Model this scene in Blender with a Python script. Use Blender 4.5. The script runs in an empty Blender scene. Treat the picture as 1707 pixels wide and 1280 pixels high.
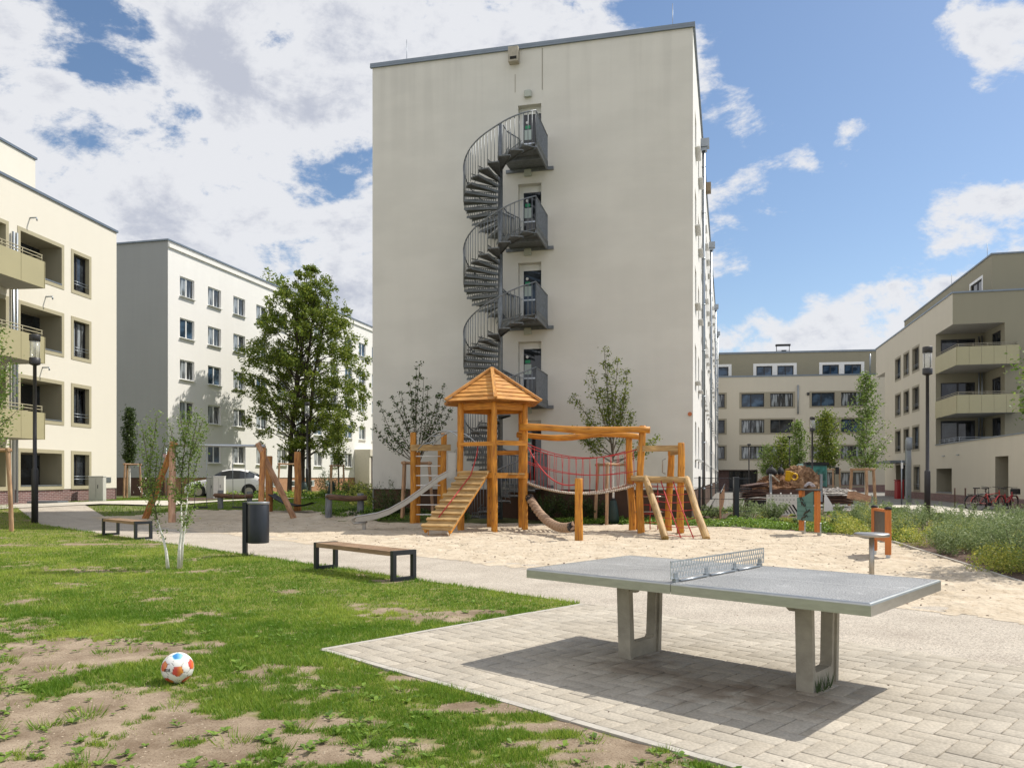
import bpy, math, random
import numpy as np
from mathutils import Vector, Matrix
R = math.radians
scene = bpy.context.scene
# ---------------------------------------------------------------- camera, world, sun
CAMH, FPX, HX, HY = 1.515, 1320.0, 853.5, 796.0      # eye height, focal length and horizon in photo pixels
cam = bpy.data.objects.new('Camera', bpy.data.cameras.new('Camera'))
scene.collection.objects.link(cam)
cam.location = (0, 0, CAMH); cam.rotation_euler = (R(90), 0, 0)
cam.data.sensor_fit = 'HORIZONTAL'; cam.data.sensor_width = 36
cam.data.lens = FPX / 1707 * 36; cam.data.shift_y = (HY - 640) / 1707
cam.data.clip_end = 2000; cam.data.clip_start = 0.05
scene.camera = cam
scene.view_settings.view_transform = 'Standard'; scene.view_settings.look = 'None'
scene.view_settings.gamma = 1.0; scene.view_settings.use_curve_mapping = False
scene.view_settings.exposure = 0.24
scene.render.engine = 'CYCLES'
scene.cycles.use_denoising = True
scene.cycles.max_bounces = 6; scene.cycles.transparent_max_bounces = 8
SUN = Vector((.74, .32, 1.0)).normalized()
sun = bpy.data.objects.new('Sun', bpy.data.lights.new('Sun', 'SUN'))
scene.collection.objects.link(sun)
sun.data.energy = 4.3; sun.data.angle = R(.5); sun.data.color = (1.0, .95, .86)
sun.rotation_euler = (-SUN).to_track_quat('-Z', 'Y').to_euler()
elev = math.asin(SUN.z); azim = math.atan2(SUN.x, SUN.y)     # clockwise from +Y

world = bpy.data.worlds.new('World'); scene.world = world; world.use_nodes = True
def make_world():
    nt = world.node_tree; N = nt.nodes; L = nt.links; N.clear()
    out = N.new('ShaderNodeOutputWorld'); bg = N.new('ShaderNodeBackground'); bg.inputs[1].default_value = .098
    sky = N.new('ShaderNodeTexSky'); sky.sky_type = 'NISHITA'; sky.sun_disc = False
    sky.sun_elevation = elev; sky.sun_rotation = azim; sky.air_density = 1.0; sky.dust_density = .6; sky.ozone_density = 1.4
    tc = N.new('ShaderNodeTexCoord')
    def m(op, a, b=None, c=None, clamp=False):
        n = N.new('ShaderNodeMath'); n.operation = op; n.use_clamp = clamp
        for i, v in enumerate((a, b, c)):
            if v is None: continue
            if isinstance(v, (int, float)): n.inputs[i].default_value = v
            else: L.new(v, n.inputs[i])
        return n.outputs[0]
    def noise(scale, detail, rough, sc=(1, 1, 1), off=(0, 0, 0), dist=0.0):
        mp = N.new('ShaderNodeMapping'); mp.inputs['Scale'].default_value = sc; mp.inputs['Location'].default_value = off
        L.new(tc.outputs['Generated'], mp.inputs[0])
        n = N.new('ShaderNodeTexNoise'); n.inputs['Scale'].default_value = scale; n.inputs['Detail'].default_value = detail
        n.inputs['Roughness'].default_value = rough; n.inputs['Distortion'].default_value = dist
        L.new(mp.outputs[0], n.inputs[0]); return n.outputs[0]
    n1 = noise(3.4, 12, .64, (1, 1, 1.8), (2.3, .4, 1.1), .5)
    n2 = noise(9, 9, .66, (1, 1, 1.7), (.3, 4.4, 7.1), .15)
    n3 = noise(3.1, 6, .55, (1, 1, 1.8), (6.3, 2.2, 3.3), .2)
    # cloud cover: banks and clear holes, each a direction in the sky, a width in degrees and a weight
    lobes = [(330, 250, 19, .62), (620, 70, 13, .5), (60, 420, 18, .5), (480, 380, 17, .6), (940, 50, 8, .4), (330, 60, 9, .15), (60, 180, 9, .3),
             (20, 30, 6, -.75), (160, 50, 5, -.8), (240, 85, 4., -.6), (310, 110, 3, -.45), (70, 290, 3.0, -.7), (120, 345, 2.5, -.45), (560, 50, 2.5, -.3),
             (1520, 190, 13, -.3), (1620, 260, 12, -.2), (1340, 450, 7, -.3), (1440, 40, 6, -.35), (1260, 20, 4, -.3),
             (1220, 80, 3.4, .30), (1175, 140, 3.6, .36), (1280, 175, 2.0, .26), (1200, 380, 3.4, .5), (1290, 240, 2.6, .36), (1385, 220, 2.3, .36), (1455, 225, 2.2, .36), (1325, 320, 2.2, .30),
             (1600, 325, 1.5, .26), (1530, 352, 1.5, .28), (1685, 335, 1.1, .16), (1550, 15, 2.6, .4), (1655, 40, 3.0, .28), (1690, 90, 2.2, .34), (1620, 30, 2, .3),
             (1240, 592, 3.5, .5), (1370, 570, 4.0, .5), (1470, 535, 4.2, .5), (1560, 500, 4.2, .5), (1640, 460, 4.2, .5), (1707, 425, 4.5, .5), (1440, 600, 5, .35)]
    vs = []
    for px, py, r, w in lobes:
        vs.append((Vector(((px - HX) / FPX, 1, (HY - py) / FPX)).normalized(), r, w))
    vs.append((Vector((-.35, -1, .5)).normalized(), 80, .6)); vs.append((Vector((-1, .2, .35)).normalized(), 40, .35))  # first: unseen cloud bank behind the camera, added as fill
    cov = .0
    for v, r, w in vs:
        d = N.new('ShaderNodeVectorMath'); d.operation = 'DOT_PRODUCT'; d.inputs[1].default_value = v
        L.new(tc.outputs['Generated'], d.inputs[0])
        mr = N.new('ShaderNodeMapRange'); mr.interpolation_type = 'SMOOTHSTEP'
        mr.inputs['From Min'].default_value = math.cos(R(min(r * 1.45, 150))); mr.inputs['From Max'].default_value = math.cos(R(r * .12))
        mr.inputs['To Min'].default_value = 0; mr.inputs['To Max'].default_value = w
        L.new(d.outputs['Value'], mr.inputs[0])
        cov = mr.outputs[0] if isinstance(cov, float) else m('ADD', cov, mr.outputs[0])
    cov = m('MINIMUM', cov, .62)
    dens = m('ADD', m('ADD', m('MULTIPLY', m('SUBTRACT', n1, .5), 2.7), m('MULTIPLY', m('SUBTRACT', n2, .5), 2.1)), cov)
    mr = N.new('ShaderNodeMapRange'); mr.interpolation_type = 'SMOOTHSTEP'
    mr.inputs['From Min'].default_value = .08; mr.inputs['From Max'].default_value = .44
    L.new(dens, mr.inputs[0]); alpha = m('MULTIPLY', mr.outputs[0], .97)
    # thick middles of the banks read grey-violet, thin edges white
    thick = m('ADD', dens, m('MULTIPLY', m('SUBTRACT', n3, .5), 1.1))
    mr2 = N.new('ShaderNodeMapRange'); mr2.interpolation_type = 'SMOOTHSTEP'
    mr2.inputs['From Min'].default_value = .52; mr2.inputs['From Max'].default_value = 1.02
    L.new(thick, mr2.inputs[0])
    cr = N.new('ShaderNodeMix'); cr.data_type = 'RGBA'
    cr.inputs[6].default_value = (7.1, 7.2, 7.5, 1); cr.inputs[7].default_value = (4.7, 4.95, 5.7, 1)
    L.new(mr2.outputs[0], cr.inputs[0])
    # unseen clouds behind the camera, added and brightened for fill light
    sep = N.new('ShaderNodeSeparateXYZ'); L.new(tc.outputs['Generated'], sep.inputs[0])
    mb_ = N.new('ShaderNodeMapRange'); mb_.inputs['From Min'].default_value = .1; mb_.inputs['From Max'].default_value = -.6
    mb_.inputs['To Min'].default_value = 1; mb_.inputs['To Max'].default_value = 1.25
    L.new(sep.outputs[1], mb_.inputs[0])
    sc = N.new('ShaderNodeVectorMath'); sc.operation = 'SCALE'; L.new(cr.outputs[2], sc.inputs[0]); L.new(mb_.outputs[0], sc.inputs['Scale'])
    hs = N.new('ShaderNodeHueSaturation'); hs.inputs['Saturation'].default_value = 1.06; hs.inputs['Value'].default_value = 1.12
    L.new(sky.outputs[0], hs.inputs['Color'])
    mx = N.new('ShaderNodeMix'); mx.data_type = 'RGBA'
    L.new(alpha, mx.inputs[0]); L.new(hs.outputs[0], mx.inputs[6]); L.new(sc.outputs[0], mx.inputs[7])
    L.new(mx.outputs[2], bg.inputs[0]); L.new(bg.outputs[0], out.inputs[0])
make_world()

# ---------------------------------------------------------------- helpers
rng = np.random.default_rng(7); random.seed(7)
def S(t): t = max(0., min(1., t)); return t * t * (3 - 2 * t)
def nS(t): t = np.clip(t, 0, 1); return t * t * (3 - 2 * t)
def terrain(X, Y):
    """ground height: level in front, rising gently to the left and back, with a bank against the beige block"""
    X = np.asarray(X, float); Y = np.asarray(Y, float)
    a = .36 * nS((Y - 28) / 12) * nS((3 - X) / 6)
    b = .5 * nS((-X - 13.6 + .114 * (Y - 36.8)) / 3.2) * nS((Y - 12) / 8) * nS((44 - Y) / 6)
    yw = 26.79 + (6.118 - X) * .2378
    c = .28 * nS((2.4 - (yw - Y)) / 1.6) * nS((2 - X) / 5) * nS((X + 9) / 3)
    return np.maximum(np.maximum(a, b), c)
def T(x, y): return float(terrain(x, y))
def G(px, py):
    """ground point seen at a photo pixel (used to read positions off the photograph)"""
    z = 0.
    for _ in range(12):
        Y = FPX * (CAMH - z) / (py - HY); X = (px - HX) / FPX * Y; z = .5 * z + .5 * T(X, Y)
    return Vector((X, Y, z))
def PX(px, Y): return (px - HX) / FPX * Y
def PZ(py, Y): return CAMH + (HY - py) / FPX * Y

class MB:
    def __init__(s): s.v = []; s.f = []; s.uv = []; s.sm = []; s.mi = []; s.m = 0
    def face(s, idx, uv=None, smooth=False): s.f.append(tuple(idx)); s.uv.append(uv); s.sm.append(smooth); s.mi.append(s.m)
    def quad(s, a, b, c, d, uv=None):
        n = len(s.v); s.v += [tuple(a), tuple(b), tuple(c), tuple(d)]; s.face((n, n + 1, n + 2, n + 3), uv); return s
    def poly(s, pts):
        n = len(s.v); s.v += [tuple(p) for p in pts]; s.face(range(n, n + len(pts))); return s
    def obox(s, o, a, b, c):
        """box from corner o with edge vectors a, b, c (right-handed)"""
        o, a, b, c = map(Vector, (o, a, b, c)); n = len(s.v)
        if a.cross(b).dot(c) < 0: o = o + a; a = -a
        s.v += [tuple(o + a * i + b * j + c * k) for i, j, k in ((0,0,0),(1,0,0),(1,1,0),(0,1,0),(0,0,1),(1,0,1),(1,1,1),(0,1,1))]
        la, lb, lc = a.length, b.length, c.length
        def U(p, q): return ((0, 0), (0, p), (q, p), (q, 0)) if p >= q else ((0, 0), (p, 0), (p, q), (0, q))
        r = random.random() * 5
        for idx, (p, q) in (((0,3,2,1), (lb, la)), ((4,5,6,7), (la, lb)), ((0,1,5,4), (la, lc)), ((1,2,6,5), (lb, lc)), ((2,3,7,6), (la, lc)), ((3,0,4,7), (lb, lc))):
            L = max(p, q); W = min(p, q)
            if p >= q: uv = [(r, 0 + r), (r, p + r), (r + q, p + r), (r + q, r)]
            else: uv = [(r, r), (r + p, r), (r + p, r + q), (r, r + q)]
            s.face([n + i for i in idx], uv)
        return s
    def box(s, c, size, rz=0., rx=0., ry=0.):
        M = Matrix.Rotation(rz, 3, 'Z') @ Matrix.Rotation(ry, 3, 'Y') @ Matrix.Rotation(rx, 3, 'X')
        a, b, d = M @ Vector((size[0], 0, 0)), M @ Vector((0, size[1], 0)), M @ Vector((0, 0, size[2]))
        return s.obox(Vector(c) - (a + b + d) / 2, a, b, d)
    def bbox(s, c, size, bev=.01, rz=0.):
        """box with chamfered vertical edges and top edge"""
        w, d, h = size[0] / 2, size[1] / 2, size[2]; b = min(bev, w * .4, d * .4)
        M = Matrix.Rotation(rz, 3, 'Z'); c = Vector(c); n = len(s.v)
        def ring(w, d, b, z): return [(w - b, -d), (w, -d + b), (w, d - b), (w - b, d), (-w + b, d), (-w, d - b), (-w, -d + b), (-w + b, -d)], z
        rings = [ring(w, d, b, -h / 2), ring(w, d, b, h / 2 - b), ring(w - b, d - b, b, h / 2)]
        for pts, z in rings:
            for x, y in pts: s.v.append(tuple(c + M @ Vector((x, y, z))))
        for k in range(2):
            for i in range(8):
                j = (i + 1) % 8; s.face((n + k * 8 + i, n + k * 8 + j, n + k * 8 + 8 + j, n + k * 8 + 8 + i), [(i * .1, 0), (i * .1 + .1, 0), (i * .1 + .1, h), (i * .1, h)])
        s.face([n + 16 + i for i in range(8)]); s.face([n + 7 - i for i in range(8)])
        return s
    def tube(s, pts, rad, n=8, caps=True, smooth=True):
        pts = [Vector(p) for p in pts]
        if isinstance(rad, (int, float)): rad = [rad] * len(pts)
        t0 = (pts[1] - pts[0]).normalized(); up = Vector((0, 0, 1)) if abs(t0.z) < .9 else Vector((1, 0, 0))
        x = t0.cross(up).normalized(); base = len(s.v); ln = 0.; r0 = random.random() * 7
        lens = []
        for i, p in enumerate(pts):
            t = (pts[min(i + 1, len(pts) - 1)] - pts[max(i - 1, 0)]).normalized()
            x = (x - t * x.dot(t)).normalized(); y = t.cross(x)
            if i: ln += (p - pts[i - 1]).length
            lens.append(ln)
            for k in range(n):
                a = 2 * math.pi * k / n; s.v.append(tuple(p + (x * math.cos(a) + y * math.sin(a)) * rad[i]))
        cir = 2 * math.pi * rad[0]
        for i in range(len(pts) - 1):
            for k in range(n):
                j = (k + 1) % n; u0, u1 = cir * k / n + r0, cir * (k + 1) / n + r0
                s.face((base + i * n + k, base + i * n + j, base + (i + 1) * n + j, base + (i + 1) * n + k),
                       [(u0, lens[i] + r0), (u1, lens[i] + r0), (u1, lens[i + 1] + r0), (u0, lens[i + 1] + r0)], smooth)
        if caps:
            s.face([base + k for k in reversed(range(n))]); e = base + (len(pts) - 1) * n; s.face([e + k for k in range(n)])
        return s
    def lathe(s, prof, c=(0, 0, 0), n=20, smooth=True):
        c = Vector(c); base = len(s.v)
        for r, z in prof:
            for k in range(n):
                a = 2 * math.pi * k / n; s.v.append((c.x + r * math.cos(a), c.y + r * math.sin(a), c.z + z))
        for i in range(len(prof) - 1):
            for k in range(n):
                j = (k + 1) % n; s.face((base + i * n + k, base + i * n + j, base + (i + 1) * n + j, base + (i + 1) * n + k), None, smooth)
        s.face([base + k for k in reversed(range(n))]); e = base + (len(prof) - 1) * n; s.face([e + k for k in range(n)])
        return s
    def prism(s, poly, off):
        """polygon (3D points) thickened by vector off"""
        poly = [Vector(p) for p in poly]; off = Vector(off); n = len(s.v); k = len(poly)
        nn = Vector((0, 0, 0))
        for i in range(k): nn += poly[i].cross(poly[(i + 1) % k])
        if nn.dot(off) > 0: poly.reverse()
        s.v += [tuple(p) for p in poly] + [tuple(p + off) for p in poly]
        s.face([n + i for i in range(k)]); s.face([n + k + i for i in reversed(range(k))])
        for i in range(k):
            j = (i + 1) % k; s.face((n + j, n + i, n + k + i, n + k + j))
        return s
    def build(s, name, mats, parent=None, label=None, loc=None):
        me = bpy.data.meshes.new(name)
        off = wl(parent) if parent is not None else (Vector(loc) if loc is not None else Vector((0, 0, 0)))
        me.from_pydata([(x - off.x, y - off.y, z - off.z) for x, y, z in s.v], [], s.f)
        me.polygons.foreach_set('use_smooth', s.sm)
        if not isinstance(mats, (list, tuple)): mats = [mats]
        for m_ in mats: me.materials.append(m_)
        me.polygons.foreach_set('material_index', s.mi)
        uvl = me.uv_layers.new(name='UVMap'); arr = []
        for fi, f in enumerate(s.f):
            u = s.uv[fi]
            if u: 
                for q in u: arr += [q[0], q[1]]
            else:
                for vi in f: p = s.v[vi]; arr += [p[0] + p[1] * .3, p[2]]
        uvl.data.foreach_set('uv', arr)
        me.update(); o = bpy.data.objects.new(name, me); scene.collection.objects.link(o)
        if parent is not None: o.parent = parent; WL[o.name] = off.copy()
        else: o.location = off; WL[o.name] = off.copy()
        if label: o['label'] = label
        return o
WL = {}
def wl(o): return WL[o.name]
def tag(o, label, cat, group=None, kind=None):
    if label: o['label'] = label
    if cat: o['category'] = cat
    if group: o['group'] = group
    if kind: o['kind'] = kind
    return o
def thing(name, label, cat, loc, group=None):
    o = bpy.data.objects.new(name, None); o.empty_display_size = .3; scene.collection.objects.link(o)
    o.location = loc; WL[o.name] = Vector(loc); return tag(o, label, cat, group)
def kids(o): return [c for c in o.children]
def dup(o, loc=None, rz=None, parent=None, label=None, scale=None):
    c = o.copy(); scene.collection.objects.link(c); WL[c.name] = Vector(loc) if loc is not None else (wl(parent) if parent is not None else wl(o))
    if parent is not None: c.parent = parent
    if loc is not None: c.location = loc
    if rz is not None: c.rotation_euler = (0, 0, rz)
    if scale is not None: c.scale = (scale,) * 3 if isinstance(scale, (int, float)) else scale
    if label: c['label'] = label
    for ch in list(o.children): dup(ch, parent=c)
    return c
def child_at(o, parent, loc, rz=0., name=None):
    """link an instance of a part's mesh under a thing, at a world position; its children come along"""
    c = o.copy(); scene.collection.objects.link(c); c.parent = parent; c.location = Vector(loc) - wl(parent); c.rotation_euler = (0, 0, rz)
    WL[c.name] = Vector(loc)
    for ch in list(o.children):
        d = ch.copy(); scene.collection.objects.link(d); d.parent = c
    return c
class Frame:
    """vertical facade plane: origin, unit direction u along the wall, outward normal n"""
    def __init__(s, o, u, n): s.o = Vector((o[0], o[1], 0)); s.u = Vector((u[0], u[1], 0)).normalized(); s.n = Vector((n[0], n[1], 0)).normalized(); s.rz = math.atan2(s.u.y, s.u.x)
    def p(s, u, n=0., z=0.): return s.o + s.u * u + s.n * n + Vector((0, 0, z))
    def hit(s, px, py=HY, off=0.):
        d = Vector(((px - HX) / FPX, 1, (HY - py) / FPX)); o = s.o + s.n * off
        t = o.dot(s.n) / d.dot(s.n); q = d * t; return (q - o).dot(s.u), CAMH + q.z
def numesh(name, V, F, mat, attrs=None, smooth=False, uv=None):
    me = bpy.data.meshes.new(name); V = np.asarray(V, np.float32); F = np.asarray(F, np.int32); k = F.shape[1]
    me.vertices.add(len(V)); me.vertices.foreach_set('co', V.ravel())
    me.loops.add(F.size); me.loops.foreach_set('vertex_index', F.ravel())
    me.polygons.add(len(F)); me.polygons.foreach_set('loop_start', np.arange(0, F.size, k, dtype=np.int32))
    if smooth: me.polygons.foreach_set('use_smooth', np.ones(len(F), bool))
    for an, (dom, arr) in (attrs or {}).items():
        a = me.attributes.new(an, 'FLOAT', dom); a.data.foreach_set('value', np.asarray(arr, np.float32))
    me.materials.append(mat); me.update(calc_edges=True); me.validate()
    return me
def nobj(name, me, parent=None, loc=None):
    o = bpy.data.objects.new(name, me); scene.collection.objects.link(o)
    if parent is not None: o.parent = parent; WL[o.name] = wl(parent).copy()
    else:
        if loc is not None: o.location = loc
        WL[o.name] = Vector(loc) if loc is not None else Vector((0, 0, 0))
    return o
# value noise for masks and relief
_perm = rng.random((256, 256))
def vnoise(x, y):
    x = np.asarray(x, float); y = np.asarray(y, float); xi = np.floor(x).astype(int); yi = np.floor(y).astype(int); fx = x - xi; fy = y - yi
    fx = fx * fx * (3 - 2 * fx); fy = fy * fy * (3 - 2 * fy); g = lambda a, b: _perm[a % 256, b % 256]
    return (g(xi, yi) * (1 - fx) + g(xi + 1, yi) * fx) * (1 - fy) + (g(xi, yi + 1) * (1 - fx) + g(xi + 1, yi + 1) * fx) * fy
def fbm(x, y, sc, oct=4):
    r = 0; a = .5
    for i in range(oct): r = r + a * vnoise(x * sc + 17 * i, y * sc + 31 * i); a *= .5; sc *= 2.03
    return r

# ---------------------------------------------------------------- materials
def mat(name, col, rough=.7, metal=0., var=0., vscale=6., bump=0., bscale=40., spec=.5, col2=None, stretch=None, uv=False, detail=4, transl=0., attr=None, attr_col=None, bdist=.01):
    m = bpy.data.materials.new(name); m.use_nodes = True; nt = m.node_tree; N = nt.nodes; L = nt.links
    b = N['Principled BSDF']; b.inputs['Roughness'].default_value = rough; b.inputs['Metallic'].default_value = metal
    b.inputs['Specular IOR Level'].default_value = spec
    tc = N.new('ShaderNodeTexCoord'); src = tc.outputs['UV' if uv else 'Object']
    if stretch:
        mp = N.new('ShaderNodeMapping'); mp.inputs['Scale'].default_value = stretch; L.new(src, mp.inputs[0]); src = mp.outputs[0]
    c = (*col, 1); b.inputs['Base Color'].default_value = c
    cur = None
    if var or col2:
        n = N.new('ShaderNodeTexNoise'); n.inputs['Scale'].default_value = vscale; n.inputs['Detail'].default_value = detail; n.inputs['Roughness'].default_value = .6
        L.new(src, n.inputs[0]); mr = N.new('ShaderNodeMapRange'); mr.inputs['From Min'].default_value = .32; mr.inputs['From Max'].default_value = .68
        L.new(n.outputs[0], mr.inputs[0]); mx = N.new('ShaderNodeMix'); mx.data_type = 'RGBA'
        ca = tuple(x * (1 - var) for x in col); cb = tuple(min(1, x * (1 + var)) for x in col) if not col2 else col2
        mx.inputs[6].default_value = (*(ca if not col2 else col), 1); mx.inputs[7].default_value = (*cb, 1)
        L.new(mr.outputs[0], mx.inputs[0]); cur = mx.outputs[2]
    if attr:
        at = N.new('ShaderNodeAttribute'); at.attribute_name = attr
        mx = N.new('ShaderNodeMix'); mx.data_type = 'RGBA'; L.new(at.outputs['Fac'], mx.inputs[0])
        if cur is not None: L.new(cur, mx.inputs[6])
        else: mx.inputs[6].default_value = c
        mx.inputs[7].default_value = (*attr_col, 1); cur = mx.outputs[2]
    if cur is not None: L.new(cur, b.inputs['Base Color'])
    if bump:
        n = N.new('ShaderNodeTexNoise'); n.inputs['Scale'].default_value = bscale; n.inputs['Detail'].default_value = 4
        L.new(src, n.inputs[0]); bp = N.new('ShaderNodeBump'); bp.inputs['Strength'].default_value = bump; bp.inputs['Distance'].default_value = bdist
        L.new(n.outputs[0], bp.inputs['Height']); L.new(bp.outputs[0], b.inputs['Normal'])
    if transl:
        tr = N.new('ShaderNodeBsdfTranslucent'); ms = N.new('ShaderNodeMixShader'); ms.inputs[0].default_value = transl
        if cur is not None: L.new(cur, tr.inputs[0])
        else: tr.inputs[0].default_value = c
        L.new(b.outputs[0], ms.inputs[1]); L.new(tr.outputs[0], ms.inputs[2]); L.new(ms.outputs[0], N['Material Output'].inputs[0])
    return m
def render_mat(name, col, streak=.05, top=None):
    """painted render: fine grain, faint vertical run-off streaks and mottling"""
    m = mat(name, col, .9, bump=.5, bscale=55, bdist=.008, spec=.2); nt = m.node_tree; N = nt.nodes; L = nt.links; b = N['Principled BSDF']
    tc = N.new('ShaderNodeTexCoord')
    def nz(sc, scale, det=5):
        mp = N.new('ShaderNodeMapping'); mp.inputs['Scale'].default_value = sc; L.new(tc.outputs['Object'], mp.inputs[0])
        n = N.new('ShaderNodeTexNoise'); n.inputs['Scale'].default_value = scale; n.inputs['Detail'].default_value = det; L.new(mp.outputs[0], n.inputs[0]); return n.outputs[0]
    a = nz((1, 1, .07), 2.2); c = nz((1, 1, 1), .35, 3); d = nz((.5, .5, 6), 1.6)
    def mm(op, x, y):
        n = N.new('ShaderNodeMath'); n.operation = op
        for i, v in enumerate((x, y)):
            if isinstance(v, (int, float)): n.inputs[i].default_value = v
            else: L.new(v, n.inputs[i])
        return n.outputs[0]
    k = mm('ADD', mm('MULTIPLY', mm('SUBTRACT', a, .5), streak * 2.2), mm('MULTIPLY', mm('SUBTRACT', c, .5), streak * 1.8))
    k = mm('ADD', k, mm('MULTIPLY', mm('SUBTRACT', d, .5), streak * .9)); k = mm('ADD', k, 1.)
    if top:   # run-off stains hanging from the roof edge, splash dirt near the ground, trowel patches
        sp = N.new('ShaderNodeSeparateXYZ'); L.new(tc.outputs['Object'], sp.inputs[0])
        def mr(s_, a_, b_, lo, hi):
            r = N.new('ShaderNodeMapRange'); r.interpolation_type = 'SMOOTHSTEP'
            for i, v in zip(('From Min', 'From Max', 'To Min', 'To Max'), (a_, b_, lo, hi)): r.inputs[i].default_value = v
            L.new(s_, r.inputs[0]); return r.outputs[0]
        st = mr(nz((1, 1, .03), 3.1, 6), .44, .66, 0., 1.); k = mm('SUBTRACT', k, mm('MULTIPLY', mm('MULTIPLY', st, mr(sp.outputs[2], top - 5, top, 0., 1.)), .07))
        k = mm('SUBTRACT', k, mm('MULTIPLY', mm('MULTIPLY', mr(nz((1, 1, .5), 2.6, 6), .4, .7, 0., 1.), mr(sp.outputs[2], 2.6, 1.0, 0., 1.)), .14))
        k = mm('ADD', k, mr(nz((1, 1, 2.2), .5, 7), .36, .66, -.03, .028))
    vm = N.new('ShaderNodeVectorMath'); vm.operation = 'SCALE'; vm.inputs[0].default_value = col; L.new(k, vm.inputs['Scale']); L.new(vm.outputs[0], b.inputs['Base Color'])
    return m
def brick_mat(name, c1, c2, mortar, sc=1.0, w=.24, h=.071):
    m = bpy.data.materials.new(name); m.use_nodes = True; nt = m.node_tree; N = nt.nodes; L = nt.links; b = N['Principled BSDF']; b.inputs['Roughness'].default_value = .85
    tc = N.new('ShaderNodeTexCoord'); sp = N.new('ShaderNodeSeparateXYZ'); L.new(tc.outputs['Object'], sp.inputs[0])
    ad = N.new('ShaderNodeMath'); ad.operation = 'SUBTRACT'; L.new(sp.outputs[0], ad.inputs[0]); L.new(sp.outputs[1], ad.inputs[1])
    cb = N.new('ShaderNodeCombineXYZ'); L.new(ad.outputs[0], cb.inputs[0]); L.new(sp.outputs[2], cb.inputs[1])
    br = N.new('ShaderNodeTexBrick'); br.inputs['Color1'].default_value = (*c1, 1); br.inputs['Color2'].default_value = (*c2, 1); br.inputs['Mortar'].default_value = (*mortar, 1)
    br.inputs['Scale'].default_value = sc; br.inputs['Brick Width'].default_value = w; br.inputs['Row Height'].default_value = h; br.inputs['Mortar Size'].default_value = .008
    L.new(cb.outputs[0], br.inputs[0]); L.new(br.outputs[0], b.inputs['Base Color'])
    bp = N.new('ShaderNodeBump'); bp.inputs['Strength'].default_value = .4; bp.inputs['Distance'].default_value = .01; L.new(br.outputs['Fac'], bp.inputs['Height']); bp.invert = True; L.new(bp.outputs[0], b.inputs['Normal'])
    return m
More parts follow.
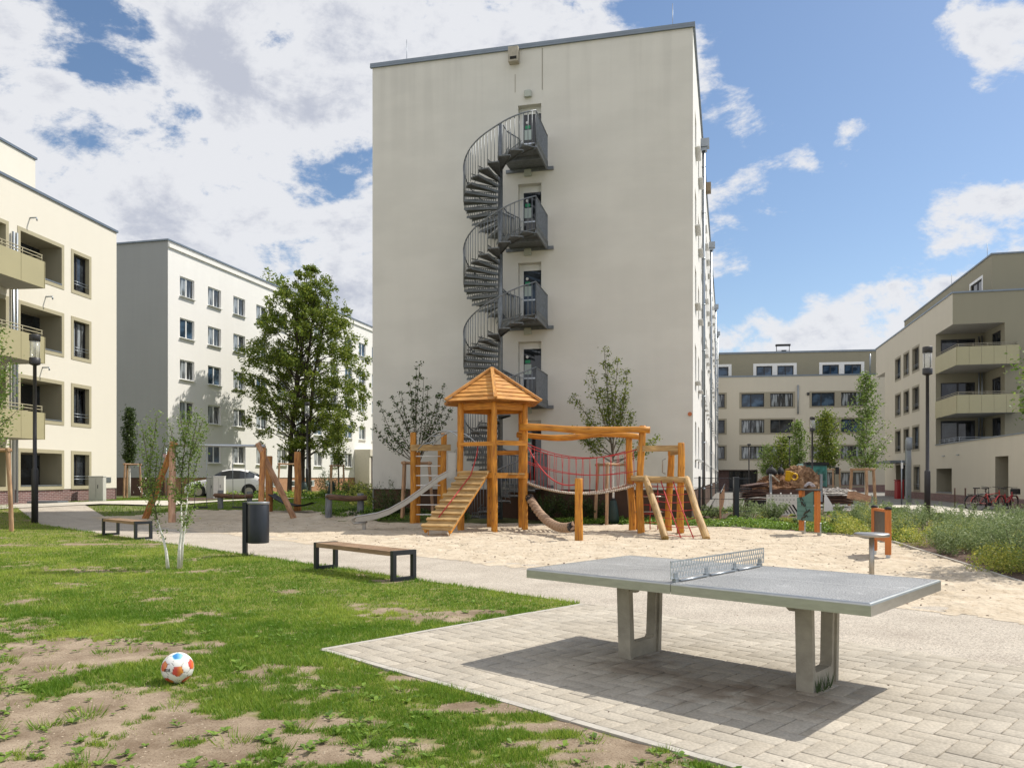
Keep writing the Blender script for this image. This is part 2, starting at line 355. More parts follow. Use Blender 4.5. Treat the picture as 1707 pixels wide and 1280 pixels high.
def wood_mat(name, col, dark, rough=.55, sx=9, sy=.9, crack=.5):
    """wood with grain along the piece (UV v runs along its length), knots and drying cracks"""
    m = bpy.data.materials.new(name); m.use_nodes = True; nt = m.node_tree; N = nt.nodes; L = nt.links; b = N['Principled BSDF']; b.inputs['Roughness'].default_value = rough
    tc = N.new('ShaderNodeTexCoord'); mp = N.new('ShaderNodeMapping'); mp.inputs['Scale'].default_value = (sx, sy, 1); L.new(tc.outputs['UV'], mp.inputs[0])
    n = N.new('ShaderNodeTexNoise'); n.inputs['Scale'].default_value = 3.; n.inputs['Detail'].default_value = 6; n.inputs['Distortion'].default_value = .6; L.new(mp.outputs[0], n.inputs[0])
    cr = N.new('ShaderNodeValToRGB'); cr.color_ramp.elements[0].position = .3; cr.color_ramp.elements[1].position = .62
    cr.color_ramp.elements[0].color = (*dark, 1); cr.color_ramp.elements[1].color = (*col, 1)
    L.new(n.outputs[0], cr.inputs[0])
    n2 = N.new('ShaderNodeTexNoise'); n2.inputs['Scale'].default_value = 2.2; n2.inputs['Detail'].default_value = 2; L.new(tc.outputs['Object'], n2.inputs[0])
    mx = N.new('ShaderNodeMix'); mx.data_type = 'RGBA'; mx.blend_type = 'MULTIPLY'; mx.inputs[0].default_value = crack
    mr = N.new('ShaderNodeMapRange'); mr.inputs['From Min'].default_value = .3; mr.inputs['From Max'].default_value = .7; mr.inputs['To Min'].default_value = .55; mr.inputs['To Max'].default_value = 1.25
    L.new(n2.outputs[0], mr.inputs[0]); L.new(cr.outputs[0], mx.inputs[6]); L.new(mr.outputs[0], mx.inputs[7]); L.new(mx.outputs[2], b.inputs['Base Color'])
    # long thin drying cracks and dark knots
    mp2 = N.new('ShaderNodeMapping'); mp2.inputs['Scale'].default_value = (sx * 3.2, sy * .55, 1); L.new(tc.outputs['UV'], mp2.inputs[0])
    n3 = N.new('ShaderNodeTexNoise'); n3.inputs['Scale'].default_value = 2.6; n3.inputs['Detail'].default_value = 3; n3.inputs['Distortion'].default_value = .3; L.new(mp2.outputs[0], n3.inputs[0])
    mr3 = N.new('ShaderNodeMapRange'); mr3.inputs['From Min'].default_value = .62; mr3.inputs['From Max'].default_value = .67; L.new(n3.outputs[0], mr3.inputs[0])
    vo = N.new('ShaderNodeTexVoronoi'); vo.inputs['Scale'].default_value = 1.; mp3 = N.new('ShaderNodeMapping'); mp3.inputs['Scale'].default_value = (5, 2.6, 1); L.new(tc.outputs['UV'], mp3.inputs[0]); L.new(mp3.outputs[0], vo.inputs[0])
    mr4 = N.new('ShaderNodeMapRange'); mr4.inputs['From Min'].default_value = .13; mr4.inputs['From Max'].default_value = .07; L.new(vo.outputs['Distance'], mr4.inputs[0])
    mxx = N.new('ShaderNodeMath'); mxx.operation = 'MAXIMUM'; L.new(mr3.outputs[0], mxx.inputs[0]); L.new(mr4.outputs[0], mxx.inputs[1])
    sc5 = N.new('ShaderNodeMath'); sc5.operation = 'MULTIPLY'; sc5.inputs[1].default_value = .62; L.new(mxx.outputs[0], sc5.inputs[0])
    mx5 = N.new('ShaderNodeMix'); mx5.data_type = 'RGBA'; mx5.inputs[7].default_value = (dark[0] * .35, dark[1] * .35, dark[2] * .5, 1); L.new(sc5.outputs[0], mx5.inputs[0]); L.new(mx.outputs[2], mx5.inputs[6]); L.new(mx5.outputs[2], b.inputs['Base Color'])
    sb = N.new('ShaderNodeMath'); sb.operation = 'SUBTRACT'; L.new(n.outputs[0], sb.inputs[0]); L.new(mr3.outputs[0], sb.inputs[1])
    bp = N.new('ShaderNodeBump'); bp.inputs['Strength'].default_value = .6; bp.inputs['Distance'].default_value = .012; L.new(sb.outputs[0], bp.inputs['Height']); L.new(bp.outputs[0], b.inputs['Normal'])
    return m
def glass_mat(name, col=(.015, .018, .022), tint=.0, curtain=False, rough=.03):
    m = bpy.data.materials.new(name); m.use_nodes = True; nt = m.node_tree; N = nt.nodes; L = nt.links; b = N['Principled BSDF']
    b.inputs['Roughness'].default_value = rough; b.inputs['Base Color'].default_value = (*col, 1); b.inputs['IOR'].default_value = 1.5; b.inputs['Specular IOR Level'].default_value = .6
    tc = N.new('ShaderNodeTexCoord'); mp = N.new('ShaderNodeMapping'); mp.inputs['Scale'].default_value = (1, 1, .12 if curtain else 1); L.new(tc.outputs['Object'], mp.inputs[0])
    n = N.new('ShaderNodeTexNoise'); n.inputs['Scale'].default_value = 5 if curtain else 1.1; n.inputs['Detail'].default_value = 3; L.new(mp.outputs[0], n.inputs[0])
    cr = N.new('ShaderNodeValToRGB'); cr.color_ramp.elements[0].position = .46; cr.color_ramp.elements[1].position = .6
    cr.color_ramp.elements[0].color = (*col, 1); k = 9 if curtain else 3; cr.color_ramp.elements[1].color = (col[0] * k, col[1] * k, col[2] * k, 1)
    L.new(n.outputs[0], cr.inputs[0]); L.new(cr.outputs[0], b.inputs['Base Color'])
    return m
M = {}
M['gable'] = render_mat('cream_render', (.665, .638, .58), .028, top=16.8)
M['white_wall'] = render_mat('white_render', (.77, .75, .71), .03)
M['grey_gable'] = render_mat('grey_render', (.315, .318, .312), .05)
M['beige'] = render_mat('beige_render', (.72, .68, .585), .02)
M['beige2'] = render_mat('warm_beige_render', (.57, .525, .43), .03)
M['olive_wall'] = render_mat('olive_render', (.30, .275, .20), .03)
M['olive'] = mat('olive_trim', (.40, .36, .24), .7, var=.04, vscale=2)
M['olive_dark'] = mat('olive_trim_dark', (.30, .27, .2), .75, var=.04)
M['panel'] = mat('balcony_panel', (.40, .36, .21), .45, var=.03, vscale=1)
M['soffit'] = mat('soffit', (.42, .40, .36), .9, var=.05)
M['plinth'] = mat('brown_plinth', (.085, .045, .028), .9, var=.15, vscale=3, bump=.2)
M['orange_brick'] = brick_mat('orange_brick', (.40, .17, .08), (.46, .22, .11), (.4, .3, .2))
M['brick'] = brick_mat('purple_brick', (.13, .062, .058), (.20, .10, .09), (.36, .31, .29))
M['zinc'] = mat('zinc', (.32, .35, .38), .4, .85, var=.08, vscale=3)
M['coping'] = mat('coping_metal', (.20, .23, .26), .4, .6, var=.08, vscale=2)
M['steel_dark'] = mat('galvanised_steel', (.19, .205, .22), .5, .55, var=.22, vscale=9, detail=6)
M['steel_tread'] = mat('galvanised_tread', (.17, .182, .19), .6, .5, var=.2, vscale=9)
M['anthracite'] = mat('anthracite_paint', (.022, .026, .032), .38, .2, var=.1, vscale=4)
M['chrome'] = mat('stainless_steel', (.40, .38, .35), .42, 1., var=.06, vscale=12)
M['galv'] = mat('bright_galvanised', (.52, .55, .58), .42, .9, var=.16, vscale=26, detail=6)
M['frame_white'] = mat('white_window_frame', (.78, .78, .76), .45)
M['frame_dark'] = mat('dark_window_frame', (.025, .024, .024), .45)
M['glass'] = glass_mat('window_glass')
M['glass_curtain'] = glass_mat('curtained_glass', (.035, .038, .04), curtain=True)
M['glass_blue'] = glass_mat('sky_tinted_glass', (.02, .035, .055))  # blue of the reflected sky put into the glass colour
M['void'] = mat('dark_interior', (.02, .018, .016), .9)
M['white_paint'] = mat('white_paint', (.78, .77, .74), .5, var=.04)
M['rubber'] = mat('black_rubber', (.018, .018, .019), .75)
M['wood'] = wood_mat('orange_glazed_wood', (.66, .285, .028), (.40, .135, .012))
M['wood_end'] = mat('orange_wood_end', (.42, .17, .04), .7, var=.3, vscale=30)
M['wood_roof'] = wood_mat('yellow_glazed_board', (.66, .33, .085), (.40, .16, .035), .5, 8, 1.0)
M['wood_ramp'] = wood_mat('ochre_ramp_board', (.52, .34, .14), (.30, .17, .06), .6, 8, 1.0)
M['robinia'] = wood_mat('robinia_log', (.60, .36, .22), (.36, .17, .09), .65, 6, .8)
M['robinia_red'] = wood_mat('reddish_robinia_log', (.57, .26, .075), (.27, .09, .03), .6, 6, .8)
M['grey_log'] = wood_mat('weathered_grey_post', (.25, .26, .27), (.13, .135, .14), .8, 7, .8)
M['brown_log'] = wood_mat('weathered_brown_log', (.22, .12, .07), (.085, .045, .028), .8, 7, .8)
M['stake'] = wood_mat('tree_stake', (.52, .33, .19), (.32, .18, .10), .75, 7, .8)
M['bench_wood'] = wood_mat('bench_slat', (.36, .225, .13), (.20, .115, .06), .55, 14, .7)
M['concrete'] = mat('cast_concrete', (.37, .335, .265), .9, var=.22, vscale=5, bump=.3, bscale=60, detail=8)
M['granite'] = mat('speckled_tabletop', (.27, .268, .26), .5, var=.7, vscale=95, detail=2)
M['alu'] = mat('aluminium_edge', (.50, .50, .47), .34, .9, var=.08, vscale=9, stretch=(1, 1, 5))
M['red_rope'] = mat('red_rope', (.42, .035, .035), .75, var=.2, vscale=60)
M['rope_brown'] = mat('braided_hemp', (.36, .24, .16), .9, var=.3, vscale=40, bump=.5)
M['rope_white'] = mat('white_cord', (.62, .56, .48), .85, var=.15, vscale=30)
M['leaf'] = mat('tree_leaf', (.09, .15, .02), .5, var=.0, attr='var', attr_col=(.30, .34, .05), transl=.42, spec=.4)
M['leaf_y'] = mat('young_leaf', (.09, .16, .028), .5, attr='var', attr_col=(.27, .36, .08), transl=.4, spec=.4)
M['leaf_d'] = mat('dark_leaf', (.03, .058, .014), .5, attr='var', attr_col=(.10, .15, .035), transl=.3, spec=.4)
M['shrub_y'] = mat('yellow_green_leaf', (.20, .28, .045), .55, attr='var', attr_col=(.62, .58, .11), transl=.38)
M['shrub_g'] = mat('grey_green_leaf', (.10, .16, .05), .6, attr='var', attr_col=(.33, .40, .17), transl=.35)
M['cover'] = mat('ground_cover_leaf', (.08, .16, .02), .5, attr='var', attr_col=(.28, .42, .06), transl=.38)
M['flower'] = mat('white_petal', (.75, .72, .66), .6, transl=.2)
M['bark'] = mat('bark', (.065, .05, .038), .95, var=.35, vscale=14, bump=.8, bscale=30, stretch=(1, 1, .25))
M['bark_white'] = mat('whitewashed_bark', (.72, .70, .64), .9, var=.22, vscale=18, bump=.5, bscale=30, detail=7)
M['bark_young'] = mat('young_bark', (.13, .11, .08), .9, var=.3, vscale=20)
M['bag'] = mat('green_watering_bag', (.012, .032, .026), .55, var=.2, vscale=8)
M['grass'] = mat('grass_blade', (.12, .235, .02), .5, attr='var', attr_col=(.42, .50, .085), transl=.45, spec=.3)
M['mulch'] = mat('bark_mulch', (.045, .026, .018), .95, col2=(.15, .085, .06), vscale=14, bump=1., bscale=25, bdist=.03, detail=7)

def granite_marks(m):
    nt = m.node_tree; N = nt.nodes; L = nt.links; b = N['Principled BSDF']; cur = b.inputs['Base Color'].links[0].from_socket; tc = N.new('ShaderNodeTexCoord')
    for sc, a_, b_, lo, hi, det in ((1.6, .35, .7, .86, 1.16, 6), (7, .58, .74, 1., 1.3, 6), (22, .62, .7, 1., .72, 3)):
        n = N.new('ShaderNodeTexNoise'); n.inputs['Scale'].default_value = sc; n.inputs['Detail'].default_value = det; L.new(tc.outputs['Object'], n.inputs[0])
        mr = N.new('ShaderNodeMapRange')
        for i, v in zip(('From Min', 'From Max', 'To Min', 'To Max'), (a_, b_, lo, hi)): mr.inputs[i].default_value = v
        L.new(n.outputs[0], mr.inputs[0]); vm = N.new('ShaderNodeVectorMath'); vm.operation = 'SCALE'; L.new(cur, vm.inputs[0]); L.new(mr.outputs[0], vm.inputs['Scale']); cur = vm.outputs[0]
    L.new(cur, b.inputs['Base Color'])
granite_marks(M['granite'])
# ---------------------------------------------------------------- ground
SQ = math.sqrt(.5)
def PQ(p, q): return ((p + q) * SQ, (p - q) * SQ)          # ground axes at 45 degrees: p away-right, q near-right
M['ground'] = mat('far_grass_ground', (.075, .115, .022), .95, col2=(.17, .16, .06), vscale=.9, bump=.8, bscale=9, bdist=.05, detail=8)
def axis(segs):
    out = []
    for a, b, s in segs: out += list(np.arange(a, b, s))
    return np.array(out + [segs[-1][1]])
gx = axis([(-400, -60, 40), (-60, -26, 3), (-26, 10, .8), (10, 60, 5), (60, 400, 40)])
gy = axis([(-60, -4, 8), (-4, 8, 2), (8, 56, .8), (56, 120, 8), (120, 900, 60)])
XX, YY = np.meshgrid(gx, gy); ZZ = terrain(XX, YY) - .035
V = np.stack([XX, YY, ZZ], -1).reshape(-1, 3); w = len(gx); I = np.arange(len(V)).reshape(len(gy), w)
F = np.stack([I[:-1, :-1], I[:-1, 1:], I[1:, 1:], I[1:, :-1]], -1).reshape(-1, 4)
tag(nobj('ground', numesh('ground', V, F, M['ground'], smooth=True)), 'grassy ground running under the housing estate', None, kind='structure')

# bare soil patches in the lawn: photo position and half sizes in metres
patches = [(155, 1085, .85, .42, 1.0), (60, 1110, .55, .35, .9), (110, 1215, 1.0, .3, .95), (60, 1262, .9, .25, .9), (240, 1180, .4, .15, .5), (330, 1215, .4, .15, .35), (480, 1235, .4, .14, .4),
           (700, 1024, .55, .35, .8), (640, 1010, .35, .3, .6), (560, 1262, .3, .1, .5), (830, 1178, .33, .12, .9), (900, 1210, .36, .1, .8), (1000, 1240, .4, .09, .9), (1090, 1262, .4, .07, .9),
           (700, 1130, .22, .08, .9), (60, 908, 1.6, .35, .55), (150, 950, .7, .35, .4), (300, 950, .45, .35, .42), (300, 1000, .45, .2, .5), (660, 968, .3, .2, .7), (530, 1205, .28, .1, .6),
           (180, 907, 1.0, .2, .7), (20, 1010, .5, .3, .35), (330, 1075, .35, .12, .5), (650, 1105, .25, .1, .6), (20, 1180, .6, .3, .8), (340, 1260, .5, .14, .7), (640, 1150, .25, .1, .5), (790, 1022, .3, .2, .6)]
PC = [(G(a, b), c, d, e) for a, b, c, d, e in patches]
def cover(X, Y):
    """0 bare soil .. 1 thick grass"""
    n = fbm(X, Y, 1.5, 5); n2 = fbm(X + 40, Y + 9, 6.0, 3)
    n3 = fbm(X + 11, Y + 70, 14.0, 2); c = .5 + (n - .43) * 2.2 + (n2 - .43) * 1.7 + (n3 - .37) * 1.3 + .37
    c = c + .12 * nS((Y - 6) / 5)
    for g, rx, ry, wt in PC:
        d = ((X - g.x) / rx) ** 2 + ((Y - g.y) / ry) ** 2
        c = c - wt * 1.2 * nS(1.35 - d * .6 - (n2 - .43) * 1.6)
    return np.clip(c, 0, 1)
def pqgrid(p0, p1, q0, q1, st, dz, mask=None, zf=None):
    ps = np.linspace(p0, p1, max(2, int((p1 - p0) / st) + 1)); qs = np.linspace(q0, q1, max(2, int((q1 - q0) / st) + 1))
    P, Q = np.meshgrid(ps, qs); X = (P + Q) * SQ; Y = (P - Q) * SQ; Z = terrain(X, Y) + dz
    if zf is not None: Z = Z + zf(X, Y)
    V = np.stack([X, Y, Z], -1).reshape(-1, 3); I = np.arange(len(V)).reshape(P.shape)
    F = np.stack([I[:-1, :-1], I[1:, :-1], I[1:, 1:], I[:-1, 1:]], -1).reshape(-1, 4)
    if mask is not None:
        c = V[F].mean(1); F = F[mask(c[:, 0], c[:, 1])]
        u, inv = np.unique(F, return_inverse=True); V = V[u]; F = inv.reshape(F.shape)
    # make sure faces look up
    a = V[F]; nz = np.cross(a[:, 1] - a[:, 0], a[:, 2] - a[:, 0])[:, 2]
    F[nz < 0] = F[nz < 0][:, ::-1]
    return V, F
P_SQ, P_LAWN, P_SAND, Q_SQ = 3.75, 7.305, 9.62, -6.10
infr = lambda X, Y: (np.abs(X) < .72 * Y + 2.0)
def lawnz(X, Y): return (fbm(X, Y, 3.0, 3) - .44) * .035
m_ = bpy.data.materials.new('lawn_soil'); m_.use_nodes = True
def lawn_material(m):
    nt = m.node_tree; N = nt.nodes; L = nt.links; b = N['Principled BSDF']; b.inputs['Roughness'].default_value = .95; b.inputs['Specular IOR Level'].default_value = .15
    tc = N.new('ShaderNodeTexCoord')
    def nz(s, d): 
        n = N.new('ShaderNodeTexNoise'); n.inputs['Scale'].default_value = s; n.inputs['Detail'].default_value = d; n.inputs['Roughness'].default_value = .65; L.new(tc.outputs['Object'], n.inputs[0]); return n.outputs[0]
    def mix(f, a, c):
        x = N.new('ShaderNodeMix'); x.data_type = 'RGBA'
        if isinstance(f, float): x.inputs[0].default_value = f
        else: L.new(f, x.inputs[0])
        for i, v in ((6, a), (7, c)):
            if isinstance(v, tuple): x.inputs[i].default_value = (*v, 1)
            else: L.new(v, x.inputs[i])
        return x.outputs[2]
    def rg(s, a, c, lo=0, hi=1):
        r = N.new('ShaderNodeMapRange'); r.inputs['From Min'].default_value = a; r.inputs['From Max'].default_value = c; r.inputs['To Min'].default_value = lo; r.inputs['To Max'].default_value = hi; L.new(s, r.inputs[0]); return r.outputs[0]
    soil = mix(rg(nz(2.2, 7), .36, .64), (.19, .14, .095), (.36, .285, .205))
    soil = mix(rg(nz(70, 3), .55, .7), soil, (.12, .075, .045))
    gr = mix(rg(nz(14, 7), .35, .65), (.10, .15, .025), (.24, .21, .07))
    at = N.new('ShaderNodeAttribute'); at.attribute_name = 'cover'
    col = mix(rg(at.outputs['Fac'], .25, .8), soil, gr); L.new(col, b.inputs['Base Color'])
    bp = N.new('ShaderNodeBump'); bp.inputs['Strength'].default_value = .8; bp.inputs['Distance'].default_value = .012; L.new(nz(45, 6), bp.inputs['Height']); L.new(bp.outputs[0], b.inputs['Normal'])
lawn_material(m_); M['lawn'] = m_
parts_ = [pqgrid(-6, P_LAWN, -36, Q_SQ, .11, .0, infr, lawnz), pqgrid(-6, P_SQ, Q_SQ, 3.2, .07, .0, infr, lawnz)]
V = np.concatenate([parts_[0][0], parts_[1][0]]); F = np.concatenate([parts_[0][1], parts_[1][1] + len(parts_[0][0])])
tag(nobj('lawn', numesh('lawn', V, F, M['lawn'], {'cover': ('POINT', cover(V[:, 0], V[:, 1]))}, smooth=True)), 'worn lawn with patches of bare soil in the foreground', None, kind='structure')

# pale path of compacted gravel and fine pavers between lawn and sand
m_ = mat('path_surface', (.38, .33, .27), .95, col2=(.50, .445, .37), vscale=1.1, bump=.6, bscale=120, bdist=.006, detail=9); M['path'] = m_
def path_material(m):
    nt = m.node_tree; N = nt.nodes; L = nt.links; b = N['Principled BSDF']; src = b.inputs['Base Color'].links[0].from_socket
    tc = N.new('ShaderNodeTexCoord'); n = N.new('ShaderNodeTexNoise'); n.inputs['Scale'].default_value = 75; n.inputs['Detail'].default_value = 3; L.new(tc.outputs['Object'], n.inputs[0])
    mr = N.new('ShaderNodeMapRange'); mr.inputs['From Min'].default_value = .38; mr.inputs['From Max'].default_value = .62; mr.inputs['To Min'].default_value = .62; mr.inputs['To Max'].default_value = 1.22; L.new(n.outputs[0], mr.inputs[0])
    vm = N.new('ShaderNodeVectorMath'); vm.operation = 'SCALE'; L.new(src, vm.inputs[0]); L.new(mr.outputs[0], vm.inputs['Scale']); L.new(vm.outputs[0], b.inputs['Base Color'])
path_material(M['path'])
V, F = pqgrid(P_LAWN, P_SAND + .5, -45, 7.5, .25, .006)
tag(nobj('path', numesh('path', V, F, M['path'], smooth=True)), 'pale gravel path along the sand pit', None, kind='structure')

# sand pit
poly = [G(150, 857.5), G(330, 850), G(520, 852), G(640, 862), Vector((-2.0, 26.0, 0)), Vector((1.5, 25.6, 0)), Vector((5.0, 25.0, 0)), Vector((6.6, 23.8, 0)), Vector((8.0, 21.4, 0)), G(1400, 893), G(1490, 906), G(1707, 975), Vector((6.35, 7.24, 0))]
poly2 = [(p.x, p.y) for p in poly] + [PQ(P_SAND - .6, -1.5), PQ(P_SAND - .6, -36)]
def inpoly(X, Y, pl):
    ins = np.zeros(np.shape(X), bool); j = len(pl) - 1
    for i in range(len(pl)):
        xi, yi = pl[i]; xj, yj = pl[j]
        c = ((yi > Y) != (yj > Y)) & (X < (xj - xi) * (Y - yi) / (yj - yi + 1e-12) + xi); ins ^= c; j = i
    return ins
def sandz(X, Y):
    z = (fbm(X, Y, .7, 3) - .44) * .07 + (fbm(X, Y, 4.5, 3) - .44) * .045
    foot = np.clip(fbm(X + 9, Y + 3, 4.2, 2) - .44, 0, 1) * -.42          # scuffed hollows and footprints
    edge = nS(((X + Y) * SQ - P_SAND) / .5)
    return (z + foot) * edge + .009 + .02 * edge
M['sand'] = mat('play_sand', (.45, .37, .27), .97, col2=(.60, .515, .40), vscale=2.3, bump=1., bscale=11, bdist=.05, spec=.15, detail=8)
def sand_material(m):
    nt = m.node_tree; N = nt.nodes; L = nt.links; b = N['Principled BSDF']; src = b.inputs['Base Color'].links[0].from_socket
    tc = N.new('ShaderNodeTexCoord'); mp = N.new('ShaderNodeMapping'); mp.inputs['Scale'].default_value = (1, 1.25, 1); L.new(tc.outputs['Object'], mp.inputs[0])
    n = N.new('ShaderNodeTexNoise'); n.inputs['Scale'].default_value = 9.; n.inputs['Detail'].default_value = 5; n.inputs['Roughness'].default_value = .7; n.inputs['Distortion'].default_value = .9; L.new(mp.outputs[0], n.inputs[0])
    mr = N.new('ShaderNodeMapRange'); mr.inputs['From Min'].default_value = .60; mr.inputs['From Max'].default_value = .68; mr.inputs['To Max'].default_value = .8; L.new(n.outputs[0], mr.inputs[0])
    mx = N.new('ShaderNodeMix'); mx.data_type = 'RGBA'; mx.inputs[7].default_value = (.26, .165, .09, 1)
    L.new(mr.outputs[0], mx.inputs[0]); L.new(src, mx.inputs[6]); L.new(mx.outputs[2], b.inputs['Base Color'])
sand_material(M['sand'])
V, F = pqgrid(P_SAND - .5, 26, -34, 6, .085, .0, lambda X, Y: inpoly(X, Y, poly2) & infr(X, Y) & ((X + Y) * SQ > P_SAND - .62 + fbm(X, Y, .8, 3) * .8 + fbm(X + 4, Y, 5., 2) * .35), sandz)
tag(nobj('sand_pit', numesh('sand', V, F, M['sand'], smooth=True)), 'footprinted play sand around the climbing frame', None, kind='structure')

# kerbs: edging stones of the paved square and of the sand pit
kc = mat('kerb_concrete', (.42, .39, .34), .9, var=.15, vscale=9, bump=.3)
mb = MB()
def kerb(mb, a, b, w=.06, top=.03, h=.2, seg=1.0):
    a = Vector((*a[:2], 0)); b = Vector((*b[:2], 0)); d = (b - a); L_ = d.length; d.normalize(); n = Vector((-d.y, d.x, 0)); k = max(1, round(L_ / seg))
    for i in range(k):
        q = a + d * (L_ / k) * i; z = T(q.x, q.y) + top - h + random.uniform(-.003, .003)
        mb.obox(q + n * (-w / 2) + Vector((0, 0, z)), d * (L_ / k - .006), n * w, Vector((0, 0, h)))
kerb(mb, PQ(P_SQ, Q_SQ), PQ(P_LAWN, Q_SQ), top=.012); kerb(mb, PQ(P_SQ, Q_SQ), PQ(P_SQ, 4.5), top=.012)
tag(mb.build('kerb_stones', kc), 'pale edging stones around the paved square', None, kind='structure')
mb = MB(); e = [Vector((6.6, 23.8, 0)), Vector((8.0, 21.4, 0)), G(1400, 892), G(1490, 905), G(1707, 975), Vector((6.4, 7.3, 0))]
for a, b in zip(e, e[1:]): kerb(mb, a, b, w=.05, top=.05)
tag(mb.build('sand_kerb', kc), 'thin edging stones between sand and planting bed', None, kind='structure')

# pavers: herringbone of 30 x 15 cm blocks laid square to the lawn, every block a bevelled solid
def pavers():
    s = .15; g = .0026; VV = []; FF = []; va = []
    def block(p0, q0, lp, lq):
        h = random.uniform(-.0015, .0015); tx = random.uniform(-.004, .004); b = .006
        p0 += g; q0 += g; p1 = p0 + lp - 2 * g; q1 = q0 + lq - 2 * g
        p1 = min(p1, P_LAWN + .02); q1 = min(q1, 7.2)
        if p1 - p0 < .02 or q1 - q0 < .02: return
        p0 = max(p0, P_SQ + .035); q0 = max(q0, Q_SQ + .035)
        if p1 - p0 < .02 or q1 - q0 < .02: return
        x, y = PQ((p0 + p1) / 2, (q0 + q1) / 2)
        n = len(VV); z1 = .012 + h
        for (a, c, z) in ((p0, q0, -.03), (p1, q0, -.03), (p1, q1, -.03), (p0, q1, -.03), (p0, q0, z1 - b * .6), (p1, q0, z1 - b * .6), (p1, q1, z1 - b * .6), (p0, q1, z1 - b * .6),
                          (p0 + b, q0 + b, z1), (p1 - b, q0 + b, z1 + tx * .4), (p1 - b, q1 - b, z1 + tx * .4), (p0 + b, q1 - b, z1)):
            X, Y = PQ(a, c); VV.append((X, Y, z))
        v = random.random()
        for k in (0, 4):
            for i in range(4):
                j = (i + 1) % 4; FF.append((n + k + i, n + k + 4 + i, n + k + 4 + j, n + k + j))
        FF.append((n + 11, n + 10, n + 9, n + 8)); va.extend([v] * 9)
    Lb, Wb = .28, .14
    for i in range(-110, 110):
        for j in range(-55, 55):
            p0, q0 = i * Wb + j * Lb, i * Wb - j * Lb
            for (a, c, lp, lq) in ((p0, q0, Lb, Wb), (p0, q0 + Wb, Wb, Lb)):
                if a + lp > P_SQ and a < P_LAWN and c + lq > Q_SQ and c < 5.6: block(a, c, lp, lq)
    return VV, FF, va
VV, FF, va = pavers()
m_ = mat('paver', (.40, .355, .288), .9, attr='var', attr_col=(.45, .405, .335), var=.0, bump=.45, bscale=160, bdist=.004, spec=.25)
def paver_material(m):
    nt = m.node_tree; N = nt.nodes; L = nt.links; b = N['Principled BSDF']; src = b.inputs['Base Color'].links[0].from_socket
    tc = N.new('ShaderNodeTexCoord'); cur = src
    for sc, a, c, lo, hi, det in ((1.3, .35, .68, .84, 1.1, 6), (60, .35, .65, .86, 1.12, 3), (.8, .60, .74, 1., .72, 5)):
        n = N.new('ShaderNodeTexNoise'); n.inputs['Scale'].default_value = sc; n.inputs['Detail'].default_value = det; L.new(tc.outputs['Object'], n.inputs[0])
        mr = N.new('ShaderNodeMapRange'); mr.inputs['From Min'].default_value = a; mr.inputs['From Max'].default_value = c; mr.inputs['To Min'].default_value = lo; mr.inputs['To Max'].default_value = hi; L.new(n.outputs[0], mr.inputs[0])
        vm = N.new('ShaderNodeVectorMath'); vm.operation = 'SCALE'; L.new(cur, vm.inputs[0]); L.new(mr.outputs[0], vm.inputs['Scale']); cur = vm.outputs[0]
    # damp brown stains round the table feet
    for cx, cy, r in STAINS:
        d = N.new('ShaderNodeVectorMath'); d.operation = 'DISTANCE'; d.inputs[1].default_value = (cx, cy, 0); L.new(tc.outputs['Object'], d.inputs[0])
        n = N.new('ShaderNodeTexNoise'); n.inputs['Scale'].default_value = 5; n.inputs['Detail'].default_value = 5; L.new(tc.outputs['Object'], n.inputs[0])
        ad = N.new('ShaderNodeMath'); ad.operation = 'ADD'; L.new(d.outputs['Value'], ad.inputs[0]); L.new(n.outputs[0], ad.inputs[1])
        mr = N.new('ShaderNodeMapRange'); mr.inputs['From Min'].default_value = r + .5; mr.inputs['From Max'].default_value = r * .4 + .5; mr.inputs['To Min'].default_value = 0; mr.inputs['To Max'].default_value = .45; L.new(ad.outputs[0], mr.inputs[0])
        mx = N.new('ShaderNodeMix'); mx.data_type = 'RGBA'; mx.inputs[7].default_value = (.13, .085, .05, 1); L.new(mr.outputs[0], mx.inputs[0]); L.new(cur, mx.inputs[6]); cur = mx.outputs[2]
    L.new(cur, b.inputs['Base Color'])
g1, g2 = G(1060, 1110), G(1340, 1165)
STAINS = [(g1.x, g1.y - .1, .42), (g2.x - .15, g2.y, .45), (g2.x - .6, g2.y + .2, .4)]
paver_material(m_)
tag(nobj('paved_square', numesh('paved_square', VV, FF, m_, {'var': ('FACE', va)})), 'herringbone concrete pavers under the table tennis table', None, kind='structure')
jb = MB(); x = [PQ(P_SQ, Q_SQ), PQ(P_SQ, 7.5), PQ(P_LAWN, 7.5), PQ(P_LAWN, Q_SQ)]
jb.poly([(a, b, .0035) for a, b in x]); tag(jb.build('joint_sand', mat('joint_sand', (.20, .16, .115), .95, var=.3, vscale=30)), 'dark sand in the paver joints', None, kind='structure')

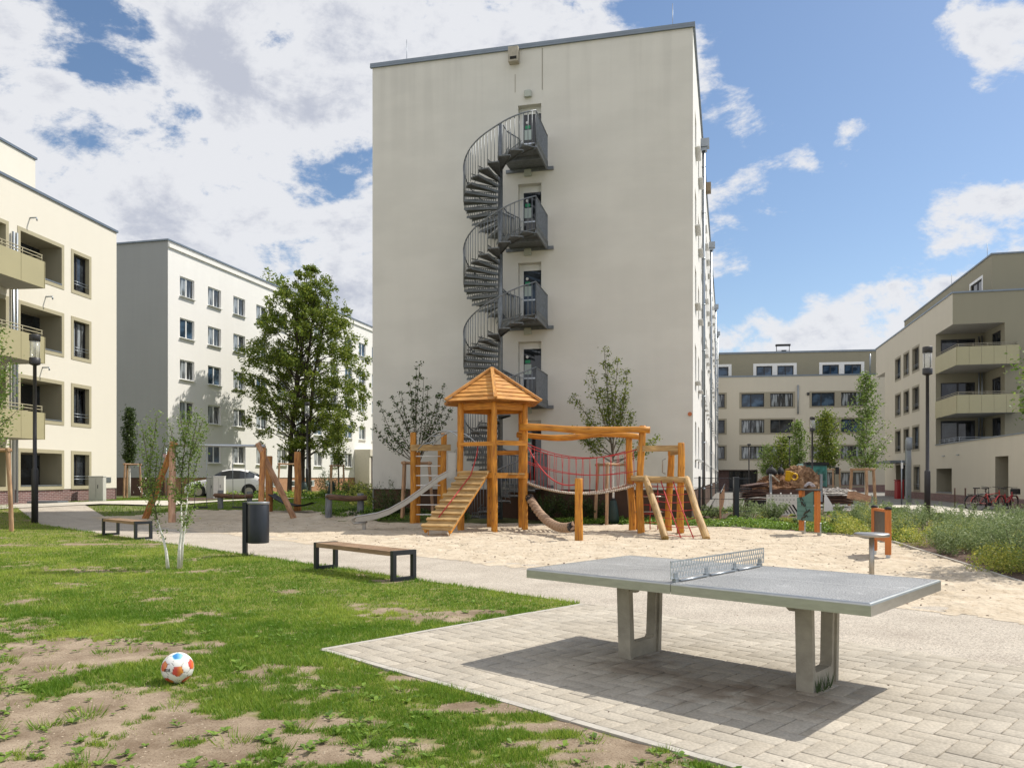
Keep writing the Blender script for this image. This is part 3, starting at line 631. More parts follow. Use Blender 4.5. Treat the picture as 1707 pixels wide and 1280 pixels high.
# far paths, bed soil, service yard
def strip(name, pts, width, z, m, label, step=1.0):
    mb = MB()
    for a, b in zip(pts, pts[1:]):
        a = Vector((a[0], a[1], 0)); b = Vector((b[0], b[1], 0)); d = b - a; n_ = max(1, int(d.length / step)); nn = Vector((-d.y, d.x, 0)).normalized() * width / 2
        for i in range(n_):
            p, q = a + d * i / n_, a + d * (i + 1) / n_
            c = [p - nn, q - nn, q + nn, p + nn]; mb.quad(*[(v.x, v.y, T(v.x, v.y) + z) for v in c])
    return tag(mb.build(name, m), label, None, kind='structure')
M['pale_path'] = mat('pale_path', (.50, .46, .39), .95, var=.12, vscale=2)
ga, gb_, gc, gd = G(-60, 861), G(150, 849.5), G(322, 838), G(560, 828)
strip('footpath', [ga, gb_, gc, gd], 1.1, .03, M['pale_path'], 'narrow pale footpath beyond the swings')
strip('side_path', [G(1500, 842), G(1600, 853), G(1760, 872)], 2.6, .012, M['pale_path'], 'pale path in front of the right hand block')
mb = MB()
def flat(mb, pts, z): mb.poly([(p[0], p[1], z) for p in pts])
bed = [(6.6, 23.8), (8.0, 21.4), tuple(G(1400, 892))[:2], tuple(G(1490, 905))[:2], tuple(G(1707, 975))[:2], (6.4, 7.3), (12, 5), (19, 22), (15, 38), (8, 36)]
flat(mb, bed, .012); tag(mb.build('bed_soil', M['mulch']), 'bark mulch in the right hand planting bed', None, kind='structure')
mb = MB(); flat(mb, [(9, 38), (16, 36), (20, 30), (60, 30), (60, 92), (8, 92)], -.01)
tag(mb.build('yard_paving', mat('yard_paving', (.22, .21, .19), .9, var=.15, vscale=1.5)), 'grey paving of the yard between the blocks', None, kind='structure')

# ---------------------------------------------------------------- buildings
def wallgrid(mb, fr, u0, u1, z0, z1, holes=(), depth=.2, n0=0., mi_wall=0, mi_rev=0, flip=False, reveal=True):
    """wall sheet with real openings; each hole (ua, ub, za, zb[, depth]) gets reveals going inward"""
    us = sorted({u0, u1, *[h[0] for h in holes], *[h[1] for h in holes]}); zs = sorted({z0, z1, *[h[2] for h in holes], *[h[3] for h in holes]})
    us = [u for u in us if u0 - 1e-6 <= u <= u1 + 1e-6]; zs = [z for z in zs if z0 - 1e-6 <= z <= z1 + 1e-6]
    mb.m = mi_wall
    # the outward side must see counter-clockwise faces
    ccw = fr.u.cross(Vector((0, 0, 1))).dot(fr.n) > 0
    def q(a, b, c, d, inv=False):
        if ccw == inv: a, b, c, d = d, c, b, a
        mb.quad(a, b, c, d)
    for i in range(len(us) - 1):
        for j in range(len(zs) - 1):
            uc, zc = (us[i] + us[i + 1]) / 2, (zs[j] + zs[j + 1]) / 2
            if any(h[0] < uc < h[1] and h[2] < zc < h[3] for h in holes): continue
            q(fr.p(us[i], n0, zs[j]), fr.p(us[i + 1], n0, zs[j]), fr.p(us[i + 1], n0, zs[j + 1]), fr.p(us[i], n0, zs[j + 1]))
    if reveal:
        mb.m = mi_rev
        for h in holes:
            mb.m = h[5] if len(h) > 5 else mi_rev; a, b, c, d = h[:4]; dp = h[4] if len(h) > 4 else depth; n1 = n0 - dp
            q(fr.p(a, n0, c), fr.p(a, n0, d), fr.p(a, n1, d), fr.p(a, n1, c)); q(fr.p(b, n1, c), fr.p(b, n1, d), fr.p(b, n0, d), fr.p(b, n0, c))
            q(fr.p(a, n0, d), fr.p(b, n0, d), fr.p(b, n1, d), fr.p(a, n1, d)); q(fr.p(a, n1, c), fr.p(b, n1, c), fr.p(b, n0, c), fr.p(a, n0, c))
    mb.m = 0
def fbox(mb, fr, u0, u1, n0, n1, z0, z1): return mb.obox(fr.p(u0, n0, z0), fr.u * (u1 - u0), fr.n * (n1 - n0), Vector((0, 0, z1 - z0)))
def window_proto(w, h, kind):
    """window in local axes: x along the wall, -y outward, origin at lower left inside the reveal; returns the frame object with its pane"""
    mb = MB(); f = .07; t = .06
    mt = {'white': M['frame_white'], 'dark': M['frame_dark']}[kind.split('_')[0]]
    def b(x0, x1, z0, z1, y0=-.03, y1=.03): mb.obox((x0, y0, z0), (x1 - x0, 0, 0), (0, y1 - y0, 0), (0, 0, z1 - z0))
    b(0, f, 0, h); b(w - f, w, 0, h); b(f, w - f, 0, f); b(f, w - f, h - f, h)
    ml = w * (.5 if 'half' in kind else .42 if 'split' in kind else .5)
    if 'plain' not in kind: b(ml - .05, ml + .05, f, h - f, -.035, .03)
    if 'tilt' in kind:   # a sash tipped inward at the top
        mb.obox((ml + .05, .0, f), (.05, 0, 0), (0, .05, 0), (0, .14, h - 2 * f)); mb.obox((w - f - .05, .0, f), (.05, 0, 0), (0, .05, 0), (0, .14, h - 2 * f))
    o = mb.build('window_frame', mt); WL[o.name] = Vector((0, 0, 0))
    g = MB()
    if 'tilt' in kind:
        g.obox((f, .0, f), (ml - .05 - f, 0, 0), (0, .012, 0), (0, 0, h - 2 * f)); g.obox((ml + .05, .012, f), (w - f - ml - .05, 0, 0), (0, .012, 0), (0, .13, h - 2 * f))
    elif 'plain' in kind: g.obox((f, .0, f), (w - 2 * f, 0, 0), (0, .012, 0), (0, 0, h - 2 * f))
    else:
        g.obox((f, .0, f), (ml - .05 - f, 0, 0), (0, .012, 0), (0, 0, h - 2 * f)); g.obox((ml + .05, .0, f), (w - f - ml - .05, 0, 0), (0, .012, 0), (0, .012 * random.random(), h - 2 * f))
    gm = M['glass_curtain'] if 'curtain' in kind else M['glass_blue'] if 'blue' in kind else M['glass']
    p = g.build('pane', gm, o)
    if 'white' in kind:
        s = MB(); s.obox((-.04, -.30, -.045), (w + .08, 0, 0), (0, .30, 0), (0, 0, .03)); s.build('sill', M['frame_white'], o)
    if 'rail' in kind:   # two thin bars in front of the glass
        s = MB()
        for z in (.28, .40): s.tube([(-.02, -.17, z), (w + .02, -.17, z)], .014, 6)
        s.obox((-.02, -.2, -.03), (w + .04, 0, 0), (0, .2, 0), (0, 0, .03)); s.build('window_rail', M['zinc'], o)
    return o
PROTO = {}
def put_window(parent, fr, u0, z0, w, h, kind, depth):
    """places a window set back by depth in the wall; the first of its size is moved, later ones are copies"""
    key = (round(w, 2), round(h, 2), kind)
    ccw = fr.u.cross(Vector((0, 0, 1))).dot(fr.n) > 0      # u runs left to right seen from outside
    if ccw: p, rz = fr.p(u0, -depth, z0), fr.rz
    else: p, rz = fr.p(u0 + w, -depth, z0), fr.rz + math.pi
    if key not in PROTO:
        o = window_proto(w, h, kind); PROTO[key] = o; o.parent = parent; o.location = p - wl(parent); o.rotation_euler = (0, 0, rz); return o
    return child_at(PROTO[key], parent, p, rz)

# --- tall cream slab with the spiral stair -----------------------------------------------------
TL = (-5.193, 29.48); TU = Vector((.9729, -.2314, 0)); TV = Vector((.2634, .9647, 0)).normalized()
TF = Frame(TL, TU, (-.2314, -.9729)); TW = 11.63; TH = 16.80
TR = TF.p(TW); TS = Frame(TR, TV, (TV.y, -TV.x)); TLEN = 60.
tower = thing('apartment_block', 'tall cream block with a spiral fire stair on its windowless end wall', 'building', (TF.p(TW / 2).x, TF.p(TW / 2).y, 0))
FLOORS = [12.5, 9.7, 6.9, 4.1, 1.3]
doors = [(5.56, 6.40, z, z + 2.24, .34) for z in FLOORS]
mb = MB(); wallgrid(mb, TF, 0, TW, 1.10, TH, doors)
wins = []
for k in range(19):
    t0 = 1.7 + 3.05 * k
    if any(t0 - .3 < p < t0 + 1.5 for p in (8, 23.6, 42, 55)): t0 += .9
    for r in range(5): wins.append((t0, t0 + 1.25, 2.2 + 2.8 * r, 3.55 + 2.8 * r, .16))
mb.m = 1; wallgrid(mb, TS, 0, TLEN, 1.10, TH, wins, mi_wall=1, mi_rev=1)
bk = TF.p(0) + TV * TLEN; br = TF.p(TW) + TV * TLEN
mb.m = 1
mb.quad(bk, TF.p(0), TF.p(0, 0, TH), bk + Vector((0, 0, TH))); mb.quad(br, bk, bk + Vector((0, 0, TH)), br + Vector((0, 0, TH)))
mb.build('wall', [M['gable'], M['white_wall']], tower)
mb = MB()
Z = Vector((0, 0, 1))
i0, i1 = TF.p(.04, -.04), TF.p(TW - .04, -.04)
for a, b in ((i0, i1), (i1, i1 + TV * TLEN), (i0 + TV * TLEN, i0)): mb.quad(a - Z * .3, b - Z * .3, b + Z * 1.12, a + Z * 1.12)
mb.build('plinth', M['plinth'], tower)
mb = MB(); c = .07
a0, a1 = TF.p(-c, c), TF.p(TW + c, c)
mb.prism([p + Z * (TH + .002) for p in (a0, a1, a1 + TV * (TLEN + .2), a0 + TV * (TLEN + .2))], Z * .09); 
mb.build('roof', M['coping'], tower)
mb = MB(); fbox(mb, TF, -c - .004, TW + c + .004, -.02, c + .004, TH - .07, TH - .004); fbox(mb, TS, -.0, TLEN, -.02, c + .004, TH - .07, TH - .004); mb.build('roof_edging', M['coping'], tower)
for (a, b, z0, z1, d) in doors:
    f = MB(); f.m = 0
    fbox(f, TF, a, a + .14, -.335, -.28, z0, z1); fbox(f, TF, b - .05, b, -.335, -.28, z0, z1); fbox(f, TF, a + .14, b - .05, -.335, -.28, z1 - .22, z1)
    D = f.build('door', M['white_paint'], tower)
    g = MB(); fbox(g, TF, a + .14, b - .05, -.33, -.30, z0, z1 - .22); g.build('door_glass', M['glass'], D)
    g = MB(); fbox(g, TF, a + .14, b - .05, -.30, -.275, z0 + .95, z0 + 1.0); fbox(g, TF, a + .14, b - .05, -.30, -.275, z0 + .02, z0 + .12); fbox(g, TF, a + .07, a + .11, -.28, -.2, z0 + 1.0, z0 + 1.03); g.build('door_rail', M['galv'], D)
    g = MB(); fbox(g, TF, a + .20, a + .38, -.299, -.292, z0 + 1.52, z0 + 1.63); g.build('exit_sign', mat('exit_green', (.02, .30, .13), .5), D)
    g = MB(); fbox(g, TF, a + .17, a + .42, -.299, -.294, z0 + 1.12, z0 + 1.48); g.build('notice', mat('notice_paper', (.45, .52, .48), .6), D)
    g = MB(); p = TF.p(a + .27, -.29, z0 + 1.74); g.lathe([(.05, -.008), (.05, .008)], (0, 0, 0), 12)
    g.v = [tuple(p + TF.u * x + Z * y + TF.n * zz) for x, y, zz in g.v]; g.build('round_sticker', M['white_paint'], D)
for z in FLOORS:
    l = MB(); l.bbox((0, 0, 0), (.26, .14, .24), .03); q = TF.p(5.93, .07, z + 2.24 + .36); l.v = [tuple(q + TF.u * x + TF.n * -y + Z * zz) for x, y, zz in l.v]
    tag(l.build('wall_lamp', mat('lamp_cover', (.42, .44, .38), .4, var=.05), tower), None, None)
v = MB(); u_, z_ = TF.hit(858, 84); fbox(v, TF, u_ - .18, u_ + .18, 0, .28, z_ - .52, z_); V_ = v.build('vent_housing', mat('vent_housing', (.40, .36, .29), .7, var=.2, vscale=5), tower)
v = MB(); fbox(v, TF, u_ - .11, u_ + .13, .285, .292, z_ - .46, z_ - .36); v.build('vent_opening', M['void'], V_)
v = MB(); u_, z_ = TF.hit(904, 150); fbox(v, TF, u_ - .012, u_ + .012, .001, .008, z_ - .0, TH - .12); v.build('stain_line', mat('wall_stain', (.28, .25, .2), .9), tower)
v = MB(); u_, z_ = TF.hit(859, 150); fbox(v, TF, u_ - .018, u_ + .008, .001, .006, z_ - .1, z_ + .55); v.build('stain_line', mat('wall_stain_light', (.40, .36, .3), .9), tower)
v = MB(); u_, z_ = TF.hit(1150, 690); v.lathe([(.07, -.02), (.07, .02)], (0, 0, 0), 10); q = TF.p(u_, .02, z_); v.v = [tuple(q + TF.u * x + Z * y + TF.n * zz) for x, y, zz in v.v]; v.build('orange_marker', mat('orange_marker', (.5, .14, .04), .5), tower)
for t in (8, 23.6, 42, 55):
    d = MB(); d.tube([TS.p(t, .12, .15), TS.p(t, .12, 15.8)], .07, 8); 
    for z in range(1, 16, 2): d.tube([TS.p(t, .12, z), TS.p(t, .12, z + .06)], .082, 8)
    D = d.build('downpipe', M['zinc'], tower)
    h = MB(); fbox(h, TS, t - .2, t + .2, .0, .36, 15.85, 16.2); fbox(h, TS, t - .14, t + .14, .02, .26, 15.7, 15.85); h.build('rain_hopper', M['zinc'], D)
for (a, b, z0, z1, d) in wins: put_window(tower, TS, a, z0, b - a, z1 - z0, 'white_curtain', .12)
v = MB(); fbox(v, TS, 14.2, 14.7, 0, .30, 16.15, 16.6); v.build('vent_housing', mat('vent_wood', (.26, .20, .13), .7), tower)
for x, y in ((665, 0), (1120, 0)):
    u_, z_ = TF.hit(x, y); v = MB(); v.tube([TF.p(u_, -.8, TH + .1), TF.p(u_, -.8, TH + 1.3)], .012, 5); v.build('lightning_rod', M['zinc'], tower)

# --- white slab behind the swings ---------------------------------------------------------------
WC = (-22.64, 52.1); WVd = Vector((.2594, .9658, 0)); WF = Frame(WC, WVd, (WVd.y, -WVd.x)); WG = Frame(WC, (-.9729, .2314), (-.2314, -.9729)); WH = 17.1; WL_ = 62.; WB = 1.52
white = thing('apartment_block', 'long white block with a grey end wall behind the swings and parked car', 'building', (*WC, 0))
wins = []
for k in range(20):
    t0 = 1.19 + 3.0 * k
    for r in range(5):
        if r == 0 and k in (0, 9, 10): continue
        wins.append((t0, t0 + 1.5, 2.55 + 2.8 * r, 3.88 + 2.8 * r, .20, k, r))
mb = MB(); wallgrid(mb, WF, 0, WL_, WB, WH, [w[:5] for w in wins], mi_wall=0); wallgrid(mb, WG, 0, 12, WB, WH, mi_wall=1)
mb.m = 0; e0 = WF.p(WL_); e1 = WG.p(12) + WVd * WL_; mb.quad(e0, e1, e1 + Z * WH, e0 + Z * WH); mb.quad(e1, WG.p(12), WG.p(12, 0, WH), e1 + Z * WH)
mb.build('wall', [M['white_wall'], M['grey_gable']], white)
mb = MB(); fbox(mb, WF, 0, WL_, -.25, -.05, -.2, WB + .02); mb.build('plinth', M['orange_brick'], white)
mb = MB(); fbox(mb, WG, 0.06, 12, -.25, -.05, -.2, WB + .02); mb.build('end_plinth', M['plinth'], white)
mb = MB(); a0 = WF.p(-.1, .1); mb.prism([p + Z * (WH + .002) for p in (a0, WF.p(WL_, .1), e1 + WF.n * 0, WG.p(12, .1))], Z * .10); mb.build('roof', M['coping'], white)
mb = MB(); fbox(mb, WF, 0, WL_, .0, .12, WH - .42, WH - .18); mb.build('eaves_band', M['white_wall'], white)
for i, (a, b, z0, z1, d, k, r) in enumerate(wins):
    kd = ['white_curtain', 'white_curtain_tilt', 'white_curtain_half', 'white_blue'][(k * 3 + r * 5 + (k * r) % 3) % 4]
    if k > 12: kd = 'white_curtain'
    put_window(white, WF, a, z0, b - a, z1 - z0, kd, .13)
for k in (12, 15, 18, 21):  # basement windows
    g = MB(); fbox(g, WF, k + .4, k + 1.3, -.045, -.02, .75, 1.3); G_ = g.build('basement_window', M['frame_white'], white); g = MB(); fbox(g, WF, k + .5, k + 1.2, -.02, -.012, .83, 1.22); g.build('pane', M['glass_curtain'], G_)
ua, za = WF.hit(588, 745); 
pc = MB(); fbox(pc, WF, 27.2, 31.5, 0, 1.7, 3.65, 4.3); fbox(pc, WF, 27.2, 27.6, 0.02, 1.6, .3, 3.65); PO = pc.build('porch', mat('porch_render', (.62, .57, .48), .85, var=.05), white)
pc = MB(); fbox(pc, WF, 27.7, 28.0, .7, 1.5, .3, 3.6); fbox(pc, WF, 27.7, 31.4, .0, .1, 3.2, 3.6); pc.build('porch_post', mat('brown_panel', (.06, .03, .025), .7), PO)
pc = MB(); fbox(pc, WF, 28.0, 31.4, .01, .06, .5, 3.2); pc.build('door_glass', M['glass'], PO)

# --- beige block at the left edge ---------------------------------------------------------------
BD = Vector((.1133, .9936, 0)); BE = (-18.38, 36.8); BF = Frame(BE, -BD, (BD.y, -BD.x)); BH = 12.88; BP = 1.04; BLEN = 24.
BG = Frame(BE, (-BD.y, BD.x), (BD.x, BD.y))
beige = thing('apartment_block', 'sunlit beige block with olive balconies and loggias at the left edge', 'building', (*BE, .4))
rows = [1.02, 3.70, 6.55, 9.38]; tops = [2.66, 5.54, 8.39, 11.24]
B = .15
holes = []; trims = []; bw = []; lg = []
for z0, z1 in zip(rows, tops):
    trims.append((1.84, 3.17, z0, z1)); holes.append((1.84 + B, 3.17 - B, z0 + B, z1 - B, .22)); bw.append(holes[-1])
    trims.append((3.62, 6.28, z0, z1)); holes.append((3.62 + B, 6.28 - B, z0 + B, z1 - B, 1.0, 2)); lg.append(holes[-1])  # loggia reveals get the darker olive: recess shade put into the colour
    trims.append((6.74, 10.2, z0 - (.7 if z0 > 2 else 0), z1)); holes.append((6.74 + B, 10.2 - B, z0 + B - (.7 if z0 > 2 else 0), z1 - B, .5)); bw.append(holes[-1])
mb = MB(); wallgrid(mb, BF, 0, BLEN, BP, BH, holes, mi_rev=1)
mb.quad(BG.p(0), BG.p(14), BG.p(14, 0, BH), BG.p(0, 0, BH)); mb.quad(BG.p(14), BG.p(14) - BD * BLEN, BG.p(14, 0, BH) - BD * BLEN, BG.p(14, 0, BH))
mb.quad(BF.p(BLEN), BF.p(BLEN) - BF.n * 14, BF.p(BLEN, 0, BH) - BF.n * 14, BF.p(BLEN, 0, BH))
mb.build('wall', [M['beige'], M['olive'], M['olive_wall']], beige)
mb = MB(); mb.quad(BF.p(0, -.03, -.1), BF.p(BLEN, -.03, -.1), BF.p(BLEN, -.03, BP), BF.p(0, -.03, BP)); mb.build('plinth', M['brick'], beige); mb = MB(); mb.quad(BG.p(0, -.03, -.1), BG.p(14, -.03, -.1), BG.p(14, -.03, BP), BG.p(0, -.03, BP)); mb.build('end_plinth', M['brick'], beige)
mb = MB(); mb.prism([p + Z * (BH + .002) for p in (BF.p(-.06, .06), BF.p(BLEN, .06), BF.p(BLEN, -14), BF.p(-.06, -14))], Z * .10); mb.build('roof', M['coping'], beige)
def trim(parent, fr, u0, u1, z0, z1, b=B, m='olive', pr=.018, name='window_surround'):
    mb = MB(); fbox(mb, fr, u0, u1, 0.002, pr, z1 - b, z1); fbox(mb, fr, u0, u1, .002, pr, z0, z0 + b); fbox(mb, fr, u0, u0 + b, .002, pr, z0 + b, z1 - b); fbox(mb, fr, u1 - b, u1, .002, pr, z0 + b, z1 - b)
    return mb.build(name, M[m], parent)
for t in trims: trim(beige, BF, *t)
for i, h in enumerate(bw): put_window(beige, BF, h[0], h[2], h[1] - h[0], h[3] - h[2], ('dark_rail_split', 'dark_rail_curtain_split', 'dark_rail_tilt')[i % 3] if h[1] - h[0] < 2 else 'dark_curtain', .2 if h[4] < .4 else .45)
for h in lg:
    g = MB(); fbox(g, BF, h[0], h[1], -1.02, -.99, h[2], h[3]); L1 = g.build('loggia_back', M['olive_dark'], beige)
    g = MB(); fbox(g, BF, h[0] + .03, h[1] - .03, -.988, -.96, h[2], h[3] - .06); D = g.build('loggia_door', M['glass'], L1)
    g = MB(); fbox(g, BF, h[0], h[1], -.3, .03, h[2] - .0, h[2] + .05); g.build('loggia_sill', M['zinc'], L1)
    if h[2] > 2:
        g = MB()
        for z in (.30, .42): g.tube([BF.p(h[1] - .55, -.12, h[2] + z), BF.p(h[1], -.12, h[2] + z)], .014, 6)
        g.build('loggia_rail', M['olive'], L1)
for zb in (2.97, 5.83, 8.67):
    n1 = 1.5; u0, u1 = 6.8, 14.0
    g = MB(); fbox(g, BF, u0, u1, 0, n1, zb, zb + .18); BAL = g.build('balcony', M['soffit'], beige)
    us = np.linspace(u0 + .02, u1, 7)
    for a, b in zip(us, us[1:]):
        g = MB(); fbox(g, BF, a + .008, b - .008, n1, n1 + .03, zb - .02, zb + .98); g.build('balcony_panel', M['panel'], BAL)
    g = MB(); fbox(g, BF, u0 - .03, u0, .1, n1 + .03, zb - .02, zb + .98); fbox(g, BF, u1, u1 + .03, .1, n1 + .03, zb - .02, zb + .98); g.build('balcony_panel', M['panel'], BAL)
    g = MB()
    for dz in (1.1, 1.22): g.tube([BF.p(u0 + .03, .2, zb + dz), BF.p(u0 + .03, n1 - .05, zb + dz), BF.p(u1, n1 - .05, zb + dz)], .018, 6)
    for u in np.arange(u0 + .05, u1, 1.0): g.tube([BF.p(u, n1 - .05, zb + .9), BF.p(u, n1 - .05, zb + 1.22)], .014, 6)
    g.build('balcony_rail', M['olive'], BAL)
for du, tp in ((6.42, 10.9), (6.60, 10.9)):
    g = MB(); g.tube([BF.p(du, .09, .55), BF.p(du, .09, tp)], .052, 8); g.build('downpipe', M['zinc'], beige)
for u, z in ((5.6, 11.75), (4.9, 5.95), (4.7, 8.85)):
    g = MB(); g.tube([BF.p(u, 0, z), BF.p(u, .28, z), BF.p(u, .30, z - .12)], .03, 6); g.build('overflow_spout', M['zinc'], beige)
g = MB(); u_, z_ = BF.hit(180.5, 800); fbox(g, BF, u_ - .18, u_ + .18, .0, .02, z_ - .11, z_ + .13); g.build('wall_grille', M['zinc'], beige)
pf = Frame(BF.p(1.4, -3.0)[:2], -BD, (BD.y, -BD.x)); 
mb = MB(); mb.quad(pf.p(0, 0, BH), pf.p(20, 0, BH), pf.p(20, 0, 15.85), pf.p(0, 0, 15.85)); mb.quad(pf.p(0, 0, BH), pf.p(0, -10, BH), pf.p(0, -10, 15.85), pf.p(0, 0, 15.85)); P_ = mb.build('penthouse', M['beige'], beige)
mb = MB(); mb.prism([p + Z * 15.855 for p in (pf.p(-.06, .06), pf.p(20, .06), pf.p(20, -10), pf.p(-.06, -10))], Z * .10); mb.build('penthouse_roof', M['coping'], P_)

# --- beige block on the right --------------------------------------------------------------------
RV = Vector((.2334, .9724, 0)); RO = (22.64, 30.0); RF = Frame(RO, RV, (-RV.y, RV.x)); RH = 12.85; RPOD = 3.63
right = thing('apartment_block', 'shaded beige block with corner balconies and a low podium, at the right edge', 'building', (*RF.p(20)[:2], 0))
t1, t2, tn = 19.33, 22.95, 37.9; tfar = 41.4; ZL = 10.95; ZN = 10.4
RC = Frame(RF.p(t1)[:2], -RF.n, -RV)         # wall facing the camera: u runs to the right
RC2 = Frame(RF.p(t2)[:2], -RF.n, -RV)
colw = []
for x0, x1 in ((1492, 1502), (1506, 1516), (1520.5, 1532.7)): colw.append(tuple(sorted((RF.hit(x0)[0], RF.hit(x1)[0]))))
holes = []; tr = []
for a, b in colw:
    for z0, z1 in ((3.42, 5.32), (6.27, 8.17), (9.12, 11.02)):
        tr.append((a, b, z0, z1)); holes.append((a + B, b - B, z0 + B, z1 - B, .22))
gw = []
a, b = sorted((RF.hit(1522.7)[0], RF.hit(1534)[0])); tr.append((a, b, .5, 2.45)); holes.append((a + B, b - B, .5 + B, 2.45 - B, .22)); wnd = list(holes)
ent = (*sorted((RF.hit(1493.5)[0], RF.hit(1516)[0])), .05, 2.5, .5); op1 = (*sorted((RF.hit(1561)[0], RF.hit(1586.6)[0])), .55, 2.1, 1.6); op2 = (*sorted((RF.hit(1659)[0], RF.hit(1681)[0])), .02, 2.62, 1.6)
mb = MB()
wallgrid(mb, RF, -12, t2, -.1, RPOD, [op2, op1], mi_rev=1); wallgrid(mb, RF, t2, tn, -.1, ZL, holes + [ent], mi_rev=1)
wallgrid(mb, RF, t1, tn, ZL, RH); wallgrid(mb, RF, tn, tfar, ZN, RH)
# wall facing the photographer above the podium, with the corner loggia cut out
wallgrid(mb, RC, 2.88, 15, RPOD, ZL, mi_wall=2); wallgrid(mb, RC, 0, 15, ZL, RH, mi_wall=2)  # olive render; its dark tone also puts this side's shade into the colour
mb.m = 2
bd = [(.30, 2.35, z, z + 2.25, .1) for z in (3.75, 5.62, 8.5)]
bd = [(.30, 2.35, 3.70, 5.25, .1), (.30, 2.35, 5.70, 7.75, .1), (.30, 2.35, 8.55, 10.6, .1)]
wallgrid(mb, RC2, 0, 2.88, RPOD, ZL, bd, mi_wall=2, mi_rev=2)
RSW = Frame(RC.p(2.88)[:2], RV, -RC.u); sd = [(.7, 2.2, z0, z1, .1) for _, _, z0, z1, _ in bd]
mb.m = 2; wallgrid(mb, RSW, 0, t2 - t1, RPOD, ZL, sd, mi_wall=2, mi_rev=2)
mb.m = 3; mb.quad(RF.p(t1, 0, ZL), RF.p(t2, 0, ZL), RF.p(t2, -2.88, ZL), RF.p(t1, -2.88, ZL)); mb.quad(RF.p(tn, 0, ZN), RF.p(tfar, 0, ZN), RF.p(tfar, -3, ZN), RF.p(tn, -3, ZN))
mb.m = 0; mb.quad(RF.p(tn, 0, -.1), RF.p(tn, -15, -.1), RF.p(tn, -15, RH), RF.p(tn, 0, RH)); mb.quad(RF.p(tfar, 0, ZN), RF.p(tfar, -15, ZN), RF.p(tfar, -15, RH), RF.p(tfar, 0, RH))
mb.quad(RF.p(-12, 0, -.1), RF.p(-12, -15, -.1), RF.p(-12, -15, RPOD), RF.p(-12, 0, RPOD))
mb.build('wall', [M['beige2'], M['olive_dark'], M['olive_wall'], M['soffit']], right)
mb = MB(); mb.prism([RF.p(-12.05, .05, RPOD), RF.p(t2, .05, RPOD), RF.p(t2, -15, RPOD), RF.p(-12.05, -15, RPOD)], Z * .07); mb.build('podium_roof', M['coping'], right)
mb = MB(); mb.prism([RF.p(t1 - .06, .06, RH + .002), RF.p(tfar + .05, .06, RH + .002), RF.p(tfar + .05, -15, RH + .002), RF.p(t1 - .06, -15, RH + .002)], Z * .10); mb.build('roof', M['coping'], right)
mb = MB(); pl = [(-12, op2[0]), (op2[1], op1[0]), (op1[0], op1[1]), (op1[1], ent[0]), (ent[1], tn)]
for a, b in pl: mb = MB(); fbox(mb, RF, a, b, -.02, .012, -.1, .48); mb.build('plinth', M['brick'], right)
for t in tr: trim(right, RF, *t, m='olive_dark')
for i, h in enumerate(wnd): put_window(right, RF, h[0], h[2], h[1] - h[0], h[3] - h[2], ('dark_rail_split', 'dark_rail_curtain_split', 'dark_rail_blue_half', 'dark_rail_split')[i * 5 % 4], .2)
for h in bd: put_window(right, RC2, h[0], h[2], h[1] - h[0], h[3] - h[2], 'dark_half', .06)
for h in sd: put_window(right, RSW, h[0], h[2], h[1] - h[0], h[3] - h[2], 'dark_split', .06)
for h, dk in ((op1, .5), (op2, .5)):
    g = MB(); fbox(g, RF, h[0], h[1], -1.62, -1.58, h[2], h[3]); L1 = g.build('recess_back', M['olive_wall'], right)
    g = MB(); fbox(g, RF, h[0] + .1, h[0] + (h[1] - h[0]) * .45, -1.578, -1.55, h[2], h[3] - .1); g.build('recess_door', M['glass'], L1)
    g = MB(); fbox(g, RF, h[0], h[1], -1.0, .04, h[2] - .02, h[2] + .04); g.build('recess_sill', M['zinc'], L1)
g = MB(); fbox(g, RF, ent[0], ent[1], -.5, -.46, 0, 2.5); E_ = g.build('entrance_door', M['void'], right)
g = MB(); fbox(g, RF, ent[0] + .6, ent[1] - .6, -.455, -.44, .05, 2.3); g.build('door_glass', M['glass'], E_)
g = MB(); fbox(g, RF, ent[0] - .5, ent[1] + .4, 0, 1.4, 2.62, 2.80); g.build('entrance_canopy', M['coping'], right)
for zb in (5.42, 8.33):
    a0, a1, w0, w1 = t1 - 1.0, t2 - .15, -.05, 3.3
    BR = Frame(RF.p(a0)[:2], -RF.n, -RV)   # u to the right, n towards the camera; depth goes negative
    g = MB(); fbox(g, BR, w0, w1, -(a1 - a0), 0, zb, zb + .2); BAL = g.build('balcony', M['soffit'], right)
    us = np.linspace(w0, w1, 6)
    for a, b in zip(us, us[1:]):
        g = MB(); fbox(g, BR, a + .006, b - .006, .0, .03, zb - .02, zb + 1.08); g.build('balcony_panel', M['panel'], BAL)
    vs_ = np.linspace(-(a1 - a0), 0, 4)
    for a, b in zip(vs_, vs_[1:]):
        g = MB(); fbox(g, BR, w0 - .03, w0, a + .006, b - .006, zb - .02, zb + 1.08); g.build('balcony_panel', M['panel'], BAL)
    g = MB(); fbox(g, BR, w1, w1 + .03, -.95, 0, zb - .02, zb + 1.08); g.build('balcony_panel', M['panel'], BAL)
    g = MB()
    for dz in (1.16, 1.26): g.tube([BR.p(w0 + .04, -(a1 - a0), zb + dz), BR.p(w0 + .04, -.05, zb + dz), BR.p(w1 - .05, -.05, zb + dz), BR.p(w1 - .05, -.9, zb + dz)], .02, 6)
    for u in np.linspace(w0 + .1, w1 - .05, 5): g.tube([BR.p(u, -.05, zb + 1.0), BR.p(u, -.05, zb + 1.26)], .015, 6)
    g.build('balcony_rail', M['olive_dark'], BAL)
g = MB()
for dz in (.22, .34): g.tube([RF.p(t2 - .2, -.15, RPOD + dz), RF.p(t1 - .8, -.15, RPOD + dz), RC.p(3.2, .8, RPOD + dz)], .018, 6)
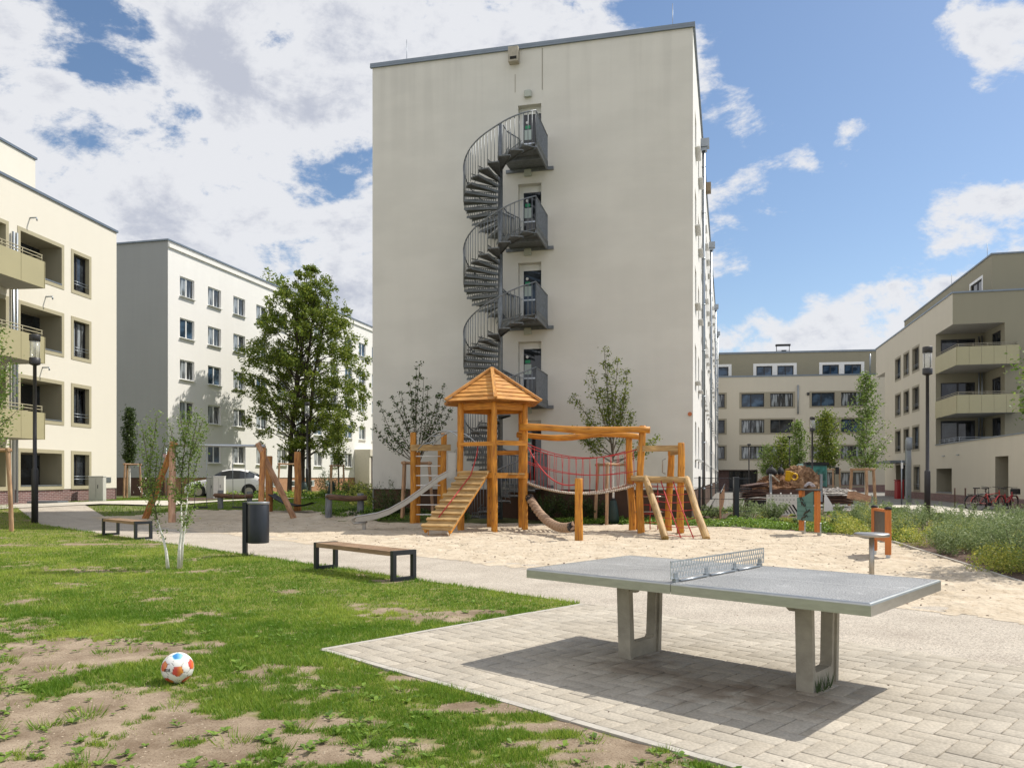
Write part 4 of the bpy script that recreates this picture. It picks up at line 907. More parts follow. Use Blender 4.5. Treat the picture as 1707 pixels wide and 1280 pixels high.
for u in np.linspace(t1 - .8, t2 - .3, 5): g.tube([RF.p(u, -.15, RPOD), RF.p(u, -.15, RPOD + .34)], .014, 6)
g.build('terrace_rail', M['zinc'], right)
for dx in (2.50, 2.68):
    g = MB(); g.tube([RC2.p(dx, .25, RPOD), RC2.p(dx, .25, ZL - .25)], .05, 8); g.build('downpipe', M['zinc'], right)
rp = Frame(RF.p(RF.hit(1588)[0] + 2.6, -3.0)[:2], RV, RF.n); pen = 22.5; ph = 15.75
mb = MB(); pw = [(*sorted((rp.hit(1618)[0], rp.hit(1637)[0])), RH + .3, 14.7, .15)]; wallgrid(mb, rp, 0, pen, RH, ph, pw); mb.quad(rp.p(0, 0, RH), rp.p(0, -12, RH), rp.p(0, -12, ph), rp.p(0, 0, ph)); P_ = mb.build('penthouse', M['olive_wall'], right)
mb = MB(); mb.prism([rp.p(-.06, .06, ph + .002), rp.p(pen, .06, ph + .002), rp.p(pen, -12, ph + .002), rp.p(-.06, -12, ph + .002)], Z * .10); mb.build('penthouse_roof', M['coping'], P_)
trim(right, rp, pw[0][0] - .18, pw[0][1] + .18, pw[0][2] - .18, pw[0][3] + .18, .18, 'white_paint'); put_window(right, rp, pw[0][0], pw[0][2], pw[0][1] - pw[0][0], pw[0][3] - pw[0][2], 'dark', .1)
for a in (4, 12): 
    v = MB(); v.tube([rp.p(a, -1, ph), rp.p(a, -1, ph + 1.8)], .015, 5); v.build('lightning_rod', M['zinc'], right)
for px, py in ((1634, 1), (1560, 1)):
    pass
for px, py, w in ((1573, 760, .5), (1597, 758, .5), (1483, 760, .1)):
    u_, z_ = RF.hit(px, py); g = MB(); fbox(g, RF, u_ - w / 2, u_ + w / 2, 0, .05, z_ - .03, z_ + .03); g.build('wall_vent', M['zinc'], right)

# --- far block across the yard --------------------------------------------------------------------
FU = Vector((.9898, -.1425, 0)); FO = (14.0, 88.2); FF = Frame(FO, FU, (FU.y, -FU.x)); 
far = thing('apartment_block', 'far beige block with olive top storey closing the yard behind the debris trailer', 'building', (*FF.p(20)[:2], 0))
def fr_(x0, x1, y0, y1):
    a, z1 = FF.hit(x0, y0); b, _ = FF.hit(x1, y0); return (a, b, FF.hit((x0 + x1) / 2, y1)[1], FF.hit((x0 + x1) / 2, y0)[1])
FZ = FF.hit(1330, 627)[1]; FTOP = FF.hit(1330, 588)[1]
holes = []; frames = []
for (ya, yb) in ((652.5, 680), (696.5, 723.5), (741, 767), (785, 812)):
    for grp in ([(1172, 1208)], [(1236, 1274), (1284, 1322)], [(1353, 1391.5), (1402, 1441)]):
        if ya > 780 and grp[0][0] < 1300: continue
        z1 = FF.hit(1330, ya + 2.5)[1]; z0 = FF.hit(1330, yb - 2.5)[1]; z0a = FF.hit(1330, yb)[1]; z1a = FF.hit(1330, ya)[1]
        for x0, x1 in grp: holes.append((FF.hit(x0)[0], FF.hit(x1)[0], z0, z1, .25))
        frames.append((FF.hit(grp[0][0])[0] - .22, FF.hit(grp[-1][1])[0] + .22, z0a, z1a, holes[-len(grp):]))
fe = (FF.hit(1170)[0], FF.hit(1263)[0], -.1, FF.hit(1230, 783)[1], 1.0)
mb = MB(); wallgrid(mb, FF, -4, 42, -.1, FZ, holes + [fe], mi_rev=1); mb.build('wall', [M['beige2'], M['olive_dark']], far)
mb = MB(); fbox(mb, FF, -4.05, 42, -12, .06, FZ + .002, FZ + .16); mb.build('ledge', M['coping'], far)
mb = MB(); fbox(mb, FF, fe[1], 42, .002, .02, -.1, .75); mb.build('plinth', M['brick'], far)
mb = MB(); fbox(mb, FF, fe[0], fe[1], -1.02, -.98, 0, fe[3]); E_ = mb.build('entrance_wall', M['brick'], far)
mb = MB(); fbox(mb, FF, FF.hit(1218)[0], FF.hit(1262)[0], -.97, -.94, 0, fe[3] - .1); E2 = mb.build('entrance_glass', M['glass'], E_); 
mb = MB(); 
for x in (1218, 1232, 1246, 1262): u = FF.hit(x)[0]; fbox(mb, FF, u - .06, u + .06, -.93, -.9, 0, fe[3] - .1)
mb.build('entrance_frame', M['frame_dark'], E_)
tf = Frame(FF.p(0, -2.0)[:2], FU, FF.n)
th = []
for x0, x1 in ((1176, 1214), (1261, 1287), (1296, 1322.5), (1371, 1398), (1407.5, 1435)): th.append((tf.hit(x0)[0], tf.hit(x1)[0], FZ + .3, tf.hit(1330, 609.5)[1], .15))
mb = MB(); wallgrid(mb, tf, -4, 40, FZ, FTOP + .3, th); TP = mb.build('top_storey', M['olive_wall'], far)
mb = MB(); fbox(mb, tf, -4, 40, -10, .08, FTOP + .302, FTOP + .5); mb.build('roof', M['coping'], far)
for grp in (th[:1], th[1:3], th[3:5]):
    g = MB(); a, b = grp[0][0] - .35, grp[-1][1] + .35; z0, z1 = FZ + .16, grp[0][3] + .3
    fbox(g, tf, a, b, .002, .06, grp[0][3] + .02, z1); fbox(g, tf, a, grp[0][0] - .02, .002, .06, z0, grp[0][3] + .02); fbox(g, tf, grp[-1][1] + .02, b, .002, .06, z0, grp[0][3] + .02)
    if len(grp) > 1: fbox(g, tf, grp[0][1] + .02, grp[1][0] - .02, .002, .06, z0, grp[0][3] + .02)
    g.build('window_surround', M['white_paint'], TP)
for h in th: put_window(far, tf, h[0], h[2], h[1] - h[0], h[3] - h[2], 'dark_blue_half', .1)
for a, b, z0, z1, hs in frames:
    g = MB(); fbox(g, FF, a, b, .002, .03, hs[0][3], z1); fbox(g, FF, a, b, .002, .03, z0, hs[0][2]); fbox(g, FF, a, hs[0][0], .002, .03, hs[0][2], hs[0][3]); fbox(g, FF, hs[-1][1], b, .002, .03, hs[0][2], hs[0][3])
    if len(hs) > 1: fbox(g, FF, hs[0][1], hs[1][0], .002, .03, hs[0][2], hs[0][3])
    g.build('window_surround', M['olive_dark'], far)
    for h in hs: wi_ = int(h[0] * 1.7 + h[2]) % 4; put_window(far, FF, h[0], h[2], h[1] - h[0], h[3] - h[2], ('dark_blue_split', 'dark_curtain_split', 'dark_split', 'dark_blue_half')[wi_] if h[2] > 4.5 else 'dark_curtain_split', .18)
for x, y0 in ((1330, 642), (1450, 590)):
    u = FF.hit(x)[0]; g = MB(); z1 = FF.hit(x, y0)[1]; g.tube([FF.p(u, .1, FZ + .2 if y0 < 600 else 8.4), FF.p(u, .1, z1)], .08, 8); g.build('downpipe', M['zinc'], far)
u = FF.hit(1347)[0]; g = MB(); fbox(g, FF, u - .12, u + .12, 0, .1, 10.4, 10.7); g.build('wall_lamp', M['frame_dark'], far)
ua, ub = tf.hit(1300)[0], tf.hit(1322)[0]; g = MB(); zt = tf.hit(1311, 572)[1]
for u in (ua, ub): g.tube([tf.p(u, -2, FTOP), tf.p(u, -2, zt)], .04, 6)
g.tube([tf.p(ua, -2, (FTOP + zt) / 2 + .2), tf.p(ub, -2, (FTOP + zt) / 2 + .2)], .03, 6); fbox(g, tf, ua - .1, ub + .1, -2.2, -1.8, zt, zt + .2); fbox(g, tf, ua + .55, ub - .35, -2.1, -1.9, zt - .9, zt - .45)
g.build('roof_antenna', M['frame_dark'], TP)
# ---------------------------------------------------------------- spiral fire stair
PA, PN, SR = 5.237, 1.30, 1.25
def sp(r, ang, z): return TF.p(PA + r * math.cos(ang), PN + r * math.sin(ang), z)      # ang 90 deg = towards the lawn
stair = thing('spiral_staircase', 'galvanised steel spiral fire stair climbing the end wall of the tall cream block', 'staircase', TF.p(PA, PN, 0))
g = MB(); g.tube([sp(0, 0, .1), sp(0, 0, 13.55)], .085, 12); g.build('centre_pole', M['steel_dark'], stair)
NT = 16; A0, A1 = R(30), R(280)
def rr_(a): return SR + .36 * S((R(92) - a) / R(64))
tread0 = None
def tread_mesh(ang, z):
    g = MB(); da = (A1 - A0) / NT; a0, a1 = ang - da * .62, ang + da * .5; c = []
    pts = [sp(.09, a0, z), sp(rr_(a0), a0, z), sp(rr_((a0 + a1) / 2), (a0 + a1) / 2, z), sp(rr_(a1), a1, z), sp(.09, a1, z)]
    g.prism(pts, Vector((0, 0, -.035)))
    for a in (a0, a1):   # folded front and back edges with slots left open
        p, q = sp(.09, a, z - .035), sp(rr_(a), a, z - .035); d = (q - p); nrm = Vector((-d.y, d.x, 0)).normalized() * .012
        g.obox(p - Z * (.05 if a == a0 else .05), d, nrm, Z * .05)
    # perforated riser strip: a row of short bars with gaps
    p, q = sp(.14, a1, z + .0), sp(rr_(a1) - .02, a1, z + .0); d = (q - p).normalized(); L_ = (q - p).length; nrm = Vector((-d.y, d.x, 0)) * .006
    for k in range(14):
        o = p + d * (L_ * k / 14); g.obox(o, d * (L_ / 14 * .42), nrm, Z * .10)
    g.obox(p + Z * .09, d * L_, nrm * 1.2, Z * .03)
    return g
def rail_pt(s, base, dr=0.): # s 0..1 along one flight going down
    return sp(rr_(A0 + (A1 - A0) * s) + dr, A0 + (A1 - A0) * s, base - 2.8 * s)
for fi, zf in enumerate(FLOORS):
    # landing plate with beams and kick plates
    g = MB(); pl = [TF.p(6.66, 2.08, zf), TF.p(6.66, .03, zf), TF.p(PA + .05, .03, zf), TF.p(PA, PN, zf)]
    g.prism(pl, Z * -.04); LD = g.build('landing', M['steel_tread'], stair)
    g = MB(); fbox(g, TF, PA - .1, 6.85, .02, .10, zf - .16, zf - .05); fbox(g, TF, 6.6, 6.66, .14, 2.05, zf - .17, zf - .045); fbox(g, TF, PA + .1, 6.6, 1.0, 1.08, zf - .14, zf - .045)
    g.build('landing_beam', M['steel_dark'], LD)
    if fi < 4 or True:
        n_t = NT - 1 if zf > 1.5 else 6
        for k in range(n_t):
            s = (k + 1) / NT; g = tread_mesh(A0 + (A1 - A0) * (k + .5) / NT + R(3), zf - 2.8 * s + .0)
            g.build('tread', M['steel_tread'], stair)
        # outer handrail and bars of the flight going down
        send = 1.0 if zf > 1.5 else .42
        g = MB(); hr = [rail_pt(s, zf + 1.02) for s in np.linspace(0, send, 30)]; g.tube(hr, .024, 6); 
        st = [rail_pt(s, zf + .02) for s in np.linspace(0, send, 30)]
        nb = int(46 * send)
        for k in range(nb + 1):
            s = send * k / nb; g.tube([rail_pt(s, zf + 1.02), rail_pt(s, zf - .10)], .012, 5)
        g.tube([rail_pt(s, zf + .3, -.35) for s in np.linspace(.35, min(send, .8), 12)], .014, 5)
        g.build('flight_railing', M['steel_dark'], stair)
    # landing railing: front bars, end panel back to the wall
    corner = [sp(rr_(A0), A0, 0), TF.p(6.64, 2.05, 0)]
    g = MB(); g.tube([sp(rr_(A0), A0, zf + 1.02)] + [c + Z * (zf + 1.02) for c in corner[1:]] + [TF.p(6.64, .1, zf + 1.02)], .024, 6)
    tot = []
    for a, b in zip(corner, corner[1:]):
        nbar = max(1, int((b - a).length / .105))
        for k in range(nbar): p = a.lerp(b, k / nbar); g.tube([p + Z * (zf + 1.02), p + Z * (zf - .04)], .012, 5)
    for k in range(19): p = TF.p(6.64, 2.05 - k * .108, 0); g.obox(p + Z * (zf - .05) + TF.u * -.015, TF.n * .012, TF.u * .03, Z * 1.07)
    g.build('landing_railing', M['steel_dark'], stair)
    g = MB(); fbox(g, TF, 6.655, 6.665, .1, 2.05, zf + .0, zf + .12); 
    for a, b in zip(corner, corner[1:]): d = b - a; g.obox(a + Z * (zf + .0), d, Vector((-d.y, d.x, 0)).normalized() * .01, Z * .11)
    g.build('kick_plate', M['steel_tread'], stair)
    # short guard beside the pole on the wall side
    g = MB(); g.tube([TF.p(PA + .08, PN - .1, zf + 1.05), TF.p(PA + .12, PN - .5, zf + 1.0), TF.p(PA + .42, .15, zf + .98), TF.p(PA + .42, .12, zf)], .022, 6)
    for k in range(8): p = TF.p(PA + .1 + .32 * k / 7, PN - .1 - (PN - .22) * k / 7, 0); g.tube([p + Z * (zf + 1.0), p + Z * zf], .011, 5)
    g.build('inner_guard', M['steel_dark'], stair)

# ---------------------------------------------------------------- climbing frame in the sand
def log(mb, a, b, r=.1, wob=.02, n=10, seg=8, taper=.92, seed=None):
    rs = random.Random(seed if seed is not None else random.random()); a, b = Vector(a), Vector(b); d = (b - a); L_ = d.length; dn = d.normalized()
    x = dn.orthogonal().normalized(); y = dn.cross(x); pts = []; rad = []
    ph = [rs.uniform(0, 6.28) for _ in range(4)]
    pts.append(a); rad.append(r * .93)
    for i in range(seg + 1):
        t = i / seg; w = wob * math.sin(math.pi * min(1, t * 1.2)) if wob < .03 else wob
        o = x * (math.sin(ph[0] + t * 5.1) * w) + y * (math.sin(ph[1] + t * 4.3) * w)
        tt = .01 + .98 * t; pts.append(a + d * tt + o); rad.append(r * (1 + (taper - 1) * t) * (1 + .045 * math.sin(ph[2] + t * 9)))
    pts.append(b + (pts[-1] - (a + d * .99))); rad.append(rad[-1] * .9)
    return mb.tube(pts, rad, n)
def P3(px, Y, z): return Vector((PX(px, Y), Y, z))
tc_ = Vector((-.584, 23.0, 0))
climb = thing('climbing_frame', 'orange wooden climbing frame with a roofed tower, slide, ramp, rope bridge and net', 'climbing frame', (tc_.x, tc_.y, 0))
hexa = [tc_ + Vector((math.cos(R(-85 + 60 * k)), math.sin(R(-85 + 60 * k)), 0)) for k in range(6)]
for k, h in enumerate(hexa):
    g = MB(); p = tc_ + (h - tc_) * 1.05; log(g, p - Z * .15, p + Z * (3.62), .092, .018, seed=k + 3); g.build('tower_post', M['wood'], climb)
# roof: six slopes of overlapping boards, hip beams on the ridges
AP = tc_ + Z * 4.60; er = 1.50; ez = 3.62
ev = [tc_ + (h - tc_) * er + Z * ez for h in hexa]
for k in range(6):
    a, b = ev[k], ev[(k + 1) % 6]; g = MB(); nb = 8; nrm = (b - a).cross(AP - a).normalized()
    if nrm.z < 0: nrm = -nrm
    for i in range(nb):
        t0, t1_ = i / nb, (i + 1) / nb + .035
        p, q, r_, s_ = a.lerp(AP, t0), b.lerp(AP, t0), b.lerp(AP, min(t1_, .995)), a.lerp(AP, min(t1_, .995))
        w1, w2 = random.uniform(-.012, .012), random.uniform(-.012, .012); up = nrm * .03; lo = nrm * .006
        v = [p + lo + nrm * .028, q + lo + nrm * .028, r_ + lo, s_ + lo]; vt = [p + nrm * (.058 + w1), q + nrm * (.058 + w2), r_ + nrm * .03, s_ + nrm * .03]
        n0_ = len(g.v); g.v += [tuple(x) for x in v + vt]; L_ = (q - p).length; u0 = random.random() * 9
        uvt = [(u0, u0), (u0, u0 + L_), (u0 + .15, u0 + L_), (u0 + .15, u0)]
        for f in ((3, 2, 1, 0), (4, 5, 6, 7), (0, 1, 5, 4), (1, 2, 6, 5), (2, 3, 7, 6), (3, 0, 4, 7)): g.face([n0_ + j for j in f], uvt)
    g.build('roof_slope', M['wood_roof'], climb)
for k in range(6):
    g = MB(); a = ev[k] + (ev[k] - tc_ - Z * ez) * .03 + Z * .03; d = (AP + Z * .05 - a); side = Vector((-(a - tc_).y, (a - tc_).x, 0)).normalized() * .10
    g.obox(a - side / 2 + Z * .02, side, d, d.cross(side).normalized() * (.06 if d.cross(side).z > 0 else -.06)); g.build('hip_beam', M['wood_roof'], climb)
g = MB(); g.lathe([(.09, -.03), (.10, .02), (.07, .08), (.0, .12)], AP + Z * .02, 10); g.build('roof_finial', M['wood_roof'], climb)
for k in range(6):
    a, b = tc_ + (hexa[k] - tc_) * 1.05, tc_ + (hexa[(k + 1) % 6] - tc_) * 1.05
    g = MB(); d = b - a; n_ = Vector((d.y, -d.x, 0)).normalized()
    g.obox(a + n_ * -.04 + Z * 3.42, d, n_ * .05, Z * .17); g.build('eaves_beam', M['wood'], climb)
    g = MB(); g.obox(a + n_ * .05 + Z * 1.50, d, n_ * .05, Z * .15); g.build('platform_beam', M['wood'], climb)
    if k in (0, 2, 4): g = MB(); g.obox(a + n_ * .05 + Z * (2.42 if k != 2 else 2.2), d, n_ * .05, Z * .13); g.build('guard_rail', M['wood'], climb)
    if k == 5: g = MB(); g.obox(a + n_ * .05 + Z * 2.40, d, n_ * .05, Z * .11); g.build('guard_rail', M['wood'], climb)
g = MB()
for i in range(10):
    x = -.95 + i * .19; hw = min(.95, (1.05 - abs(x)) * 1.3 + .3) if abs(x) > .5 else .9; g.box(tc_ + Vector((x + .09, 0, 1.62)), (.18, hw * 2, .045))
g.build('platform_deck', M['wood_ramp'], climb)
# ramp with cleats and a red pull rope
fn = Vector((math.cos(R(245)), math.sin(R(245)), 0)); fs = Vector((-fn.y, fn.x, 0))
top = tc_ + fn * 1.0 + Z * 1.68; bot = tc_ + fn * 3.15 + Z * .17 + fs * -.0
g = MB(); W_ = .86; d = bot - top; L_ = d.length; dn = d.normalized(); rn = fs.cross(dn).normalized(); rn = rn if rn.z > 0 else -rn
nb = 10
for i in range(nb):
    p = top + dn * (L_ * i / nb); jit = random.uniform(-.015, .015)
    g.obox(p - fs * (W_ / 2 + jit), fs * (W_ + jit), dn * (L_ / nb - .012), rn * .035)
RMP = g.build('ramp_board', M['wood_ramp'], climb)
for i in range(nb):
    g = MB(); p = top + dn * (L_ * (i + .35) / nb); j = random.uniform(-.02, .03); g.obox(p - fs * (W_ / 2 + .03 + j) + rn * .035, fs * (W_ + .05 + j), dn * .085, rn * .05); g.build('ramp_cleat', M['wood_ramp'], RMP)
g = MB()
for s_ in (-.3, .3): g.tube([bot + fs * s_ - dn * .15, bot + fs * s_ * 1.05 - Z * .25 - dn * .12], .012, 6); g.obox(top + fs * (s_ * 1.2 - .03) - rn * .09, fs * .06, d, rn * .09)
g.build('ramp_bearer', M['wood'], RMP)
g = MB(); g.tube([tc_ + fn * .95 + fs * .05 + Z * 2.45, tc_ + fn * .97 + Z * 2.1 + fs * .0, top + dn * .3 + rn * .1, top + dn * 1.2 + rn * .10 - fs * .05, top + dn * 2.2 + rn * .09 - fs * .12], .016, 7)
g.build('pull_rope', M['red_rope'], climb)
# slide
sn = Vector((-1, -.06, 0)).normalized(); ss = Vector((-sn.y, sn.x, 0)); s0 = tc_ + sn * .98 + Vector((0, -.15, 0))
prof = [(-.02, 1.62), (.28, 1.60), (.55, 1.45), (1.0, 1.12), (1.5, .77), (1.95, .52), (2.3, .40), (2.65, .34), (2.86, .31)]
W_ = .40
def slidestrip(mb, off0, off1, h0=0., h1=0., thick=.02):
    for (a, za), (b, zb) in zip(prof, prof[1:]):
        p = s0 + sn * a + ss * off0 + Z * (za + h0); q = s0 + sn * b + ss * off0 + Z * (zb + h0); r_ = s0 + sn * b + ss * off1 + Z * (zb + h1); t_ = s0 + sn * a + ss * off1 + Z * (za + h1)
        mb.quad(p, q, r_, t_)
        e = Vector((0, 0, -thick)) if abs(off0 - off1) > .1 else ss * thick
        mb.quad(p + e, t_ + e, r_ + e, q + e)
g = MB(); slidestrip(g, -W_ / 2, W_ / 2); SL = g.build('slide_chute', M['chrome'], climb)
for sgn in (-1, 1):
    g = MB(); o = sgn * W_ / 2
    for (a, za), (b, zb) in zip(prof, prof[1:]):
        p = s0 + sn * a + ss * o + Z * (za - .06); q = s0 + sn * b + ss * o + Z * (zb - .06); g.obox(p, q - p, ss * (.012 * sgn), Z * .16) 
    g.build('slide_cheek', M['chrome'], SL)
    g = MB(); g.tube([s0 + sn * a + ss * o + Z * (za + .10) for a, za in prof] + [s0 + sn * 2.97 + ss * o + Z * .36, s0 + sn * 3.0 + ss * o + Z * .29, s0 + sn * 2.93 + ss * o + Z * .22, s0 + sn * 2.6 + ss * o + Z * .24], .024, 8); g.build('slide_edge_tube', M['chrome'], SL)
g = MB(); g.tube([s0 + sn * .1 - ss * .23 + Z * 1.75, s0 + sn * .08 - ss * .23 + Z * 2.3, s0 + sn * .05 + ss * .23 + Z * 2.3, s0 + sn * .1 + ss * .23 + Z * 1.75], .022, 8); g.build('slide_hood_bar', M['chrome'], SL)
g = MB(); g.obox(s0 + sn * 2.62 - ss * .05 - Z * .1, sn * .10, ss * .1, Z * .42); g.build('slide_foot', M['chrome'], SL)
g = MB(); 
for sgn in (-1, 1): g.obox(s0 + sn * .05 + ss * (sgn * .25 - .01) + Z * 1.5, sn * .22, ss * .02, Z * .72)
g.build('slide_side_plate', M['chrome'], SL)
# ladder posts with arched ladder to the tower
LP = [Vector((-3.22, 25.7, 0)), Vector((-2.22, 25.6, 0)), Vector((-3.12, 25.98, 0)), Vector((-2.36, 26.0, 0))]
for i, p in enumerate(LP):
    g = MB(); h = (2.98, 2.95, 2.35, 2.45)[i]; log(g, p - Z * .15 + Z * T(p.x, p.y), p + Z * h + Vector((.02, 0, 0)), .105, .02, seed=20 + i); g.build('ladder_post', M['wood'], climb)
g = MB(); g.obox(LP[0] + Vector((-.05, -.14, 2.38)), LP[1] - LP[0] + Vector((.3, 0, 0)), Vector((0, .05, 0)), Z * .2); g.build('ladder_crossbeam', M['wood_ramp'], climb)
for i in range(7):
    z = .32 + i * .315; g = MB(); g.tube([LP[0] + Z * z, LP[1] + Z * z], .02, 6); g.build('ladder_rung', M['white_paint'], climb)
g = MB(); A_ = Vector((-2.85, 25.5, 2.42)); Bp = tc_ + Vector((-.55, .9, 2.48)); arc = []
for s_ in (-.22, .22):
    sd_ = Vector((.7, .7, 0)) * s_; pts = []
    for i in range(13):
        t = i / 12; p = A_.lerp(Bp, t) + Z * (.52 * math.sin(math.pi * t)) + sd_; pts.append(p)
    g.tube(pts, .02, 7); arc.append(pts)
for i in range(1, 12, 2): g.tube([arc[0][i], arc[1][min(12, i + 1)]], .016, 6)
g.build('arched_ladder', M['galv'], climb)
# right hand tower
Q = [Vector((3.50, 21.55, 0)), Vector((4.52, 21.15, 0)), Vector((4.42, 22.25, 0)), Vector((3.38, 22.45, 0))]
for i, (p, h) in enumerate(zip(Q, (2.93, 2.45, 2.42, 2.68))):
    g = MB(); log(g, p - Z * .15, p + Z * h + Vector((.03 * (-1) ** i, 0, 0)), .098, .03, seed=40 + i); g.build('bridge_tower_post', M['wood'], climb)
g = MB(); p = Vector((3.62, 22.75, 0)); log(g, p - Z * .1, p + Z * 1.5, .07, .01, seed=5); g.build('bridge_tower_post', M['wood'], climb)
for k in range(4):
    a, b = Q[k], Q[(k + 1) % 4]; g = MB(); d = b - a; dn = d.normalized(); n_ = Vector((d.y, -d.x, 0)).normalized()
    if k == 0: log(g, a - dn * .22 + n_ * .16 + Z * 1.50, b + dn * .22 + n_ * .16 + Z * 1.46, .085, .012, seed=61)
    else: g.obox(a + n_ * .06 + Z * 1.36, d, n_ * .05, Z * .15)
    g.build('platform_beam', M['wood_ramp'] if k == 0 else M['wood'], climb)
    if k in (1,): g = MB(); g.obox(a - dn * .05 + n_ * .0 + Z * 2.14, d + dn * .2, n_ * .05, Z * .13); g.build('guard_rail', M['wood_ramp'], climb)
g = MB(); a, b = Q[0], Q[1]; d = b - a; g.obox(a + Vector((-.1, -.02, 2.22)), d + Vector((.1, 0, .0)), Vector((0, .05, 0)), Z * .16); g.build('guard_rail', M['wood_ramp'], climb)
g = MB()
for i in range(6): p = Q[0].lerp(Q[1], (i + .5) / 6); q = Q[3].lerp(Q[2], (i + .5) / 6); g.tube([p + Z * 1.46, q + Z * 1.46], .085, 8)
g.build('platform_deck', M['wood_ramp'], climb)
for z in (.55, .98): g = MB(); g.tube([Q[3] + Z * z, Q[2] + Z * z], .018, 6); g.build('ladder_rung', M['chrome'], climb)
g = MB(); g.tube([Q[2] + Vector((-.12, -.05, 1.62)), Q[2] + Vector((-.2, -.05, 1.66)), Q[2] + Vector((-.2, -.05, 2.0)), Q[2] + Vector((-.12, -.05, 2.05))], .015, 6); g.build('grab_handle', M['chrome'], climb)
legs = [(Vector((3.60, 21.38, 1.52)), G(1109, 899)), (Vector((4.62, 21.0, 1.50)), G(1178, 900))]
for i, (a, b) in enumerate(legs):
    g = MB(); log(g, b + Z * .02, a, .095, .015, seed=70 + i, taper=.95); g.build('slanted_leg', M['wood_ramp'], climb)
# climbing net between the slanted legs
(a0, b0), (a1, b1) = legs
g = MB(); bm1 = b0.lerp(b1, .5)
for t in (.36, .66):
    p = a0.lerp(a1, t); q = b0.lerp(b1, t + .02); g.tube([p, p.lerp(q, .5) - Z * .05, q + Z * .05], .017, 6)
for i in range(1, 8):
    s_ = i / 7.6; p, q = a0.lerp(b0, s_), a1.lerp(b1, s_); m = p.lerp(q, .5) - Z * .045; g.tube([p, p.lerp(q, .36) - Z * .045, p.lerp(q, .66) - Z * .045, q], .009, 5)
g.build('climbing_net', M['red_rope'], climb)
g = MB()
for t in (.3, .5, .7):
    p = Q[3].lerp(Q[2], t) + Z * 1.35 + Vector((0, .02, 0)); g.tube([p, p - Z * 1.3], .014, 5)
for i in range(5): g.tube([Q[3].lerp(Q[2], .3) + Z * (.25 + i * .25), Q[3].lerp(Q[2], .7) + Z * (.25 + i * .25)], .011, 5)
g.build('rear_net', M['red_rope'], climb)
# long wavy beams and the rope bridge
def wavy(a, b, r, amp, seed):
    rs = random.Random(seed); pts = []; rad = []
    for i in range(19):
        t = i / 18; p = Vector(a).lerp(Vector(b), t) + Z * (amp * math.sin(t * 5.2 + seed) * math.sin(math.pi * min(1, t * 1.0))) + Vector((0, .03 * math.sin(t * 6), 0)); pts.append(p); rad.append(r * (1 + .10 * math.sin(t * 11 + seed) ) * (1.08 - .16 * t))
    return pts, rad
g = MB(); pts, rad = wavy((PX(868, 22.5), 22.35, 2.94), (PX(1084, 21.35), 21.4, 2.80), .098, .045, 2.0); g.tube(pts, rad, 10); g.build('top_beam', M['wood'], climb)
g = MB(); pts, rad = wavy((PX(862, 23.4), 23.4, 2.78), (PX(1070, 22.3), 22.3, 2.66), .085, .09, 3.4); g.tube(pts, rad, 10); g.build('top_beam', M['wood'], climb)
br_a = [tc_ + Vector((1.02, -.42, 0)), tc_ + Vector((.95, .62, 0))]; br_b = [Q[0], Q[3]]
def sag(a, b, za, zb, s, n=17): return [Vector((*a.lerp(b, i / (n - 1)).xy, za + (zb - za) * i / (n - 1) - s * 4 * (i / (n - 1)) * (1 - i / (n - 1)))) for i in range(n)]
for k in range(2):
    a, b = br_a[k], br_b[k]
    g = MB(); L1 = sag(a, b, 2.48, 2.32, .33); L2 = sag(a, b, 1.98, 1.72, .25); L0 = sag(a, b, 1.38, 1.36, .30)
    g.tube(L1, .015, 6); g.tube(L2, .010, 5)
    for i in range(1, 17): j = Vector((random.uniform(-.03, .03), 0, 0)); g.tube([L1[i], L2[i] + j, L0[i]], .008, 5)
    g.build('bridge_net', M['red_rope'], climb)
    g = MB()
    for i in range(len(L0) - 1):
        for s_ in range(4):
            p, q = L0[i].lerp(L0[i + 1], s_ / 4), L0[i].lerp(L0[i + 1], (s_ + .62) / 4); g.tube([p, q], .034, 7)
    g.build('bridge_beads', M['rope_white'], climb)
    g = MB(); g.tube(L0, .022, 6); g.build('bridge_cable', M['rope_brown'], climb)
g = MB(); L0, L1 = sag(br_a[0], br_b[0], 1.38, 1.36, .3, 26), sag(br_a[1], br_b[1], 1.38, 1.36, .3, 26)
for p, q in zip(L0[1:-1], L1[1:-1]): g.tube([p - Z * .01, q - Z * .01], .03, 6)
g.build('bridge_rungs', M['rope_brown'], climb)
# braided tube rope to the single post
SP = Vector((1.58, 18.75, 0))
g = MB(); log(g, SP - Z * .15, SP + Z * 1.50 + Vector((.0, 0, 0)), .10, .016, seed=11); g.build('single_post', M['wood'], climb)
a = tc_ + Vector((1.08, -.5, .95)); b = SP + Vector((-.1, .12, .36)); core = []
for i in range(61):
    t = i / 60; p = a.lerp(b, t) - Z * (.42 * 4 * t * (1 - t) * (.75)); core.append(p)
g = MB(); 
for s_ in range(3):
    pts = []
    for i, p in enumerate(core):
        tn_ = (core[min(i + 1, 60)] - core[max(i - 1, 0)]).normalized(); x = tn_.cross(Z).normalized(); y = x.cross(tn_); an = i * .62 + s_ * 2.094; pts.append(p + (x * math.cos(an) + y * math.sin(an)) * .062)
    g.tube(pts, .066, 7)
RB = g.build('braided_rope', M['rope_brown'], climb)
for p, q in ((core[0], core[3]), (core[57], core[60])): g = MB(); g.tube([p, q], .125, 10); g.build('rope_cuff', M['rubber'], RB)
g = MB(); a = tc_ + Vector((1.05, -.5, 2.35)); b = SP + Vector((-.08, .05, 1.35)); g.tube([a.lerp(b, t) - Z * (.55 * 4 * t * (1 - t) * .6) for t in np.linspace(0, 1, 15)], .018, 6); g.build('side_rope', M['red_rope'], climb)

